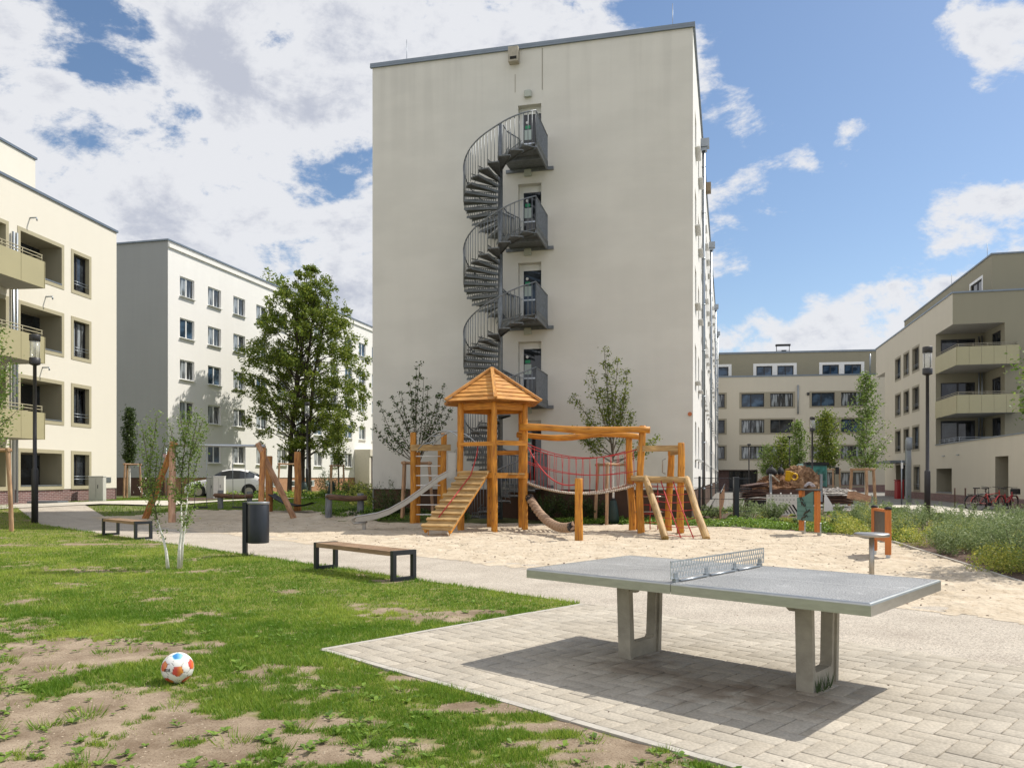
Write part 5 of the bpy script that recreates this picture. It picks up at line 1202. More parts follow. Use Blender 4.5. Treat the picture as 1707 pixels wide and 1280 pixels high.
# ---------------------------------------------------------------- swing set, nest swing, balance beams
swing = thing('swing_set', 'two-seat swing set on reddish log A-frames in the shaded sand', 'swing set', (-10.3, 28.0, T(-10.3, 28)))
topL, topR = Vector((-11.95, 27.9, 2.66)), Vector((-8.75, 27.7, 2.62))
f1, f2 = G(240, 865), G(287, 872.5); f3 = G(492, 863.5); f4 = Vector((-8.30, 26.2, 0))
for i, (a, b, m) in enumerate(((f1, topL + Vector((.12, -.12, .08)), 'robinia_red'), (f2, topL + Vector((-.06, .1, .1)), 'robinia'), (f3, topR + Vector((-.12, -.1, .1)), 'robinia'), (f4, topR + Vector((.0, .15, .02)), 'robinia_red'))):
    g = MB(); log(g, a - Z * .1, b, .125 if i < 2 else .11, .015, seed=80 + i, taper=.85); g.build('leg', M[m], swing)
g = MB(); g.tube([topL - Vector((.3, 0, 0)), topR + Vector((.1, 0, 0))], .05, 10); g.build('crossbar', M['galv'], swing)
for xs in (334.5, 398.5):
    Y = 27.8; x0 = PX(xs, Y); zs = PZ(845.5, Y)
    g = MB(); g.bbox((x0, Y, zs), (.48, .19, .05), .02); g.build('swing_seat', M['rubber'], swing)
    for s_ in (-.21, .21): g = MB(); g.tube([Vector((x0 + s_, Y, zs)), Vector((x0 + s_ * 1.05, Y - .02, 2.63))], .011, 5); g.build('swing_chain', M['zinc'], swing)
nest = thing('mat_swing', 'dark mesh mat swing hung between upright logs behind the swings', 'swing', G(475, 854))
for px, py, tp, m in ((448.5, 853, 760, 'robinia_red'), (496, 852, 753, 'robinia_red')):
    p = G(px, py); g = MB(); log(g, p - Z * .1, Vector((p.x, p.y, PZ(tp, p.y))), .15, .02, seed=px, taper=.9); g.build('post', M[m], nest)
c = G(476, 853); Y = c.y - .1; g = MB()
a, b = Vector((PX(452, Y), Y, PZ(824, Y))), Vector((PX(531, Y), Y - .6, PZ(837, Y))); n_ = 14
for i in range(n_):
    t0, t1_ = i / n_, (i + 1) / n_; f = lambda t, s: a.lerp(b, t) + Vector((0, s, -.28 * math.sin(math.pi * t) + .08 * abs(s)))
    for s0_, s1_ in ((-.5, 0), (0, .5)): g.quad(f(t0, s0_), f(t1_, s0_), f(t1_, s1_), f(t0, s1_)); g.quad(f(t0, s1_) - Z * .03, f(t1_, s1_) - Z * .03, f(t1_, s0_) - Z * .03, f(t0, s0_) - Z * .03)
g.build('mat', M['rubber'], nest)
for lab, pts, mw in (('brown balance beam on grey posts in front of the parked white car', [(367.5, 847.5, 817), (416, 846, 819), (358, 421, 827)], 'brown_log'), ('weathered balance beam on grey posts left of the tall cream block', [(548, 859, 823), (601, 855.5, 822), (546, 612, 830)], 'brown_log')):
    (x1, y1, tp1), (x2, y2, tp2), (l0, l1, ly) = pts; p1 = G(x1, y1); p2 = G(x2, y2); p2.y = p1.y + (.35 if 'left' in lab else .1); p2.x = PX(x2, p2.y); p2.z = T(p2.x, p2.y)
    bb = thing('balance_beam', lab, 'balance beam', p1.lerp(p2, .5), 'balance beams')
    for p, tp in ((p1, tp1), (p2, tp2)): g = MB(); log(g, p - Z * .1, Vector((p.x, p.y, PZ(tp, p.y))), .12, .01, seed=p.x, taper=.98); g.build('post', M['grey_log'], bb)
    g = MB(); log(g, (PX(l0, p1.y - .1), p1.y - .1, PZ(ly, p1.y)), (PX(l1, p2.y - .1), p2.y - .1, PZ(ly, p2.y) + .02), .105, .03, seed=7, taper=.9); g.build('beam', M['brown_log'], bb)

# ---------------------------------------------------------------- benches, bin, table
def bench(label, loc, rz):
    t = thing('bench', label, 'bench', loc, 'backless benches beside the path'); L_, W_, H_ = 2.22, .42, .45; o = Vector(loc)
    def w(v): v = Vector(v); v.rotate(Matrix.Rotation(rz, 3, 'Z')); return o + v
    def bx(g, x0, x1, y0, y1, z0, z1): g.obox(w((x0, y0, z0)), w((x1, y0, z0)) - w((x0, y0, z0)), w((x0, y1, z0)) - w((x0, y0, z0)), Z * (z1 - z0))
    for s_ in (0, 1):
        g = MB(); x0, x1 = (0, .075) if s_ == 0 else (L_ - .075, L_)
        bx(g, x0, x1, 0, .06, .0, H_); bx(g, x0, x1, W_ - .06, W_, .0, H_); bx(g, x0, x1, .06, W_ - .06, .0, .06); bx(g, x0, x1, .06, W_ - .06, H_ - .065, H_)
        g.build('end_frame', M['anthracite'], t)
    for k in range(4):
        g = MB(); y0 = .0 + k * .1055; bx(g, .075, L_ - .075, y0 + .003, y0 + .099, H_ - .075, H_ - .006); g.build('slat', M['bench_wood'], t)
    return t
b1a, b1b = G(655.5, 970.5), G(518, 948.5); ang = math.atan2(b1b.y - b1a.y, b1b.x - b1a.x)
def bench_at(lab, pa, pb):
    d = (pb - pa).normalized(); a = math.atan2(d.y, d.x)
    # local x from right end to left end; local y must point away from the camera
    n_ = Vector((-d.y, d.x, 0)); rz = a
    if n_.y < 0: # flip ends
        return bench(lab, pa + d * 2.22, a + math.pi)
    return bench(lab, pa, a)
bench_at('wooden slat bench with dark square end frames, nearest to the table tennis table', b1a, b1b)
bench_at('wooden slat bench with dark end frames, at the far left near the white-stemmed tree', G(225, 900), G(164, 891.5))
bp = G(408.5, 926); wb = thing('litter_bin', 'dark cylindrical litter bin on a square post at the lawn edge', 'bin', bp)
g = MB(); g.bbox(bp + Z * .52, (.085, .085, 1.04), .006); g.build('post', M['anthracite'], wb)
cx = bp + Vector((.245, .04, 0)); g = MB(); g.lathe([(.19, .245), (.202, .25), (.205, .27), (.205, 1.03), (.20, 1.035), (.185, 1.035), (.185, .9)], cx, 32); BD_ = g.build('drum', M['anthracite'], wb)
g = MB(); g.lathe([(.206, 1.0), (.212, 1.005), (.212, 1.04), (.206, 1.045)], cx, 32); g.build('drum_rim', mat('bin_rim', (.30, .31, .32), .4, .7), BD_)
g = MB(); g.box(bp + Vector((.06, .02, .55)), (.05, .05, .4)); g.build('bracket', M['anthracite'], wb)

TT = Vector((.1218, 6.62, 0)); ta = -.743; tu = Vector((math.cos(ta), math.sin(ta), 0)); tv = Vector((-tu.y, tu.x, 0)); TLn, TWd = 2.76, 1.515
tt = thing('table_tennis_table', 'concrete outdoor table tennis table with aluminium rim on the pavers', 'table tennis table', TT + tu * TLn / 2 + tv * TWd / 2)
def tp(u, v, z): return TT + tu * u + tv * v + Z * z
def tb(g, u0, u1, v0, v1, z0, z1): return g.obox(tp(u0, v0, z0), tu * (u1 - u0), tv * (v1 - v0), Z * (z1 - z0))
for u0, u1 in ((0, TLn / 2 - .002), (TLn / 2 + .002, TLn)):
    g = MB(); tb(g, u0 + .012, u1 - .001, .012, TWd - .012, .69, .7585) if u0 == 0 else tb(g, u0 + .001, u1 - .012, .012, TWd - .012, .69, .7585)
    tpn = g.build('tabletop', M['granite'], tt)
    g = MB(); e = .014; r_ = .018
    def rim(pts):
        # rounded aluminium profile swept along the edge of this half
        prof_ = [(.0, .680), (.0, .745), (.004, .755), (.013, .760), (.024, .760), (.024, .7586)]
        for (pa, pb, na, nb_) in pts:
            row0 = [pa + na * o + Z * z for o, z in prof_]; row1 = [pb + nb_ * o + Z * z for o, z in prof_]
            for i in range(len(prof_) - 1): g.quad(row0[i], row1[i], row1[i + 1], row0[i + 1])
            g.quad(row0[0], row0[0] + na * .03, row1[0] + nb_ * .03, row1[0])
    if u0 == 0:
        rim([(tp(u1, 0, 0), tp(0, 0, 0), tv, tv + tu), (tp(0, 0, 0), tp(0, TWd, 0), tu + tv, tu - tv), (tp(0, TWd, 0), tp(u1, TWd, 0), tu - tv, -tv)])
    else:
        rim([(tp(TLn, 0, 0), tp(u0, 0, 0), tv - tu, tv), (tp(TLn, TWd, 0), tp(TLn, 0, 0), -tu - tv, -tu + tv), (tp(u0, TWd, 0), tp(TLn, TWd, 0), -tv, -tv - tu)])
    g.build('edge_profile', M['alu'], tpn)
    g = MB(); tb(g, u0 + (.03 if u0 == 0 else .0), u1 - (.0 if u0 == 0 else .03), TWd / 2 - .002, TWd / 2 + .002, .7586, .7592); g.build('centre_line', M['white_paint'], tpn)
for uc in (.62, 2.14):
    g = MB(); v0, v1 = .50, 1.03; T_ = .085
    def leg(vb, vt, w):   # tapering column
        pts = [tp(uc - T_ / 2, vb, 0), tp(uc - T_ / 2, vb + w, 0), tp(uc - T_ / 2, vt + w, .69), tp(uc - T_ / 2, vt, .69)]
        g.prism(pts, tu * T_)
    out = [(v0 + .03, 0), (v1 - .03, 0), (v1, .69), (v0, .69)]; inn = [(v0 + .11, .16), (v0 + .135, .135), (v1 - .135, .135), (v1 - .11, .16), (v1 - .085, .62), (v1 - .11, .665), (v0 + .11, .665), (v0 + .085, .62)]
    # frame with a window: four side plates built as prisms that butt along their edges
    def pz(l): return [tp(uc - T_ / 2, v, z) for v, z in l]
    g.prism(pz([out[0], inn[1], inn[0], inn[7], (v0 + .11, .69), out[3]]), tu * T_) if False else None
    g.prism(pz([(v0 + .03, 0), (v0 + .135, .0), (v0 + .135, .135), (v0 + .11, .16), (v0 + .085, .62), (v0 + .11, .665), (v0 + .11, .69), (v0, .69)]), tu * T_)
    g.prism(pz([(v1 - .03, 0), (v1, .69), (v1 - .11, .69), (v1 - .11, .665), (v1 - .085, .62), (v1 - .11, .16), (v1 - .135, .135), (v1 - .135, 0)]), tu * T_)
    g.prism(pz([(v0 + .135, 0), (v1 - .135, 0), (v1 - .135, .135), (v0 + .135, .135)]), tu * T_); g.prism(pz([(v0 + .11, .665), (v1 - .11, .665), (v1 - .11, .69), (v0 + .11, .69)]), tu * T_)
    # raised ribs on the outer edges
    for (a, b) in (((v0 + .03, v0), (v0 + .075, v0 + .045)), ((v1 - .075, v1 - .045), (v1 - .03, v1))):
        g.prism(pz([(a[0], 0), (b[0], 0), (b[1], .69), (a[1], .69)]), tu * -.018); g.prism([p + tu * T_ for p in pz([(a[0], 0), (b[0], 0), (b[1], .69), (a[1], .69)])], tu * .018)
    lg_ = g.build('leg', M['concrete'], tt)
    g = MB()
    for v in (v0 + .02,): g.prism([tp(uc - .13, v, .69), tp(uc - .13, v + .05, .69), tp(uc - .13, v + .05, .60), tp(uc - .13, v, .60)], tu * .26) if False else g.prism([tp(uc - .15 * (1 if uc > 1 else -1), v, .69), tp(uc - .056 * (1 if uc > 1 else -1), v, .69), tp(uc - .056 * (1 if uc > 1 else -1), v, .57), tp(uc - .11 * (1 if uc > 1 else -1), v, .57), tp(uc - .15 * (1 if uc > 1 else -1), v, .61)], tv * .05)
    g.build('bracket', M['concrete'], lg_)
# perforated steel net
g = MB(); un = TLn / 2; z0, z1 = .785, .915; v0, v1 = .0, TWd; nc = 38
tb(g, un - .002, un + .002, v0, v1, z1 - .012, z1); tb(g, un - .002, un + .002, v0, v1, z0, z0 + .008); tb(g, un - .002, un + .002, v0, v0 + .01, z0, z1); tb(g, un - .002, un + .002, v1 - .01, v1, z0, z1)
hh = (z1 - z0 - .02) / 3
for k in range(nc):
    for r_ in range(3):
        va_ = v0 + .01 + (v1 - v0 - .02) * (k + (.5 if r_ == 1 else 0)) / nc; zz = z0 + .008 + hh * r_
        g.obox(tp(un - .0015, va_, zz), tu * .003, tv * .020, Z * (hh * .42)); g.obox(tp(un - .0015, va_ + .008, zz + hh * .42), tu * .003, tv * .009, Z * (hh * .6))
for r_ in (1, 2): tb(g, un - .0015, un + .0015, v0 + .01, v1 - .01, z0 + .006 + hh * r_, z0 + .012 + hh * r_)
NT_ = g.build('net', M['galv'], tt)
g = MB()
for v in (.07, .52, .98, 1.43): g.box(tp(un, v, .772), (.03, .05, .026), ta); g.box(tp(un, v, .80), (.008, .05, .05), ta)
for a, b in ((.1, .49), (.55, .95), (1.01, 1.40)): g.tube([tp(un + .02, a, .768), tp(un + .02, b, .768)], .009, 6)
g.build('net_bracket', M['zinc'], NT_)
g = MB()
for k in range(26):
    b_ = tp(2.14 + random.uniform(.06, .1), .55 + random.uniform(0, .3), .012); h = random.uniform(.05, .14); l = Vector((random.uniform(-.04, .04), random.uniform(-.04, .02), h)); w_ = Vector((.006, .003, 0)); g.poly([b_ - w_, b_ + w_, b_ + l])
tag(g.build('weed_tuft', mat('weed', (.05, .08, .02), .6)), 'dark grass tuft growing at the right foot of the table tennis table', 'weed')

# ---------------------------------------------------------------- play panels
Mo = mat('orange_post', (.50, .155, .03), .5, var=.15, vscale=6, stretch=(6, 6, .6)); teal = mat('teal_board', (.10, .22, .20), .6, var=.12, vscale=3)
pp = thing('lizard_board', 'teal play board with carved lizards between orange posts at the sand edge', 'play panel', G(1347, 893))
a, b = G(1332, 890.5), G(1362.5, 895.5)
b = Vector((PX(1362.5, 20.3), 20.3, 0)); a = Vector((PX(1332, 21.2), 21.0, 0))
for i, (p, zt) in enumerate(((a, PZ(817, a.y)), (b, PZ(818, b.y)))):
    g = MB(); g.bbox(p + Z * ((zt + .12) / 2), (.12, .12, zt - .12), .012, .5); PO = g.build('post', Mo, pp)
    g = MB(); g.bbox(p + Vector((.05, .0, .16)), (.05, .10, .4), .004, .5); g.build('post_shoe', M['galv'], PO)
d = (b - a).normalized(); n_ = Vector((-d.y, d.x, 0)); L_ = (b - a).length; zb, zt = PZ(868, 20.5), PZ(819, 20.5)
nc_ = n_ if n_.y < 0 else -n_; a = a + nc_ * .065
prof_ = [(-.07, zb), (L_ - .06, zb), (L_ - .06, zt), (L_ * .8, zt - .02), (L_ * .6, zt - .07), (L_ * .4, zt - .13), (L_ * .2, zt - .16), (-.07, zt - .17)]
g = MB(); g.prism([a + d * u + Z * z for u, z in prof_], nc_ * .03); BRD = g.build('board', teal, pp)
g = MB(); g.obox(a - d * .08 + nc_ * .06 + Z * (zt + .03), d * (L_ + .16), nc_ * -.2, Z * .035); g.build('top_cap', mat('grey_cap', (.12, .12, .12), .6), pp)
g = MB()
fr2 = -1 if n_.y > 0 else 1
for (u, z, an, l) in ((.14, .72, -.5, .22), (.22, .55, -.6, .26), (.45, .28, .45, .34), (.28, .10, .4, .3)):
    c_ = a + d * (L_ * (u + .1)) + Z * (zb + (zt - zb) * z) + nc_ * .03; dr = (d * math.cos(an) + Z * math.sin(an)); pts = [c_ - dr * l / 2, c_ - dr * l * .2 + Z * .02, c_ + dr * l * .15, c_ + dr * l / 2 + Z * .02]
    off = nc_ * .012
    g.tube([p + off for p in pts], [.008, .022, .024, .006], 6)
    for s_ in (-.12, .15): g.tube([c_ + dr * s_ + off, c_ + dr * (s_ + .05) - Z * .07 + off], .008, 5)
g.build('lizard_carving', mat('carving_dark', (.045, .045, .035), .7), BRD)
g = MB()
for k in range(1, 5): z = zb + (zt - .17 - zb) * k / 5; g.obox(a - d * .06 + Z * z + nc_ * .03, d * (L_ - .01), nc_ * .004, Z * .008)
g.build('board_groove', mat('teal_dark', (.05, .12, .11), .7), BRD)
sp2 = thing('slate_board', 'dark slate board between orange posts beside the round steel table', 'play panel', G(1469, 930))
a, b = G(1457.5, 925.5), G(1480.5, 933.5)
for i, (p, zt) in enumerate(((a, PZ(846, a.y)), (b, PZ(849, b.y)))):
    g = MB(); g.bbox(p + Z * ((zt + .1) / 2), (.10, .10, zt - .1), .014, -.6); PO = g.build('post', Mo, sp2)
    g = MB(); g.bbox(p + Z * .06, (.07, .07, .16), .004, -.6); g.build('post_shoe', M['galv'], PO)
    g = MB(); g.lathe([(.062, 0), (.066, .02), (.05, .045), (.02, .055)], p + Z * zt, 12); g.build('post_cap', M['rubber'], PO)
d = (b - a); dn = d.normalized(); n_ = Vector((-dn.y, dn.x, 0)); zt = PZ(852, 15)
g = MB(); g.obox(a + dn * .04 - n_ * .015 + Z * .42, dn * (d.length - .08), n_ * .03, Z * (zt - .42)); g.build('board', mat('slate', (.07, .065, .06), .45, var=.3, vscale=9), sp2)
for z, h in ((zt, .05), (.33, .07)): g = MB(); g.obox(a - n_ * .035 + Z * z, d, n_ * .07, Z * h); g.build('rail', Mo, sp2)
dt = Vector((PX(1453, 11.15), 11.15, 0)); dr_ = thing('play_table', 'small round steel table on a single post in the sand', 'table', dt)
g = MB(); g.lathe([(.03, .0), (.225, .0), (.235, .012), (.235, .035), (.225, .048), (.19, .05)], dt + Z * (PZ(894, 11.15)), 32); g.build('tabletop', M['chrome'], dr_)
g = MB(); g.tube([dt - Z * .05, dt + Z * PZ(893, 11.15)], .036, 14); g.build('leg', M['chrome'], dr_)

# ---------------------------------------------------------------- ball
bc = G(296, 1138); BR_ = .113; bcv = Vector((bc.x, bc.y, BR_ + lawnz(bc.x, bc.y) - .002)); ball = None
def make_ball():
    view = (Vector((0, 0, CAMH)) - bcv).normalized(); right = Vector((0, 0, 1)).cross(view).normalized(); up = view.cross(right)
    phi = (1 + 5 ** .5) / 2; ico = [Vector(v).normalized() for v in [(0, 1, phi), (0, -1, phi), (0, 1, -phi), (0, -1, -phi), (1, phi, 0), (-1, phi, 0), (1, -phi, 0), (-1, -phi, 0), (phi, 0, 1), (-phi, 0, 1), (phi, 0, -1), (-phi, 0, -1)]]
    z = ico[0]; x = (ico[1] - z * ico[1].dot(z)).normalized(); y = z.cross(x)
    tz = (view - up * .23 + right * .02).normalized(); tx = (up - tz * up.dot(tz)).normalized(); ty = tz.cross(tx)
    ico = [tx * v.dot(x) + ty * v.dot(y) + tz * v.dot(z) for v in ico]
    edges = [(a, b) for i, a in enumerate(ico) for b in ico[i + 1:] if a.dot(b) > .4]
    n1, n2 = 96, 48; V = []; F = []
    for j in range(n2 + 1):
        th = math.pi * j / n2
        for i in range(n1): ph = 2 * math.pi * i / n1; V.append((math.sin(th) * math.cos(ph), math.sin(th) * math.sin(ph), math.cos(th)))
    for j in range(n2):
        for i in range(n1): k = (i + 1) % n1; F.append((j * n1 + i, (j + 1) * n1 + i, (j + 1) * n1 + k, j * n1 + k))
    Vn = np.array(V); I = np.array([tuple(v) for v in ico]); D = Vn @ I.T; near = D.argmax(1); best = D.max(1)
    # hexagon seams: where the three nearest corners balance
    srt = np.sort(D, 1); 
    A = np.arccos(np.clip(best, -1, 1)); col = np.zeros((len(V), 3)) + (.80, .78, .74)
    top = int(np.argmax(I @ np.array(tuple(Vector((0, 0, 1)) * .8 + view * .3))))
    for k in range(12):
        nb = sorted(range(12), key=lambda q: -I[q] @ I[k])[1:6]
        m = near == k; rel = Vn - I[k]
        edge = np.max(np.stack([(Vn @ (I[q] - I[k])) for q in nb]), 0); inside = m & (edge < -.275)
        rim_ = m & (edge >= -.275) & (edge < -.235)
        base = np.array((.62, .075, .05)) if k != top else np.array((.04, .22, .50)); oth = np.array((.85, .38, .05)) if k != top else np.array((.30, .62, .70))
        g_ = np.clip((Vn @ np.array(tuple(right)) - I[k] @ np.array(tuple(right))) * 2.6 + .22, 0, 1)[:, None]
        col[inside] = (base * (1 - g_) + oth * g_)[inside]; col[rim_] = base * .55 if k != top else (.35, .7, .72)
    seam = (best - srt[:, -2] > .0) & (srt[:, -3] > 0) & ((srt[:, -2] - srt[:, -3]) < .018) & (A > .36); col[seam] = (.30, .29, .27)
    dent = np.where(seam, .985, 1.0)[:, None]
    me = numesh('football', Vn * BR_ * dent, F, m_ball, smooth=True)
    ca = me.color_attributes.new('Col', 'FLOAT_COLOR', 'POINT'); ca.data.foreach_set('color', np.concatenate([col, np.ones((len(col), 1))], 1).astype(np.float32).ravel())
    o = nobj('football', me, loc=bcv); tag(o, 'white football with red and orange pentagons lying on the worn lawn', 'ball')
    cu = bpy.data.curves.new('txt', 'FONT'); cu.body = 'RBYSTAR'; cu.size = .033; cu.offset = .0009; cu.align_x = 'RIGHT'; to = bpy.data.objects.new('txt', cu); scene.collection.objects.link(to)
    bpy.context.view_layer.update(); me2 = bpy.data.meshes.new_from_object(to); bpy.data.objects.remove(to)
    import bmesh
    bm = bmesh.new(); bm.from_mesh(me2); bmesh.ops.triangulate(bm, faces=bm.faces); bmesh.ops.subdivide_edges(bm, edges=bm.edges, cuts=3); 
    cdir = (view - right * .52 - up * .36).normalized()
    for v in bm.verts:
        w = view * .0 + (view * .84 - up * .21 - right * .40); w = w + right * (v.co.x / BR_ * .56) + up * (v.co.y / BR_ * 1.0); w.normalize(); v.co = w * (BR_ * 1.02)
    bm.to_mesh(me2); bm.free(); me2.materials.clear(); me2.materials.append(mat('ball_lettering', (.02, .02, .02), .5)); me2.name = 'lettering'
    nobj('lettering', me2, o)
    return o
m_ball = bpy.data.materials.new('ball_panels'); m_ball.use_nodes = True; _n = m_ball.node_tree; _a = _n.nodes.new('ShaderNodeAttribute'); _a.attribute_name = 'Col'
_n.links.new(_a.outputs['Color'], _n.nodes['Principled BSDF'].inputs['Base Color']); _n.nodes['Principled BSDF'].inputs['Roughness'].default_value = .38
make_ball()

# ---------------------------------------------------------------- lamps
lampglass = bpy.data.materials.new('lamp_glass'); lampglass.use_nodes = True
def _lg(m):
    N = m.node_tree.nodes; L = m.node_tree.links; b = N['Principled BSDF']; b.inputs['Base Color'].default_value = (.8, .82, .82, 1); b.inputs['Roughness'].default_value = .08
    tr = N.new('ShaderNodeBsdfTransparent'); ms = N.new('ShaderNodeMixShader'); ms.inputs[0].default_value = .28; L.new(tr.outputs[0], ms.inputs[1]); L.new(b.outputs[0], ms.inputs[2]); L.new(ms.outputs[0], N['Material Output'].inputs[0])
_lg(lampglass)
lampdark = mat('lamp_graphite', (.045, .043, .045), .45, .3, var=.1)
def lamp(label, base, H, s=1.0):
    t = thing('street_lamp', label, 'street lamp', base, 'dark cylinder street lamps in the grounds'); b = Vector(base)
    g = MB(); g.lathe([(.10, -.1), (.10, 1.72), (.085, 1.76), (.062, 1.78), (.055, H - .98), (.07, H - .97)], b, 16); g.build('pole', lampdark, t)
    g = MB(); g.lathe([(.07, H - 1.0), (.16, H - .96), (.165, H - .94), (.165, H - .76), (.15, H - .75)], b, 20); g.build('lower_cap', lampdark, t)
    g = MB(); g.lathe([(.145, H - .75), (.145, H - .2)], b, 20); g.build('glass_cylinder', lampglass, t)
    g = MB()
    for k in range(4): a_ = k * math.pi / 2 + .4; g.tube([b + Vector((.13 * math.cos(a_), .13 * math.sin(a_), H - .76)), b + Vector((.13 * math.cos(a_), .13 * math.sin(a_), H - .19))], .009, 5)
    g.build('cage_bar', lampdark, t)
    g = MB(); g.lathe([(.15, H - .21), (.165, H - .2), (.165, H - .02), (.155, H), (.02, H + .005)], b, 20); g.build('upper_cap', lampdark, t)
    return t
L1_ = lamp('graphite cylinder-headed lamp post standing left in front of the beige balconies', G(58, 871), 6.1)
L2_ = dup(L1_, Vector((PX(1546, 27.8), 27.8, 0)), label='graphite cylinder-headed lamp post rising from the right hand shrubs')
L3_ = dup(L1_, Vector((PX(1354, 45), 45, -.1)), label='small distant cylinder lamp behind the young trees in the yard', scale=.83)
L4_ = dup(L1_, Vector((PX(512, 52), 52, .36)), label='distant cylinder lamp against the big maple crown', scale=1.0)
# ---------------------------------------------------------------- vegetation
def leaf_geo(C, size, up=.35, asp=.62, r=None, flat=None):
    """rhombic folded leaves at centres C; returns vertices, faces, variation"""
    r = r or rng; n = len(C); sz = size * r.uniform(.6, 1.3, (n, 1))
    d = r.normal(size=(n, 3)); d[:, 2] *= .7; d /= np.linalg.norm(d, axis=1, keepdims=True)
    nn = r.normal(size=(n, 3)); nn[:, 2] = np.abs(nn[:, 2]) + up; s = np.cross(d, nn); s /= np.linalg.norm(s, axis=1, keepdims=True) + 1e-9
    u = np.cross(s, d); a = C - d * sz * .5; b = C + s * sz * asp * .5 + u * sz * .08; c = C + d * sz * .5 - u * sz * .08; e = C - s * sz * asp * .5 + u * sz * .08
    V = np.stack([a, b, c, e], 1).reshape(-1, 3); F = np.arange(n * 4).reshape(n, 4)
    return V, F, r.random(n)
def leaves(name, C, size, m, parent=None, loc=None, up=.35, asp=.62):
    V, F, v = leaf_geo(np.asarray(C), size, up, asp); off = np.array(tuple(wl(parent) if parent is not None else Vector(loc)))
    me = numesh(name, V - off, F, m, {'var': ('FACE', v ** 1.3)}); return nobj(name, me, parent, loc)
def arr(v): return np.array(tuple(v))
def big_tree(label, base, H, prof, ncl, nl, size, m, tr=.3, lean=(0, 0), cl=(.5, 1.0), trunks=None, zb=2.0, group=None, squash=.85):
    """prof: list of (z, radius, x offset, y offset) describing the crown"""
    base = Vector(base); t = thing('tree', label, 'tree', base, group); zs = [p[0] for p in prof]
    cs = []; g = MB()
    while len(cs) < ncl:
        z = random.uniform(zs[0], zs[-1]); R_ = np.interp(z, zs, [p[1] for p in prof]); ox = np.interp(z, zs, [p[2] for p in prof]); 
        if random.random() > R_ / max(p[1] for p in prof) + .1: continue
        rr = R_ * math.sqrt(random.uniform(.06, 1)); a = random.uniform(0, 6.283); cr = random.uniform(*cl) * (.55 + .45 * R_ / max(p[1] for p in prof))
        rr = max(0, rr - cr * .5); cs.append((base + Vector((ox + rr * math.cos(a), rr * math.sin(a) * squash, z)), cr))
    P = []
    for c, cr in cs:
        n = int(nl * (cr / cl[1]) ** 2); v = rng.normal(size=(n, 3)); v /= np.linalg.norm(v, axis=1, keepdims=True); v *= (rng.random((n, 1)) ** .45) * cr; v[:, 2] *= .62; v[:, 2] -= .12 * (v[:, 0] ** 2 + v[:, 1] ** 2)
        k = fbm(v[:, 0] * 2 + c.x * 3, v[:, 2] * 2.4 + c.z * 3 + v[:, 1], 1.5, 2) > .40
        P.append(arr(c) + v[k])
    for tb_ in (trunks or [((0, 0), (0, 0))]):
        (bx, by), (tx, ty) = tb_; pts = [base + Vector((bx, by, -.2)), base + Vector((bx, by, .4)), base + Vector((bx * .6 + tx * .2, by, H * .25)), base + Vector((tx * .6 + .1, ty, H * .5)), base + Vector((tx, ty, H * .75)), base + Vector((tx * 1.2, ty, H * .93))]
        g.tube(pts, [tr * 1.3, tr, tr * .85, tr * .6, tr * .33, tr * .08], 9)
    for c, cr in cs[::2]:
        h = max(zb, c.z - base.z - random.uniform(.8, 3.0)); h = min(h, H * .85); s_ = base + Vector((np.interp(h, [0, H], [0, prof[-1][2]]), 0, h)); s_.z = base.z + h
        mid = s_.lerp(c, .5) + Vector((0, 0, random.uniform(-.1, .35))); g.tube([s_, mid, c], [tr * .26, tr * .16, tr * .04], 5, caps=False)
    g.build('trunk', M['bark'], t)
    leaves('crown', np.concatenate(P), size, m, t); return t
mb_x = PX(486, 57.5); 
big_tree('tall broad maple in front of the long white block', (mb_x, 57.5, .36), 17.1,
         [(2.5, 1.4, .2, 0), (3.3, 3.2, .5, 0), (5.4, 4.8, 1.1, 0), (7.9, 5.2, 1.2, 0), (10., 4.9, 1.1, 0), (12.2, 4.0, .9, 0), (14.0, 2.9, 1.0, 0), (15.4, 1.9, 1.1, 0), (16.6, .8, 1.1, 0)], 420, 760, .17, M['leaf'], .17, cl=(.45, 1.0),
         trunks=[((-.15, 0), (.4, .1)), ((.75, .2), (1.5, .2)), ((1.3, -.1), (2.4, .3))])
big_tree('distant treetop showing above the roof of the long white block', (PX(450, 96), 96, .3), 26.0, [(14, 2.5, 0, 0), (20, 5, 0, 0), (24, 4, .3, 0), (26.2, 1.5, .5, 0)], 40, 300, .35, M['leaf'], .4, cl=(.9, 1.8), zb=10)

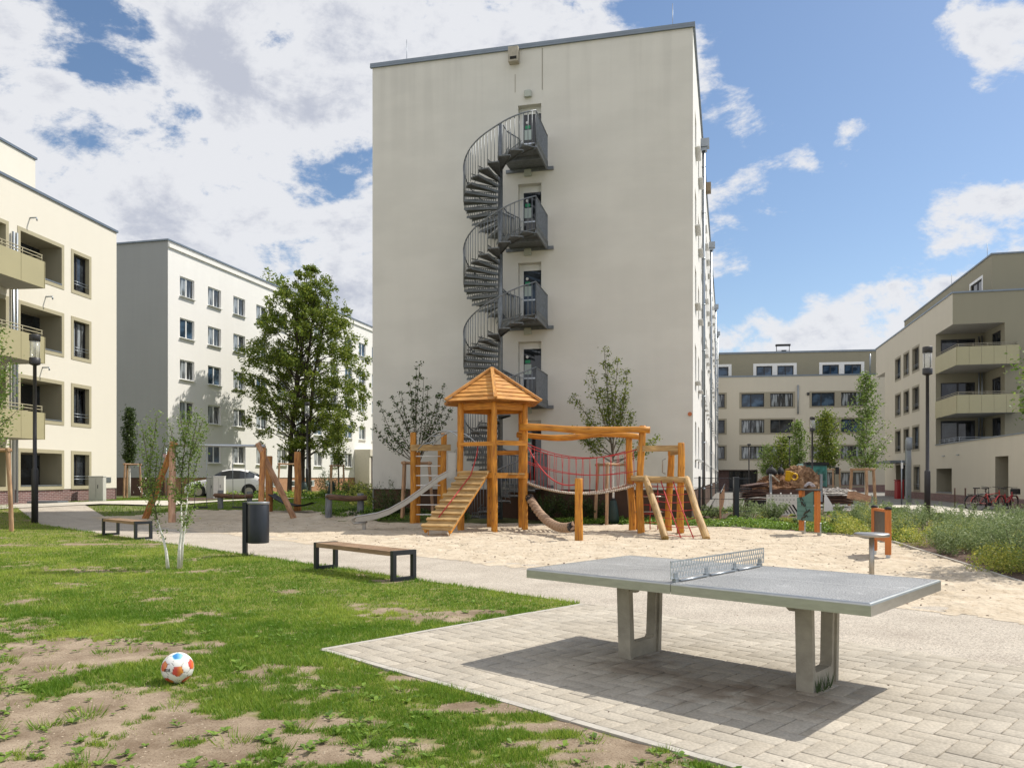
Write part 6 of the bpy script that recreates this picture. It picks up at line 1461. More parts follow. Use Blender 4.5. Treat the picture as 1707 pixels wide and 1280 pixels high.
def stakes(label, base, H=2.05, r=.055, spread=.55, rot=.3, n=3):
    base = Vector(base); t = thing('tree_stakes', label, 'tree stakes', base); tops = []
    for k in range(n):
        a = rot + k * 2 * math.pi / n; p = base + Vector((math.cos(a) * spread * 1.25, math.sin(a) * spread * 1.25, -.15)); q = base + Vector((math.cos(a) * spread, math.sin(a) * spread, H)); tops.append(q)
        g = MB(); log(g, p, q, r, .008, n=8, seed=k + base.x, taper=.95); g.build('stake', M['stake'], t)
    for k in range(n): g = MB(); a, b = tops[k], tops[(k + 1) % n]; d = (b - a).normalized(); log(g, a - d * .1 - Z * .06, b + d * .1 - Z * .06, r * .8, .004, n=8, seed=k); g.build('crossbar', M['stake'], t)
    return t
def bez(a, b, c, n=9): return [a.lerp(b, t).lerp(b.lerp(c, t), t) for t in np.linspace(0, 1, n)]
def young_tree(label, base, fork_z, ends, m='leaf_y', bark='bark_young', size=.07, per=46, spread=.10, r=.035, stems=None, lower=.25, fine=True, wig=.12, group=None):
    """thin tree: ends are branch tips in world space, each branch curving out of the stem and carrying leaf tufts"""
    base = Vector(base); t = thing('young_tree', label, 'young tree', base, group); P = []; g = MB(); top = max(e.z for e in ends)
    fork = base + Z * fork_z; g.tube([base - Z * .1, base + Z * fork_z * .5 + Vector((.01, 0, 0)), fork], [r * 1.15, r, r * .9], 8); g.build('trunk', M[bark], t); g = MB()
    for e in ends:
        e = Vector(e); st = fork + Z * random.uniform(0, max(0., (e.z - fork.z) * .35)) * (1 if lower > .2 else .2); d = e - st
        mid = st + d * .45 + Vector((d.x * .12, d.y * .12, -.05 * d.length if d.z > 0 else .1)) + Vector((random.uniform(-wig, wig), random.uniform(-wig, wig), 0))
        pts = bez(st, mid, e, 10); g.tube(pts, [r * .55 * (1 - .8 * i / 9) + .003 for i in range(10)], 5, caps=False)
        k0 = max(1, int(10 * lower))
        for i in range(k0, 10):
            p = pts[i]; n = int(per * random.uniform(.35, 1.2) * (1.0 if i > 3 else .6)); sp_ = spread * (1.15 - .5 * i / 9)
            P.append(arr(p) + rng.normal(size=(n, 3)) * sp_ * np.array((1, 1, .8)))
            if fine and random.random() < .6 and i < 9:
                q = p + Vector((random.uniform(-1, 1), random.uniform(-1, 1), random.uniform(.1, .9))).normalized() * d.length * random.uniform(.08, .2); g.tube([p, q], [.006, .003], 4, caps=False)
                P.append(arr(q) + rng.normal(size=(n // 2, 3)) * sp_ * .7); P.append(arr(p.lerp(q, .6)) + rng.normal(size=(n // 3, 3)) * sp_ * .6)
    g.build('branches', M['bark_young'], t); leaves('foliage', np.concatenate(P), size, M[m], t); return t
def W(px, py, Y, dy=0.): return Vector((PX(px, Y + dy), Y + dy, PZ(py, Y + dy)))
rd = random.uniform
# vase-shaped shrub tree in front of the gable, left of the climbing tower
Yv = 27.3; zb_ = .35
young_tree('vase-shaped dark-leaved young tree against the cream wall left of the roofed tower', (PX(694, Yv), Yv, zb_), 1.45, [W(x, y, Yv, rd(-.6, .5)) for x, y in ((633, 672), (655, 663), (669, 655), (694, 612), (700, 606), (713, 646), (740, 643), (752, 685), (730, 660), (683, 640), (625, 712), (650, 690), (716, 690), (745, 668), (706, 630), (641, 716))], m='leaf_d', size=.085, per=34, spread=.085, r=.032, lower=.38, fine=False, wig=.2)
stakes('stake frame of the vase-shaped tree beside the arched ladder', (PX(688, 27.0), 27.0, .32), 1.75, rot=.1)
Yv = 25.9
young_tree('slender young tree with whitewashed stem in front of the cream wall, behind the rope bridge', (PX(1022, Yv), Yv, .05), 1.9, [W(x, y, Yv, rd(-.4, .4)) for x, y in ((957, 660), (978, 700), (1007, 582), (1012, 610), (985, 620), (1045, 620), (1040, 660), (1052, 690), (1000, 650), (1088, 745), (965, 722), (1030, 600), (1018, 640), (955, 715), (1095, 730))], m='leaf', bark='bark_white', size=.08, per=42, spread=.12, r=.035, lower=.3, fine=True)
stakes('stake frame of the slender tree behind the rope bridge', (PX(1018, 25.8), 25.8, .0), 2.0, rot=.2)
def bag(label, p, h=.75, r=.17):
    t = thing('watering_bag', label, 'watering bag', p); g = MB(); g.lathe([(r, 0), (r * 1.15, h * .2), (r * .95, h * .6), (r * .6, h * .92), (r * .35, h)], p, 14); g.build('bag', M['bag'], t); g = MB(); g.lathe([(r * .5, h * .95), (r * .55, h), (r * .3, h * 1.03)], p, 12); g.build('bag_collar', M['rubber'], t)
bag('dark green watering bag round the stem behind the rope bridge', (PX(1022, 25.9), 25.85, .02), .8)
# foreground multi-stem tree with white stems
b0 = G(287, 948)
def stem(t, pts, r0, m): g = MB(); g.tube(pts, [r0 * (1 - .75 * i / (len(pts) - 1)) for i in range(len(pts))], 7); g.build('trunk', M[m], t)
mt = thing('young_tree', 'small two-stemmed tree with white painted stems on the lawn near the far bench', 'young tree', b0); Yf = b0.y; P = []
stems_ = [[(280, 949), (277, 918), (271, 893), (262, 866), (256, 830), (249, 790), (252, 740), (247, 700)], [(298, 947), (299, 915), (303, 880), (302, 840), (303, 790), (308, 740), (312, 700)], [(301, 946), (304, 910), (309, 870), (313, 820), (315, 770), (322, 725)]]
for k, sx in enumerate(stems_):
    pts = [Vector((PX(x, Yf + .1 * k), Yf + .1 * k, max(PZ(y, Yf), T(b0.x, b0.y)) if i else T(b0.x, b0.y) - .02)) for i, (x, y) in enumerate(sx)]
    stem(mt, pts[:4], .032, 'bark_white'); g = MB(); g.tube(pts[3:], [.012, .009, .007, .004, .003][:len(pts) - 3], 6); g.build('branch', M['bark_young'], mt)
    for i in range(2, len(pts) - 1):
        for q in np.linspace(0, 1, 5):
            p = pts[i].lerp(pts[i + 1], q); n = int(rd(16, 36) * (.5 if i == 2 else 1)); P.append(arr(p) + rng.normal(size=(n, 3)) * np.array((.055, .06, .05)))
tips = [(0, 4, 235, 745), (0, 5, 237, 710), (0, 4, 262, 760), (0, 5, 262, 690), (1, 4, 282, 705), (1, 4, 290, 740), (2, 4, 342, 715), (2, 3, 336, 745), (1, 5, 300, 690), (2, 4, 330, 690), (2, 3, 333, 805), (1, 3, 285, 800), (2, 4, 338, 700), (0, 3, 240, 800), (1, 2, 320, 850), (1, 5, 318, 688), (0, 4, 275, 735)]
g = MB()
for k, i, x, y in tips:
    sx = stems_[k]; a = W(sx[i][0], sx[i][1], Yf, .1 * k); b = W(x, y, Yf, rd(-.25, .25)); m_i = a.lerp(b, .5) + Z * -.03; pts = bez(a, m_i, b, 7); g.tube(pts, [.006] * 6 + [.003], 4, caps=False)
    for p in pts[1:]: n = int(rd(18, 40)); P.append(arr(p) + rng.normal(size=(n, 3)) * .05)
g.build('branch', M['bark_young'], mt); leaves('foliage', np.concatenate(P), .042, M['leaf_y'], mt)
# other young trees: (label, px, py base or Y, crown bottom y, top y, halfwidth px, kind)
def proc_tree(label, x, Y, ybot, ytop, hw, m='leaf_y', n=26, per=26, size=.12, bark='bark_young', r=.05, tz=None, spread=.16, dens=1.0, shape='oval', group=None):
    tz = T(PX(x, Y), Y) if tz is None else tz; base = Vector((PX(x, Y), Y, tz)); z0, z1 = PZ(ybot, Y), PZ(ytop, Y); R_ = hw / FPX * Y; ends = []
    for i in range(n):
        f = (i + .5) / n; z = z0 + (z1 - z0) * f; w = R_ * (math.sin(math.pi * min(1, (f * .82 + .12))) ** .7 if shape == 'oval' else (1 - f) ** .6) * rd(.45, 1.05); a = i * 2.4 + rd(-.4, .4)
        ends.append(Vector((base.x + w * math.cos(a), base.y + w * math.sin(a), z)))
    ends.append(Vector((base.x, base.y, z1)))
    t = thing('young_tree', label, 'young tree', base, group); g = MB(); g.tube([base - Z * .1, Vector((base.x + .02, base.y, (z0 + base.z) / 2)), Vector((base.x, base.y, z0)), Vector((base.x, base.y, z0 + (z1 - z0) * .9))], [r * 1.2, r, r * .8, r * .15], 8); g.build('trunk', M[bark], t); g = MB(); P = []
    for e in ends:
        zf = max(z0 - .1, e.z - (Vector((e.x, e.y, 0)) - Vector((base.x, base.y, 0))).length * 1.1); st = Vector((base.x, base.y, zf)); pts = bez(st, st.lerp(e, .5) - Z * .03, e, 6); g.tube(pts, [r * .3 * (1 - .8 * i / 5) + .002 for i in range(6)], 4, caps=False)
        for p in pts[1:]: k = int(per * rd(.4, 1.3)); P.append(arr(p) + rng.normal(size=(k, 3)) * spread * np.array((1, 1, .8)))
    g.build('branches', M['bark_young'], t); leaves('foliage', np.concatenate(P), size, M[m], t); return t
proc_tree('narrow columnar young tree in front of the grey end wall', 215.5, 44, 770, 682, 12, 'leaf_d', 40, 26, .11, 'bark_white', .06, spread=.10)
stakes('stake frame of the columnar tree at the grey end wall', (PX(218, 43.8), 43.8, T(-20, 43.8)), 1.95, spread=.45)
proc_tree('leafy young tree before the porch of the long white block', 564, 46, 772, 690, 18, 'leaf', 30, 24, .12, 'bark_young', .05, spread=.14)
stakes('stake frame of the young tree before the porch', (PX(559, 45.8), 45.8, .36), 1.9, spread=.45)
bag('dark watering bag at the tree before the porch', (PX(553, 46), 46, .36), .9, .24); bag('dark watering bag just right of the tree before the porch', (PX(576, 46.5), 46.5, .36), .85, .24)
stakes('stake frame under the big maple behind the right swing leg', (PX(476, 46), 46, .36), 2.0, spread=.7)
bag('dark watering bag under the big maple', (PX(507, 48), 48, .36), .9, .22)
proc_tree('tall light young tree with whitish stem in front of the right hand block', 1443, 42.5, 775, 626, 52, 'leaf_y', 40, 22, .14, 'bark_white', .065, spread=.17, shape='cone')
stakes('thick stake frame under the tall light tree in front of the right hand block', (PX(1440, 42.3), 42.3, 0), 2.02, spread=.62, r=.085)
proc_tree('bushy young tree over the truck cab in the yard', 1378, 52, 775, 688, 29, 'leaf', 34, 30, .15, 'bark_young', .05, spread=.2)
stakes('stake frame right of the debris trailer', (PX(1386, 51), 51, 0), 2.1, spread=.6)
proc_tree('thin upright young tree left of the lamp in the yard', 1331, 55, 783, 705, 18, 'leaf_y', 26, 22, .14, 'bark_white', .05, spread=.16)
proc_tree('wide low-crowned young tree behind the root heap', 1306, 57, 785, 730, 24, 'leaf', 28, 26, .15, 'bark_young', .05, spread=.22)
proc_tree('small young tree at the left of the yard tree row', 1280, 58, 788, 745, 20, 'leaf_y', 20, 20, .14, 'bark_young', .045, spread=.2)
# tree at the left frame edge, and the one outside the right edge whose twigs reach into the picture
lt = proc_tree('light green young tree cut by the left edge of the picture', -14, 22.2, 735, 545, 44, 'leaf_y', 30, 26, .085, 'bark_young', .05, spread=.13)
stakes('pale stake frame at the left edge of the lawn', (PX(-14, 22.4), 22.4, T(-14.5, 22.4)), 2.35, spread=.5, rot=-.12, r=.06)
proc_tree('light green tree whose twigs reach in at the right edge', 1812, 13.2, 745, 520, 124, 'leaf_y', 40, 40, .075, 'bark_young', .05, spread=.12)

# shrubs: prototypes with their own stems and leaves
def shrub_pts(kind, s, n):
    if kind == 'feather':     # many upright fine stems
        k = max(10, n // 55); P = []
        for _ in range(k):
            a = rd(0, 6.28); l = rd(.55, 1.05) * s; t_ = rd(.1, .75); e = np.array((math.cos(a) * l * t_, math.sin(a) * l * t_, l * (1 - .35 * t_))); f = rng.random((n // k, 1)) ** .7
            P.append(e * (f * .95 + .05) + np.array((math.cos(a), math.sin(a), 0)) * .08 * s + rng.normal(size=(n // k, 3)) * .035 * s)
        return np.concatenate(P)
    v = rng.normal(size=(n, 3)); v /= np.linalg.norm(v, axis=1, keepdims=True); v *= (rng.random((n, 1)) ** .35); v[:, 2] = np.abs(v[:, 2]) * (.8 if kind == 'round' else .45) + .04; k = fbm(v[:, 0] * 3 + s * 9, v[:, 1] * 3 + v[:, 2] * 2, 1.6, 2) > .34
    return v[k] * .55 * s
def shrub(label, p, s, kind, m, n=1500, size=.05, name='shrub', cat='shrub', group=None):
    p = Vector(p); t = thing(name, label, cat, p, group); g = MB()
    for _ in range(9): a = rd(0, 6.28); l = rd(.4, .8) * s; e = p + Vector((math.cos(a) * l * .5, math.sin(a) * l * .5, l * .75)); g.tube([p - Z * .03, p.lerp(e, .5) + Z * .05 * s, e], [.010, .007, .003], 4, caps=False)
    g.build('stems', M['bark_young'], t); leaves('foliage', shrub_pts(kind, s, n) + arr(p), size, M[m], t, asp=.35 if kind == 'feather' else .6); return t
def capped(x, y, s_, kind):
    """plants kept low where the photograph shows the barrier and the debris behind them"""
    px = HX + FPX * x / y; lim = 862 if 1262 < px < 1345 else 850 if 1345 <= px < 1425 else 838 if 1225 < px <= 1262 else None
    if lim is None or y > 31.4: return s_
    top = max(.10, CAMH - (lim - HY) / FPX * y); hh = {'feather': .95, 'round': .45, 'low': .27}[kind]; return min(s_, top / hh)
def mass(name, label, poly, n, specs, cat='planting', minz=0.):
    """a dense bed that reads as one mass: one object per leaf colour"""
    xs = [p[0] for p in poly]; ys = [p[1] for p in poly]; acc = {}; cnt = 0; tries = 0
    while cnt < n and tries < n * 60:
        tries += 1; x, y = rd(min(xs), max(xs)), rd(min(ys), max(ys))
        if not inpoly(np.array(x), np.array(y), poly): continue
        cnt += 1; nv = vnoise(x * .45 + 3, y * .45)
        w = [sp_[5] * (1.6 if (i % 2) == (nv > .5) else .5) for i, sp_ in enumerate(specs)]; kind, m, s0_, s1_, nl, _, sz = random.choices(specs, w)[0]; s_ = rd(s0_, s1_); s_ = capped(x, y, s_, kind)
        P = shrub_pts(kind, s_, int(nl * max(.35, min(1, 16 / max(y, 4))))); sc = 1.0 + max(0, y - 14) * .03
        acc.setdefault((m, round(sz * sc, 2) if y > 18 else sz, .35 if kind == 'feather' else .6), []).append(P + np.array((x, y, T(x, y) + minz)))
    Vs = []; Fs = []; vs_ = []; mi = []; mats_ = []; off = 0
    for (m, sz, asp), P in acc.items():
        V, F, v = leaf_geo(np.concatenate(P), sz, asp=asp)
        if m not in mats_: mats_.append(m)
        Vs.append(V); Fs.append(F + off); vs_.append(v); mi.append(np.full(len(F), mats_.index(m), np.int32)); off += len(V)
    me = numesh(name, np.concatenate(Vs), np.concatenate(Fs), M[mats_[0]], {'var': ('FACE', np.concatenate(vs_))})
    for m in mats_[1:]: me.materials.append(M[m])
    me.polygons.foreach_set('material_index', np.concatenate(mi)); return tag(nobj(name, me), label, cat, kind='stuff')
bedR = [(8.2, 21.6), (8.9, 20.4), (9.05, 18.0), (8.2, 14.4), (7.55, 11.4), (7.0, 8.6), (11.0, 9), (15.5, 20), (12.2, 27), (8.6, 27.5)]
mass('shrub_planting', 'dense mixed green and yellow-green shrubs filling the bed right of the sand', bedR, 230,
     [('feather', 'shrub_g', .6, 1.0, 1300, 1.3, .045), ('round', 'shrub_y', .6, 1.05, 1300, .9, .04), ('feather', 'shrub_y', .55, .9, 900, .5, .04), ('round', 'cover', .5, .8, 800, .5, .045)])
bedN = [(1.5, 26.0), (5.2, 25.3), (6.9, 24.0), (8.2, 21.8), (8.9, 23.4), (8.4, 26), (6.6, 27.5), (6.3, 26.9), (1.7, 27.7)]
mass('ground_cover', 'bright green low plants along the foot of the cream wall and the sand edge', bedN, 150, [('low', 'cover', .5, .9, 420, 1.2, .055), ('round', 'cover', .25, .42, 300, .6, .045), ('low', 'shrub_y', .3, .5, 200, .12, .045)])
bedY = [(6.9, 26.6), (8.6, 25.5), (13, 26), (17.8, 30), (16.5, 37), (10, 37), (7.6, 33)]
mass('yard_planting', 'mixed shrubs between the cream block, the barrier and the side path', bedY, 110, [('feather', 'shrub_g', .35, .55, 600, 1, .05), ('round', 'cover', .35, .6, 500, 1, .055), ('round', 'shrub_y', .3, .5, 400, .7, .05)])
bedL = [(-6.5, 29.6), (-5.3, 28.6), (-2.6, 28.3), (-1.6, 27.6), (-1.6, 26.6), (-4, 27.0), (-6.8, 28.4)]
mass('wall_planting', 'low shaded plants at the left foot of the cream wall', bedL, 60, [('low', 'cover', .4, .8, 300, 1, .06), ('round', 'leaf_d', .3, .55, 260, .6, .06)])
bedW = [(-16, 43), (-9, 41), (-6.8, 36), (-6.2, 33), (-5.2, 31), (-5.4, 38), (-8, 48), (-14, 50)]
mass('back_planting', 'shrubs and perennials between the lawn and the long white block', bedW, 70, [('round', 'cover', .6, 1.1, 400, 1, .09), ('round', 'shrub_y', .6, 1.2, 400, .8, .08), ('feather', 'leaf_d', .6, 1.1, 300, .5, .08)])
for i, (x, y, s_, k, m, lab) in enumerate(((2.0, 26.9, 1.1, 'feather', 'leaf_d', 'dark feathery shrub at the wall behind the thick braided rope'), (1.15, 27.1, 1.2, 'feather', 'leaf_d', 'dark feathery shrub at the wall just right of the roofed tower'), (2.75, 26.7, .9, 'feather', 'leaf_d', 'lower dark shrub at the wall behind the rope bridge'),
     (-4.25, 27.6, 1.35, 'feather', 'leaf_d', 'loose dark shrub at the left corner of the cream wall'), (-9.3, 46, 2.3, 'round', 'shrub_y', 'large yellow-green bush in front of the porch'), (-8.2, 44, 1.9, 'round', 'shrub_y', 'yellow-green bush nearest to the cream wall corner'), (-10.8, 47, 1.9, 'feather', 'leaf_d', 'dark upright conifer-like shrub left of the porch'),
     (-6.9, 37.5, 1.3, 'round', 'shrub_y', 'pale flowering bush behind the right balance beam'), (8.6, 29.5, 1.6, 'round', 'shrub_g', 'tall bush in front of the mesh fence'), (8.95, 27.2, .85, 'feather', 'shrub_g', 'grey-green shrub left of the white barrier'))):
    shrub(lab, (x, y, T(x, y)), s_, k, m, 2200 if y < 30 else 1500, .075 if y < 30 else .11)
for i, (x, y, s_, m, lab) in enumerate(((1500, 907, 1.0, 'shrub_y', 'yellow-green shrub right beside the slate board'), (1655, 905, 1.15, 'shrub_g', 'big feathery grey-green shrub at the right of the planting bed'), (1590, 880, 1.1, 'shrub_y', 'bright yellow shrub in the middle of the planting bed'), (1698, 930, 1.05, 'shrub_g', 'feathery shrub cut by the right edge of the picture'))):
    p = G(x, y + 34); p.x += 1.9 if x == 1500 else .35; shrub(lab, p, s_, 'feather' if m == 'shrub_g' else 'round', m, 2600, .04)
# rose with white flowers on the mulch by the beige block
rp_ = Vector((PX(253, 41), 41, T(-18.6, 41))); rs_ = shrub('white-flowering rose bush on the mulch beside the columnar tree', rp_, 1.3, 'round', 'leaf_d', 700, .1, 'rose_bush', 'rose bush')
leaves('blossoms', arr(rp_) + np.abs(rng.normal(size=(16, 3))) * np.array((.35, .3, .5)) * np.sign(rng.normal(size=(16, 3)) + np.array((0, 0, 9))) + np.array((0, -.3, .25)), .13, M['flower'], rs_, asp=1.0)
mb = MB(); mp_ = [(-20.2, 39), (-15.6, 38.4), (-15.6, 45), (-20.8, 46)]; nx = 10
for i in range(nx):
    for j in range(nx):
        q = [((1 - a) * ((1 - b) * mp_[0][0] + b * mp_[3][0]) + a * ((1 - b) * mp_[1][0] + b * mp_[2][0]), (1 - a) * ((1 - b) * mp_[0][1] + b * mp_[3][1]) + a * ((1 - b) * mp_[1][1] + b * mp_[2][1])) for a, b in ((i / nx, j / nx), ((i + 1) / nx, j / nx), ((i + 1) / nx, (j + 1) / nx), (i / nx, (j + 1) / nx))]
        mb.quad(*[(x, y, T(x, y) + .02) for x, y in q])
tag(mb.build('mulch_bed', M['mulch']), 'brown mulch at the foot of the grey end wall', None, kind='structure')

# ---------------------------------------------------------------- grass
def make_grass():
    r = np.random.default_rng(3); Vs = []; va = []
    def batch(n, y0, y1, pw):
        f = r.random(n); Y = (y0 ** pw + f * (y1 ** pw - y0 ** pw)) ** (1 / pw); X = (r.random(n) * 2 - 1) * (.66 * Y + .4); return X, Y
    tot = []
    for n, y0, y1, pw in ((520000, 3.6, 9, .6), (260000, 9, 17, .3), (120000, 17, 31, .3)):
        tot.append(batch(n, y0, y1, pw))
    X = np.concatenate([a for a, b in tot]); Y = np.concatenate([b for a, b in tot])
    # clumps: pull blades towards tuft centres
    p = (X + Y) * SQ; q = (X - Y) * SQ
    ok = ((p < P_LAWN + .03) & (q < Q_SQ - .03)) | ((p < P_SQ - .04) & (q >= Q_SQ - .03)); c = cover(X, Y); cl = fbm(X + 5, Y, 11.0, 2)
    ok &= (r.random(len(X)) < np.clip(c * 1.5 - .12, 0.0, 1)) & (cl + c * .5 > .46 + r.random(len(X)) * .26)
    X, Y, c, cl = X[ok], Y[ok], c[ok], cl[ok]; n = len(X); Zg = terrain(X, Y) + lawnz(X, Y)
    big = fbm(X + 71, Y + 13, 1.3, 3)
    h = (.011 + .022 * c * r.random(n) ** .6 + np.clip(big - .5, 0, 1) * .10 + .03 * (cl - .35)) * r.uniform(.6, 1.35, n); w = .0016 + .00034 * Y; h = np.maximum(h, .012) * (1 + .01 * Y)
    edge = np.minimum(np.abs(p[ok] - P_LAWN), 9) < .18; h = np.where(edge & (q[ok] < Q_SQ), h * 1.5, h)
    a = r.uniform(0, 6.283, n); dx, dy = np.cos(a), np.sin(a); le = r.uniform(.15, 1.1, n) * h; b = r.uniform(0, 6.283, n)
    tipx, tipy = X + np.cos(b) * le, Y + np.sin(b) * le
    v0 = np.stack([X - dx * w, Y - dy * w, Zg - .003], 1); v1 = np.stack([X + dx * w, Y + dy * w, Zg - .003], 1); v2 = np.stack([tipx, tipy, Zg + h], 1)
    V = np.stack([v0, v1, v2], 1).reshape(-1, 3); F = np.arange(3 * n).reshape(n, 3)
    tone = np.clip(fbm(X + 3, Y + 50, .9, 3) * 1.9 - .5 + (fbm(X + 33, Y + 5, 5, 2) - .4) * .8 + r.normal(size=n) * .3, 0, 1)
    me = numesh('grass', V, F, M['grass'], {'var': ('FACE', tone)}); tag(nobj('grass', me), 'short patchy grass growing on the lawn', 'grass', kind='stuff')
    # loose tussocks of longer grass in and around the bare soil
    m = 900; X, Y = batch(m, 3.7, 14, .5); p = (X + Y) * SQ; q = (X - Y) * SQ; ok = ((p < P_LAWN - .05) & (q < Q_SQ - .05)) | ((p < P_SQ - .07) & (q >= Q_SQ - .05)); ok &= (cover(X, Y) < .75) & (fbm(X + 60, Y + 3, 2.2, 3) > .40); X, Y = X[ok], Y[ok]
    k = 46; R0 = r.uniform(.02, .10, len(X)); ang = r.uniform(0, 6.283, (len(X), k)); rr = np.sqrt(r.random((len(X), k))) * R0[:, None]; bx = (X[:, None] + np.cos(ang) * rr * 1.3).ravel(); by = (Y[:, None] + np.sin(ang) * rr).ravel(); hh = (np.repeat(R0, k) * .45 + .018) * r.uniform(.4, 1.2, len(bx)); zz = terrain(bx, by) + lawnz(bx, by)
    ww = .0016 + .0003 * by; aa = r.uniform(0, 6.283, len(bx)); ln = hh * .8; ox = np.cos(ang).ravel() * ln; oy = np.sin(ang).ravel() * ln
    V = np.stack([np.stack([bx - np.cos(aa) * ww, by - np.sin(aa) * ww, zz - .003], 1), np.stack([bx + np.cos(aa) * ww, by + np.sin(aa) * ww, zz - .003], 1), np.stack([bx + ox, by + oy, zz + hh], 1)], 1).reshape(-1, 3)
    tag(nobj('grass_tussocks', numesh('grass_tussocks', V, np.arange(len(V)).reshape(-1, 3), M['grass'], {'var': ('FACE', np.clip(np.repeat(r.random(len(X)), k) * .6 + r.normal(size=len(bx)) * .2, 0, 1))})), 'small tussocks of grass standing in the bare soil', 'grass', kind='stuff')
    # broad-leaved weeds: clover and plantain rosettes
    m = 5200; X, Y = batch(m, 3.7, 15, .5); p = (X + Y) * SQ; q = (X - Y) * SQ; ok = ((p < P_LAWN - .05) & (q < Q_SQ - .05)) | ((p < P_SQ - .07) & (q >= Q_SQ - .05)); ok &= fbm(X + 30, Y + 8, 1.1, 3) + .5 * fbm(X + 3, Y + 88, 5., 2) + .2 * r.random(m) > .72; X, Y = X[ok], Y[ok]
    C = []; 
    Vv = []; Ff = []; k = 0
    for x, y in zip(X, Y):
        z = T(x, y) + float(lawnz(x, y)) + .006; nl = random.randint(5, 9); s_ = rd(.012, .05)
        for i in range(nl):
            a = rd(0, 6.28); l = s_ * rd(.7, 1.3); w_ = l * .3; e = rd(.25, .7); d = np.array((math.cos(a), math.sin(a), e)); s2 = np.array((-math.sin(a), math.cos(a), 0)); o = np.array((x, y, z))
            Vv += [o, o + d * l * .6 + s2 * w_, o + d * l * np.array((1, 1, .7)), o + d * l * .6 - s2 * w_]; Ff.append((k, k + 1, k + 2, k + 3)); k += 4
    me = numesh('lawn_weeds', np.array(Vv), np.array(Ff), M['cover'], {'var': ('FACE', r.random(len(Ff)))}); tag(nobj('lawn_weeds', me), 'broad-leaved weeds scattered through the grass', 'weeds', kind='stuff')
    # far grass verges: strips beyond the sand
    Xf = r.uniform(-22, 0, 80000); Yf = r.uniform(28.5, 50, 80000); z = terrain(Xf, Yf) - .03; h = r.uniform(.04, .11, len(Xf)); w = .012; a = r.uniform(0, 6.28, len(Xf))
    ok = ~inpoly(Xf, Yf, poly2) & ~inpoly(Xf, Yf, mp_) & ((Xf + Yf) * SQ > P_SAND + .55) & ~inpoly(Xf, Yf, [(-5.2, 29.4), (6.2, 26.7), (20, 90), (8, 92)]); pd = np.array([[ga.x, ga.y], [gb_.x, gb_.y], [gc.x, gc.y], [gd.x, gd.y]])
    for (x0, y0), (x1, y1) in zip(pd, pd[1:]):
        dx, dy = x1 - x0, y1 - y0; L2 = dx * dx + dy * dy; t = np.clip(((Xf - x0) * dx + (Yf - y0) * dy) / L2, 0, 1); ok &= np.hypot(Xf - x0 - t * dx, Yf - y0 - t * dy) > .7
    Xf, Yf, z, h, a = Xf[ok], Yf[ok], z[ok], h[ok], a[ok]
    V = np.stack([np.stack([Xf - np.cos(a) * w, Yf - np.sin(a) * w, z], 1), np.stack([Xf + np.cos(a) * w, Yf + np.sin(a) * w, z], 1), np.stack([Xf + r.normal(size=len(Xf)) * .03, Yf, z + h], 1)], 1).reshape(-1, 3)
    tag(nobj('verge_grass', numesh('verge_grass', V, np.arange(len(V)).reshape(-1, 3), M['grass'], {'var': ('FACE', r.random(len(Xf)) * .5)})), 'green grass verge beyond the swings', 'grass', kind='stuff')
make_grass()
# pebbles, twigs and litter on the bare soil and the sand
def crumbs(name, label, n, fn, size, m, z0):
    r = np.random.default_rng(n); Vv = []; Ff = []; k = 0; c = 0
    while c < n:
        x, y = fn(r)
        if x is None: continue
        c += 1; s_ = size * r.uniform(.4, 1.4); a = r.uniform(0, 6.28); z = T(x, y) + z0(x, y); u = np.array((math.cos(a), math.sin(a), 0)) * s_; v = np.array((-math.sin(a), math.cos(a), 0)) * s_ * r.uniform(.3, .9); o = np.array((x, y, z)); h = np.array((0, 0, s_ * .5))
        Vv += [o - u - v, o + u - v, o + u + v, o - u + v, o - u * .5 - v * .5 + h, o + u * .5 - v * .4 + h, o + u * .4 + v * .5 + h, o - u * .5 + v * .4 + h]
        Ff += [(k + 4, k + 5, k + 6, k + 7), (k, k + 1, k + 5, k + 4), (k + 1, k + 2, k + 6, k + 5), (k + 2, k + 3, k + 7, k + 6), (k + 3, k, k + 4, k + 7)]; k += 8
    me = numesh(name, np.array(Vv), np.array(Ff), M[m] if isinstance(m, str) else m); tag(nobj(name, me), label, 'debris', kind='stuff')
def f_lawn(r):
    Y = r.uniform(3.8, 12); X = r.uniform(-.66, .4) * Y; p, q = (X + Y) * SQ, (X - Y) * SQ
    if (p < P_LAWN - .05 and q < Q_SQ - .05) or (p < P_SQ - .06 and q >= Q_SQ): return (X, Y) if float(cover(X, Y)) < .6 else (None, None)
    return None, None
crumbs('soil_pebbles', 'small pebbles and crumbs on the bare soil', 1500, f_lawn, .006, mat('pebble', (.36, .29, .21), .9, var=.4, vscale=30), lambda x, y: float(lawnz(x, y)))
def f_sand(r):
    Y = r.uniform(8.5, 27); X = r.uniform(-.55, .62) * Y
    return (X, Y) if (X + Y) * SQ > P_SAND + .1 and bool(inpoly(np.array(X), np.array(Y), poly2)) else (None, None)
crumbs('sand_litter', 'wood chips and dry leaves scattered on the sand', 900, f_sand, .016, M['mulch'], lambda x, y: float(sandz(x, y)))
def f_pave(r):
    p, q = r.uniform(P_SQ + .1, P_LAWN + 1.8), r.uniform(Q_SQ + .1, 2); return PQ(p, q)
crumbs('paving_litter', 'dark crumbs and leaf bits on the pavers', 90, f_pave, .006, M['mulch'], lambda x, y: .013)
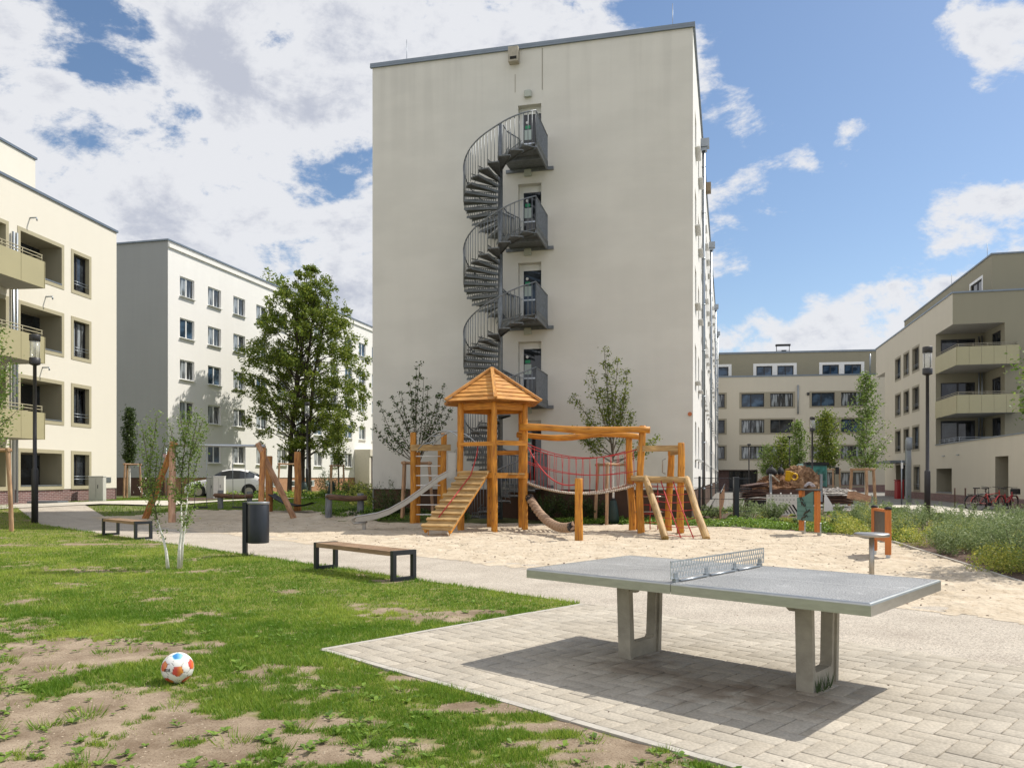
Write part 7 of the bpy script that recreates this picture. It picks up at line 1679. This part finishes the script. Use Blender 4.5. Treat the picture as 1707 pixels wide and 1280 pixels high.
# ---------------------------------------------------------------- parked car
def make_car(loc, rz):
    t = thing('parked_car', 'white coupe-backed car parked behind the swings, seen from its left rear', 'car', loc); loc = Vector(loc); Mz = Matrix.Rotation(rz, 3, 'Z')
    def w(x, y, z): return loc + Mz @ Vector((x, y, z))
    st = [(-2.36, .70, .58, .74, .6), (-2.2, .80, .70, .86, .7), (-1.7, .93, .90, .97, .75), (-1.05, .98, 1.02, 1.08, .76), (-.62, .98, 1.05, 1.38, .74), (-.2, .98, 1.07, 1.60, .73), (.3, .98, 1.09, 1.69, .73), (.9, .98, 1.11, 1.67, .72), (1.35, .98, 1.13, 1.57, .71), (1.75, .97, 1.15, 1.40, .70), (2.05, .95, 1.16, 1.24, .72), (2.25, .92, 1.10, 1.17, .75), (2.36, .86, .80, 1.02, .8), (2.38, .84, .45, .62, .85)]
    def sec(s):
        x, hw, bz, rz_, rw = s
        return [(x, hw * .93, .24), (x, hw, .42), (x, hw * 1.0, .72 if bz > .75 else bz * .9), (x, hw * .975, bz), (x, hw * rw + .03, max(rz_ - .07, bz + .01)), (x, hw * rw * .72, rz_), (x, 0, rz_ + .015)]
    S_ = [sec(s) for s in st]; body = MB(); side = (MB(), MB()); ends = (MB(), MB())
    for i in range(len(S_) - 1):
        for j in range(6):
            glass_side = j == 3 and 3 <= i <= 8; glass_f = j >= 4 and 3 <= i <= 4; glass_r = j >= 4 and 8 <= i <= 9
            for sg in (1, -1):
                q = [S_[i][j], S_[i + 1][j], S_[i + 1][j + 1], S_[i][j + 1]]; q = [w(x, sg * y, z) for x, y, z in q]
                if sg < 0: q.reverse()
                tgt = side[sg > 0] if glass_side else ends[int(glass_r)] if (glass_f or glass_r) else body
                n = len(tgt.v); tgt.v += [tuple(p) for p in q]; tgt.face((n, n + 1, n + 2, n + 3), None, True)
    for s in (S_[0], S_[-1]): body.poly([w(*p) for p in s] + [w(p[0], -p[1], p[2]) for p in reversed(s)])
    carp = mat('white_car_paint', (.80, .79, .78), .22, spec=.6); B_ = body.build('body', carp, t)
    import bmesh
    bm = bmesh.new(); bm.from_mesh(B_.data); bmesh.ops.remove_doubles(bm, verts=bm.verts, dist=.001); bm.to_mesh(B_.data); bm.free()
    for s_ in side: s_.build('side_window', M['glass'], B_)
    for nm, e_ in (('windscreen', ends[0]), ('rear_window', ends[1])): e_.build(nm, M['glass'], B_)
    for sg in (1, -1):
        for x in (-1.48, 1.45):
            g = MB(); o = MB(); r_ = MB()
            pts = [w(x, sg * .90, .36), w(x, sg * 1.0, .36)]; arch = [w(x + .43 * math.cos(a), sg * .985, .38 + .43 * math.sin(a)) for a in np.linspace(0, math.pi, 14)]
            o.prism([w(x + .43, sg * .985, .22)] + arch + [w(x - .43, sg * .985, .22)], Mz @ Vector((0, sg * .008, 0))); o.build('wheel_arch', M['rubber'], B_)
            g.tube([w(x, sg * .80, .35), w(x, sg * 1.0, .35)], .35, 24); WH_ = g.build('wheel', M['rubber'], t); r_.tube([w(x, sg * 1.0, .35), w(x, sg * 1.008, .35)], .24, 20); r_.build('rim', M['chrome'], WH_)
        g = MB(); g.obox(w(2.02, sg * .93, .98), Mz @ Vector((.36, 0, 0)), Mz @ Vector((0, sg * .045, 0)), Vector((0, 0, .14))); g.build('tail_light', mat('tail_light', (.35, .01, .02), .3), t)
        g = MB(); g.obox(w(-.85, sg * .98, 1.06), Mz @ Vector((.2, 0, 0)), Mz @ Vector((0, sg * .16, 0)), Vector((0, 0, .14))); g.build('wing_mirror', carp, t)
    g = MB(); g.obox(w(2.36, -.6, .36), Mz @ Vector((.03, 0, 0)), Mz @ Vector((0, 1.2, 0)), Vector((0, 0, .2))); g.build('rear_bumper', M['rubber'], t)
    return t
cx_, cy_ = PX(380, 48.2), 48.2
make_car((cx_, cy_, T(cx_, cy_) - .02), R(6))

# ---------------------------------------------------------------- cabinets, signs, posts
def cabinet(name, label, p, size, m, rz=0.):
    p = Vector(p); t = thing(name, label, 'cabinet', p); g = MB(); g.bbox(p + Z * (size[2] / 2 - .05), (size[0], size[1], size[2] + .1), .015, rz); g.build('housing', m, t)
    g = MB(); g.bbox(p + Z * (size[2] + .02), (size[0] + .03, size[1] + .03, .04), .01, rz); g.build('lid', m, t)
    f = Vector((math.sin(rz), -math.cos(rz), 0)); s_ = Vector((math.cos(rz), math.sin(rz), 0))
    g = MB(); q = p + f * (size[1] / 2) + s_ * (size[0] * .12) + Z * (size[2] * .5); g.obox(q, s_ * .02, f * .02, Z * .16); g.build('door_handle', M['rubber'], t)
    g = MB(); q = p + f * (size[1] / 2 + .001) - s_ * (.004); g.obox(q + Z * .12, s_ * .008, f * .003, Z * (size[2] - .2)); g.build('door_gap', M['frame_dark'], t); return t
ml = mat('cabinet_grey', (.50, .50, .45), .6, var=.05)
cabinet('service_cabinet', 'light grey service cabinet in front of the beige block corner', (PX(162.5, 34.2), 34.2, T(PX(162.5, 34.2), 34.2) + .05), (.6, .34, 1.0), ml, .1)
cabinet('service_cabinet', 'grey-green service cabinet in front of the white car', (PX(352, 44), 44, T(PX(352, 44), 44)), (.42, .35, 1.15), mat('cabinet_dull', (.40, .42, .38), .6), .1)
cabinet('service_cabinet', 'white service cabinet with dark handle in front of the white car', (PX(366, 43.6), 43.6, T(PX(366, 43.6), 43.6)), (.58, .35, 1.2), M['white_paint'], .1)
p = Vector((PX(277, 43), 43, T(PX(277, 43), 43))); t = thing('sign_post', 'small pink and white sign on a thin grey post before the grey end wall', 'sign', p); g = MB(); g.tube([p - Z * .1, p + Z * 2.75], .03, 8); g.build('post', M['zinc'], t)
zz = PZ(760, 43); g = MB(); g.box((p.x, p.y - .04, zz), (.28, .015, .19)); PL = g.build('sign_plate', M['white_paint'], t)
g = MB(); g.box((p.x, p.y - .052, zz + .075), (.27, .004, .035)); g.box((p.x, p.y - .052, zz - .075), (.27, .004, .035)); g.build('red_band', mat('sign_red', (.6, .10, .13), .5), PL)
g = MB()
for k in range(7): g.box((p.x - .10 + k * .034, p.y - .052, zz), (.02, .004, .05))
g.build('sign_lettering', mat('sign_ink', (.5, .12, .14), .5), PL)
for x, Y, yt, lab in ((1248.5, 62, 741, 'thin dark pole in front of the far block entrance'), (1316, 56, 728, 'thin dark pole behind the low-crowned tree in the yard')):
    p = Vector((PX(x, Y), Y, 0)); t = thing('lamp_pole', lab, 'pole', p); g = MB(); g.tube([p - Z * .1, p + Z * PZ(yt, Y)], .05, 8); g.build('pole', lampdark, t); g = MB(); g.bbox(p + Z * PZ(yt, Y), (.25, .25, .14), .02); g.build('head', lampdark, t)
Y = 48; p = Vector((PX(1514, Y), Y, 0)); t = thing('entrance_post', 'grey post with a rounded head beside the entrance of the right hand block', 'post', p); g = MB(); g.bbox(p + Z * 1.9, (.30, .22, 3.9), .03); g.build('post', M['zinc'], t)
g = MB(); g.tube([p + Z * 3.2 + Vector((0, -.12, 0)), p + Z * 3.95 + Vector((0, -.12, 0))], .17, 12); g.build('head', mat('lamp_box', (.25, .27, .29), .4), t)
p = Vector((PX(1499, 57), 57, 0)); t = thing('rubbish_bin', 'dark red bin standing at the entrance of the right hand block', 'bin', p); g = MB(); g.bbox(p + Z * .65, (.5, .5, 1.3), .05); g.build('body', mat('bin_red', (.30, .015, .02), .45), t); g = MB(); g.bbox(p + Z * 1.34, (.54, .54, .08), .02); g.build('lid', mat('bin_red_lid', (.2, .01, .015), .45), t)
Y = 45.; p = Vector((PX(1503, Y), Y, 0)); t = thing('sign_post', 'thin light sign post in front of the right hand entrance', 'sign', p); g = MB(); g.tube([p, p + Z * 2.5], .035, 8); g.build('post', M['zinc'], t); g = MB(); g.box(p + Vector((0, -.04, 2.2)), (.12, .01, .35)); g.build('sign_plate', M['white_paint'], t)

# mesh fence and slat railing by the tall block
fp = [Vector((PX(1157, 27.4), 27.4, .05)), Vector((PX(1166, 27.3), 27.3, .05)), Vector((PX(1227, 27.0), 27.0, .02)), Vector((PX(1252, 27.0), 27.0, .02))]
t = thing('mesh_fence', 'thin dark wire mesh fence with dark posts right of the cream block', 'fence', fp[1])
for p, r_ in ((fp[1], .035), (fp[2], .085)): g = MB(); g.bbox(p + Z * .74, (r_ * 2, r_ * 2, 1.55), .01); g.build('post', M['anthracite'], t)
g = MB()
for z in (.35, .75, 1.12, 1.46): g.tube([q + Z * z for q in fp], .009, 4, caps=False)
L_ = fp[-1].x - fp[0].x
for k in range(44): q = fp[0].lerp(fp[-1], k / 43); g.tube([q + Z * .05, q + Z * 1.48], .0035, 3, caps=False)
g.build('wire_mesh', M['anthracite'], t)
t = thing('slat_railing', 'ochre slat railing along the sunny side of the cream block', 'railing', TS.p(3, .9, 0)); g = MB(); g.tube([TS.p(.2, .9, 1.0), TS.p(34, .9, 1.05)], .03, 6); g.build('top_rail', M['frame_dark'], t)
for k in range(60): u = .4 + k * .56; g = MB(); fbox(g, TS, u, u + .09, .86, .9, .02, .97); g.build('slat', M['robinia'], t)

# ---------------------------------------------------------------- white barrier, debris trailer, truck
Y = 31.5; xa, xb = PX(1278, Y), PX(1334, Y); zb = .02; zt = PZ(824, Y)
t = thing('safety_barrier', 'white plastic safety barrier with black diagonal slots behind the lizard board', 'barrier', (xa, Y, 0)); g = MB()
g.obox((xa, Y, zb), (xb - xa, 0, 0), (0, .05, 0), (0, 0, zt - zb)); BB = g.build('board', mat('barrier_white', (.66, .64, .57), .55, var=.08, vscale=5), t)
g = MB(); W_ = xb - xa
for k in range(10):
    x0 = xa + .05 + k * .135; 
    if x0 + .3 > xb: x0 = xb - .32
    g.prism([Vector((x0, Y - .004, zb + .42 - (.15 if k in (0, 1) else 0))), Vector((x0 + .05, Y - .004, zb + .42 - (.15 if k in (0, 1) else 0))), Vector((x0 + .28, Y - .004, zb + .07)), Vector((x0 + .23, Y - .004, zb + .07))], Vector((0, -.006, 0)))
g.build('diagonal_slot', M['rubber'], BB)
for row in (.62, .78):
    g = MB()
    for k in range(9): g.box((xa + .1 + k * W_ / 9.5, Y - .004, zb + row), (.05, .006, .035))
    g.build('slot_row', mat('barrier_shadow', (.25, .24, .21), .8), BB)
for k in range(4): g = MB(); g.lathe([(.028, 0), (.028, .06), (.02, .07)], (xa + .17 + k * .4, Y + .025, zt), 8); g.build('peg', M['white_paint'], BB)
Yt = 40.; x0, x1 = PX(1284, Yt), PX(1368, Yt); zf = PZ(818, Yt); zt = PZ(813, Yt)
tr = thing('debris_trailer', 'flat trailer with dark side boards and steel posts carrying a heap of roots', 'trailer', (x0, Yt, 0)); dk = mat('dark_steel', (.03, .028, .028), .6, .2)
rust = mat('dark_board', (.075, .035, .022), .7, var=.4, vscale=6)
g = MB(); g.obox((x0 - .1, Yt, zf - .35), (x1 - x0 + .2, 0, 0), (0, 2.2, 0), (0, 0, .2)); g.build('bed', dk, tr)
g = MB(); g.obox((x0 - .1, Yt - .05, zf - .34), (x1 - x0 + .2, 0, 0), (0, .04, 0), (0, 0, .42)); g.build('side_board', rust, tr)
for x in (x0, x1): g = MB(); g.obox((x - .06, Yt - .1, .3), (.12, 0, 0), (0, .1, 0), (0, 0, PZ(790, Yt) - .3)); g.build('post', M['zinc'], tr)
for x in (x0 + .6, x1 - .6): g = MB(); g.tube([(x, Yt + .1, .38), (x, Yt + .35, .38)], .38, 18); g.build('wheel', M['rubber'], tr)
def heap(name, label, c, rx, ry, h, m, n, tw, rough=.3, cat='heap'):
    """a heap: lumpy core under tangled pieces"""
    c = Vector(c); t = thing(name, label, cat, c); V = []; F = []; nu, nv = 26, 9
    for j in range(nv + 1):
        f = j / nv
        for i in range(nu):
            a = 2 * math.pi * i / nu; k = 1 + rough * (float(vnoise(i * .9 + c.x, j * 1.3)) - .5) * 2 * (1 - f * .3); V.append(tuple(c + Vector((rx * math.cos(a) * math.cos(f * 1.5) * k, ry * math.sin(a) * math.cos(f * 1.5) * k, h * math.sin(f * 1.57) * (1 + rough * (float(vnoise(i * .7 + 5, j + c.y)) - .5))))))
    for j in range(nv):
        for i in range(nu): k = (i + 1) % nu; F.append((j * nu + i, j * nu + k, (j + 1) * nu + k, (j + 1) * nu + i))
    g = MB(); g.v = V; [g.face(f) for f in F]; g.build('core', m, t); g = MB()
    for _ in range(n):
        a = rd(0, 6.28); f = rd(.05, 1.4); p = c + Vector((rx * math.cos(a) * math.cos(f), ry * math.sin(a) * math.cos(f), h * math.sin(f))); d = Vector((rd(-1, 1), rd(-1, 1), rd(-.4, .7))).normalized() * rd(.15, .45); g.tube([p - d * .4, p + Vector((rd(-.05, .05), 0, rd(0, .08))), p + d * .5 + Vector((rd(-.08, .08), 0, rd(-.08, .05)))], [tw, tw * .8, tw * .3], 4, caps=False)
    g.build('tangle', m, t); return t
rootm = mat('dug_roots', (.25, .125, .055), .9, col2=(.11, .05, .022), vscale=4, bump=.6)
rootm2 = mat('pale_roots', (.36, .22, .12), .9, col2=(.16, .08, .04), vscale=4, bump=.6)
heap('root_heap', 'brown heap of dug-out roots on the left half of the debris trailer', (PX(1306, Yt), Yt + .9, zf - .1), 1.15, .8, .85, rootm, 420, .02)
heap('root_heap', 'taller paler heap of roots on the right half of the debris trailer', (PX(1346, Yt), Yt + 1.1, zf - .1), 1.15, .8, 1.3, rootm2, 480, .02)
heap('rubble_heap', 'low heap of white rubble and boards right of the debris trailer', (PX(1393, 40), 40.5, .62), 1.2, .6, .32, mat('rubble', (.55, .52, .47), .9, col2=(.25, .22, .2), vscale=7), 90, .035, .5)
for k in range(3):
    g = MB(); z = .18 + k * .16; g.obox((PX(1366, 40) , 40 - .04 * k, z), (PX(1424, 40) - PX(1366, 40), .1, 0), (0, 1.4, 0), (0, 0, .13)); tag(g.build('dark_board', rust), 'dark brown board number %s under the white rubble' % ('one, lowest', 'two, middle', 'three, topmost')[k], 'board', 'dark boards under the rubble')
for k in range(7):
    g = MB(); z = .42 + k * .11; a0 = PX(1238, 38) + rd(-.1, .25) + k * .03; a1 = PX(1283, 38) + rd(-.1, .1); g.obox((a0, 38 - rd(0, .15), z), (a1 - a0, .15, rd(.02, .14)), (0, 1.5, 0), (0, 0, .06))
    tag(g.build('stacked_sheet', rust), 'dark brown sheet, %s of the seven stacked left of the debris trailer' % ('lowest', 'second from the bottom', 'third from the bottom', 'middle one', 'third from the top', 'second from the top', 'topmost')[k], 'sheet', 'dark sheets stacked left of the trailer')
g = MB(); g.obox((PX(1250, 38), 38.3, 0), (1.0, 0, 0), (0, .6, 0), (0, 0, .4)); tag(g.build('support_block', dk), 'dark block under the stack of brown panels', 'block')
p = Vector((PX(1316, 39.6), 39.9, PZ(801, 39.6))); t = thing('yellow_tub', 'bright yellow plastic tub lying on the root heap', 'tub', p); ym = mat('yellow_plastic', (.72, .42, .01), .45, var=.1)
g = MB(); g.lathe([(.13, 0), (.19, .42), (.205, .42), (.205, .46), (.17, .46), (.11, .05)], (0, 0, 0), 18); Mx = Matrix.Rotation(.35, 3, 'Y') @ Matrix.Rotation(-.2, 3, 'X'); g.v = [tuple(p + Mx @ Vector(v)) for v in g.v]; g.build('tub', ym, t)
g = MB(); g.tube([p + Vector((.35 + .16 * math.cos(a), 0, .2 + .16 * math.sin(a))) for a in np.linspace(0, 6.28, 14)], .04, 7); g.build('ring_handle', ym, t)
for px, w_, lab in ((1289, .5, 'big black sack at the left end of the root heap'), (1305, .32, 'smaller black sack beside the yellow tub')):
    p = Vector((PX(px, 40.6), 40.9, PZ(788, 40.6))); t = thing('black_sack', lab, 'sack', p); g = MB(); g.lathe([(w_ * .4, -.12), (w_ * .55, 0), (w_ * .5, .14), (w_ * .25, .26), (.04, .32)], p, 12); g.v = [(x + rd(-.03, .03), y + rd(-.03, .03), z + rd(-.02, .02)) for x, y, z in g.v]; g.build('sack', M['rubber'], t); g = MB(); g.tube([p + Z * .3, p + Z * .42 + Vector((.05, 0, 0))], .035, 6); g.build('tied_neck', M['rubber'], t)
g = MB(); p = Vector((PX(1292, 39.8), 39.7, PZ(797, 39.8))); g.box(p, (.42, .3, .06), .2, .3, .7); tag(g.build('pale_board', mat('chipboard', (.55, .47, .36), .8)), 'pale offcut board leaning on the root heap', 'board')
g = MB()
for k in range(6): r_ = .14 + .03 * k; c_ = Vector((PX(1349, 39.7), 39.75 - .02 * k, PZ(812, 39.7) + .02)); g.tube([c_ + Vector((r_ * math.cos(a), .1 * math.sin(a * 2), r_ * .8 * math.sin(a))) for a in np.linspace(0, 3.2, 16)], .012, 5)
tag(g.build('cable_coil', mat('pale_cable', (.55, .52, .56), .5)), 'pale coil of cable on the right front of the debris trailer', 'cable')
g = MB(); c_ = Vector((PX(1374, 33), 33, .1)); g.prism([c_, c_ + Vector((.45, 0, 0)), c_ + Vector((.30, 0, .35)), c_ + Vector((.02, 0, .80))], Vector((0, .04, 0))); tag(g.build('broken_sheet', M['white_paint']), 'white broken triangular panel right of the lizard board', 'panel')
g = MB(); c_ = Vector((PX(1432, 39), 39, .55)); g.box(c_, (1.0, .5, .35), .3, 0, .25); tag(g.build('wooden_crate', M['robinia']), 'tilted wooden crate beside the thick stake frame', 'crate')
# truck
Yc = 45.5; tk = thing('truck', 'teal truck cab with dark windscreen and mirrors behind the debris trailer', 'truck', (PX(1370, Yc), Yc, 0)); tl = mat('truck_teal', (.05, .16, .15), .35, spec=.6, var=.1)
xa, xb = PX(1344, Yc), PX(1380, Yc); zt = PZ(772, Yc)
g = MB(); g.bbox(((xa + xb) / 2, Yc + .9, .5 + (zt - .5) / 2), (xb - xa, 1.8, zt - .5), .12); CB = g.build('cab', tl, tk)
g = MB(); g.obox((xa + .12, Yc - .012, 1.35), (xb - xa - .24, 0, 0), (0, .02, 0), (0, .0, zt - 1.35 - .2)); g.build('windscreen', glass_mat('green_tinted_glass', (.03, .10, .09)), CB)
g = MB(); g.obox((xa - .03, Yc - .1, zt - .1), (xb - xa + .06, 0, 0), (0, .5, 0), (0, 0, .16)); g.build('roof_visor', M['rubber'], CB)
for x, s_ in ((xa, -1), (xb, 1)):
    g = MB(); g.tube([(x, Yc, zt - .15), (x + s_ * .42, Yc - .1, zt - .25), (x + s_ * .45, Yc - .1, zt - .4)], .025, 5); g.build('mirror_arm', M['rubber'], tk); g = MB(); g.bbox((x + s_ * .5, Yc - .1, zt - .42), (.2, .1, .42), .02); g.build('mirror', M['rubber'], tk)
g = MB(); g.obox((xa + .1, Yc - .1, .5), (xb - xa - .2, 0, 0), (0, .12, 0), (0, 0, .5)); g.build('grille', M['rubber'], tk)
g = MB(); g.obox((xa, Yc + 1.9, .55), (xb - xa, 0, 0), (0, 3, 0), (0, 0, .6)); g.build('load_bed', dk, tk)
for x in (xa + .15, xb - .4):
    for y in (Yc + .6, Yc + 3.6): g = MB(); g.tube([(x, y, .42), (x + .25, y, .42)], .42, 16); g.build('wheel', M['rubber'], tk)

# ---------------------------------------------------------------- bicycles and stands
def bicycle(label, loc, rz, col, step=False, basket=False, lean=.06):
    loc = Vector(loc); t = thing('bicycle', label, 'bicycle', loc, 'bicycles parked at the stands'); Mz = Matrix.Rotation(rz, 3, 'Z') @ Matrix.Rotation(lean, 3, 'X')
    def w(x, z, y=0.): return loc + Mz @ Vector((x, y, z))
    cm = mat('bicycle_paint', col, .35, spec=.6)
    for x, nm in ((-.54, 'wheel'), (.54, 'wheel')):
        g = MB(); g.tube([w(x + .335 * math.cos(a), .35 + .335 * math.sin(a)) for a in np.linspace(0, 6.2832, 25)], .024, 6, caps=False); WH_ = g.build(nm, M['rubber'], t)
        g = MB()
        for k in range(12): a = k * .5236; g.tube([w(x, .35), w(x + .32 * math.cos(a), .35 + .32 * math.sin(a))], .003, 3, caps=False)
        g.tube([w(x, .35, -.05), w(x, .35, .05)], .02, 6); g.build('spokes', M['chrome'], WH_)
        g = MB()
        fa = np.linspace(.5, 3.0, 10)
        for a, b in zip(fa, fa[1:]): g.quad(w(x + .385 * math.cos(a), .35 + .385 * math.sin(a), -.03), w(x + .385 * math.cos(b), .35 + .385 * math.sin(b), -.03), w(x + .385 * math.cos(b), .35 + .385 * math.sin(b), .03), w(x + .385 * math.cos(a), .35 + .385 * math.sin(a), .03))
        g.build('mudguard', cm, t)
    g = MB(); bb = (-.08, .30); st_ = (-.22, .78); hd = (.36, .82 if not step else .75)
    g.tube([w(*bb), w(*st_)], .022, 6); g.tube([w(*bb), w(hd[0], hd[1] - .12)], .026, 6); g.tube([w(st_[0] + .03, st_[1] - (.05 if not step else .35)), w(hd[0], hd[1])], .02, 6)
    g.tube([w(*bb), w(-.54, .35)], .014, 5); g.tube([w(*st_), w(-.54, .35)], .012, 5); g.tube([w(hd[0] - .03, hd[1] + .12), w(hd[0], hd[1] - .14), w(.54, .35)], .02, 6); FR = g.build('frame', cm, t)
    g = MB(); g.tube([w(st_[0], st_[1]), w(st_[0] - .04, .98)], .014, 6); g.build('seat_post', M['chrome'], t)
    g = MB(); q = [(-.16, .09), (-.05, .06), (.14, .02), (.14, -.02), (-.05, -.06), (-.16, -.09)]; g.prism([w(st_[0] - .04 + x, 1.0, y) for x, y in q], Mz @ Vector((0, 0, .05))); g.build('saddle', M['rubber'], t)
    g = MB(); g.tube([w(hd[0] - .03, hd[1] + .1), w(hd[0] - .05, 1.06)], .014, 6); g.tube([w(hd[0] - .18, 1.08, -.3), w(hd[0] - .05, 1.07, -.18), w(hd[0] - .03, 1.06, 0), w(hd[0] - .05, 1.07, .18), w(hd[0] - .18, 1.08, .3)], .015, 6); g.build('handlebar', M['rubber'], t)
    g = MB(); g.tube([w(bb[0], bb[1], -.06), w(bb[0], bb[1], .06)], .08, 12); g.build('crank', M['rubber'], t)
    g = MB()
    if basket: g.bbox(w(.6, .88), (.34, .3, .26), .03, rz); g.build('basket', M['rubber'], t)
    else: g.obox(w(-.72, .72, -.07), Mz @ Vector((.4, 0, 0)), Mz @ Vector((0, .14, 0)), Mz @ Vector((0, 0, .025))); g.build('rear_rack', M['rubber'], t)
    return t
Yb = 36.5
bicycle('black bicycle at the left of the parked bicycles', (PX(1636, Yb + .6), Yb + .6, 0), .15, (.015, .015, .017))
bicycle('red and black bicycle between the other two bicycles', (PX(1652, Yb), Yb, 0), -.05, (.42, .02, .015))
bicycle('red step-through bicycle with a dark basket at the right end of the stands', (PX(1678, Yb - .3), Yb - .3, 0), .5, (.38, .015, .02), True, True)
for i, x in enumerate((1592, 1604, 1614, 1626)):
    p = Vector((PX(x, 39.5), 39.5 - i * .3, 0)); g = MB(); g.tube([p, p + Z * .95, p + Z * .98 + Vector((.03, .02, 0)), p + Vector((.24, .5, .98)), p + Vector((.27, .52, .95)), p + Vector((.27, .52, 0))], .022, 8)
    tag(g.build('bicycle_stand', mat('corten', (.07, .03, .022), .7)), 'dark hoop bicycle stand, %s of the four by the brick plinth' % ('leftmost', 'second from the left', 'third from the left', 'nearest to the bicycles')[i], 'bicycle stand', 'dark hoop bicycle stands')
# grass and low slab near the beige block; stone edging
g = MB(); p = G(75, 845); g.bbox((PX(70, 31.6), 31.6, T(PX(70, 31.6), 31.6) + .05), (1.6, .9, .08), .01, .1); tag(g.build('stone_slab', M['coping']), 'flat grey slab on the grass below the beige balconies', 'slab')
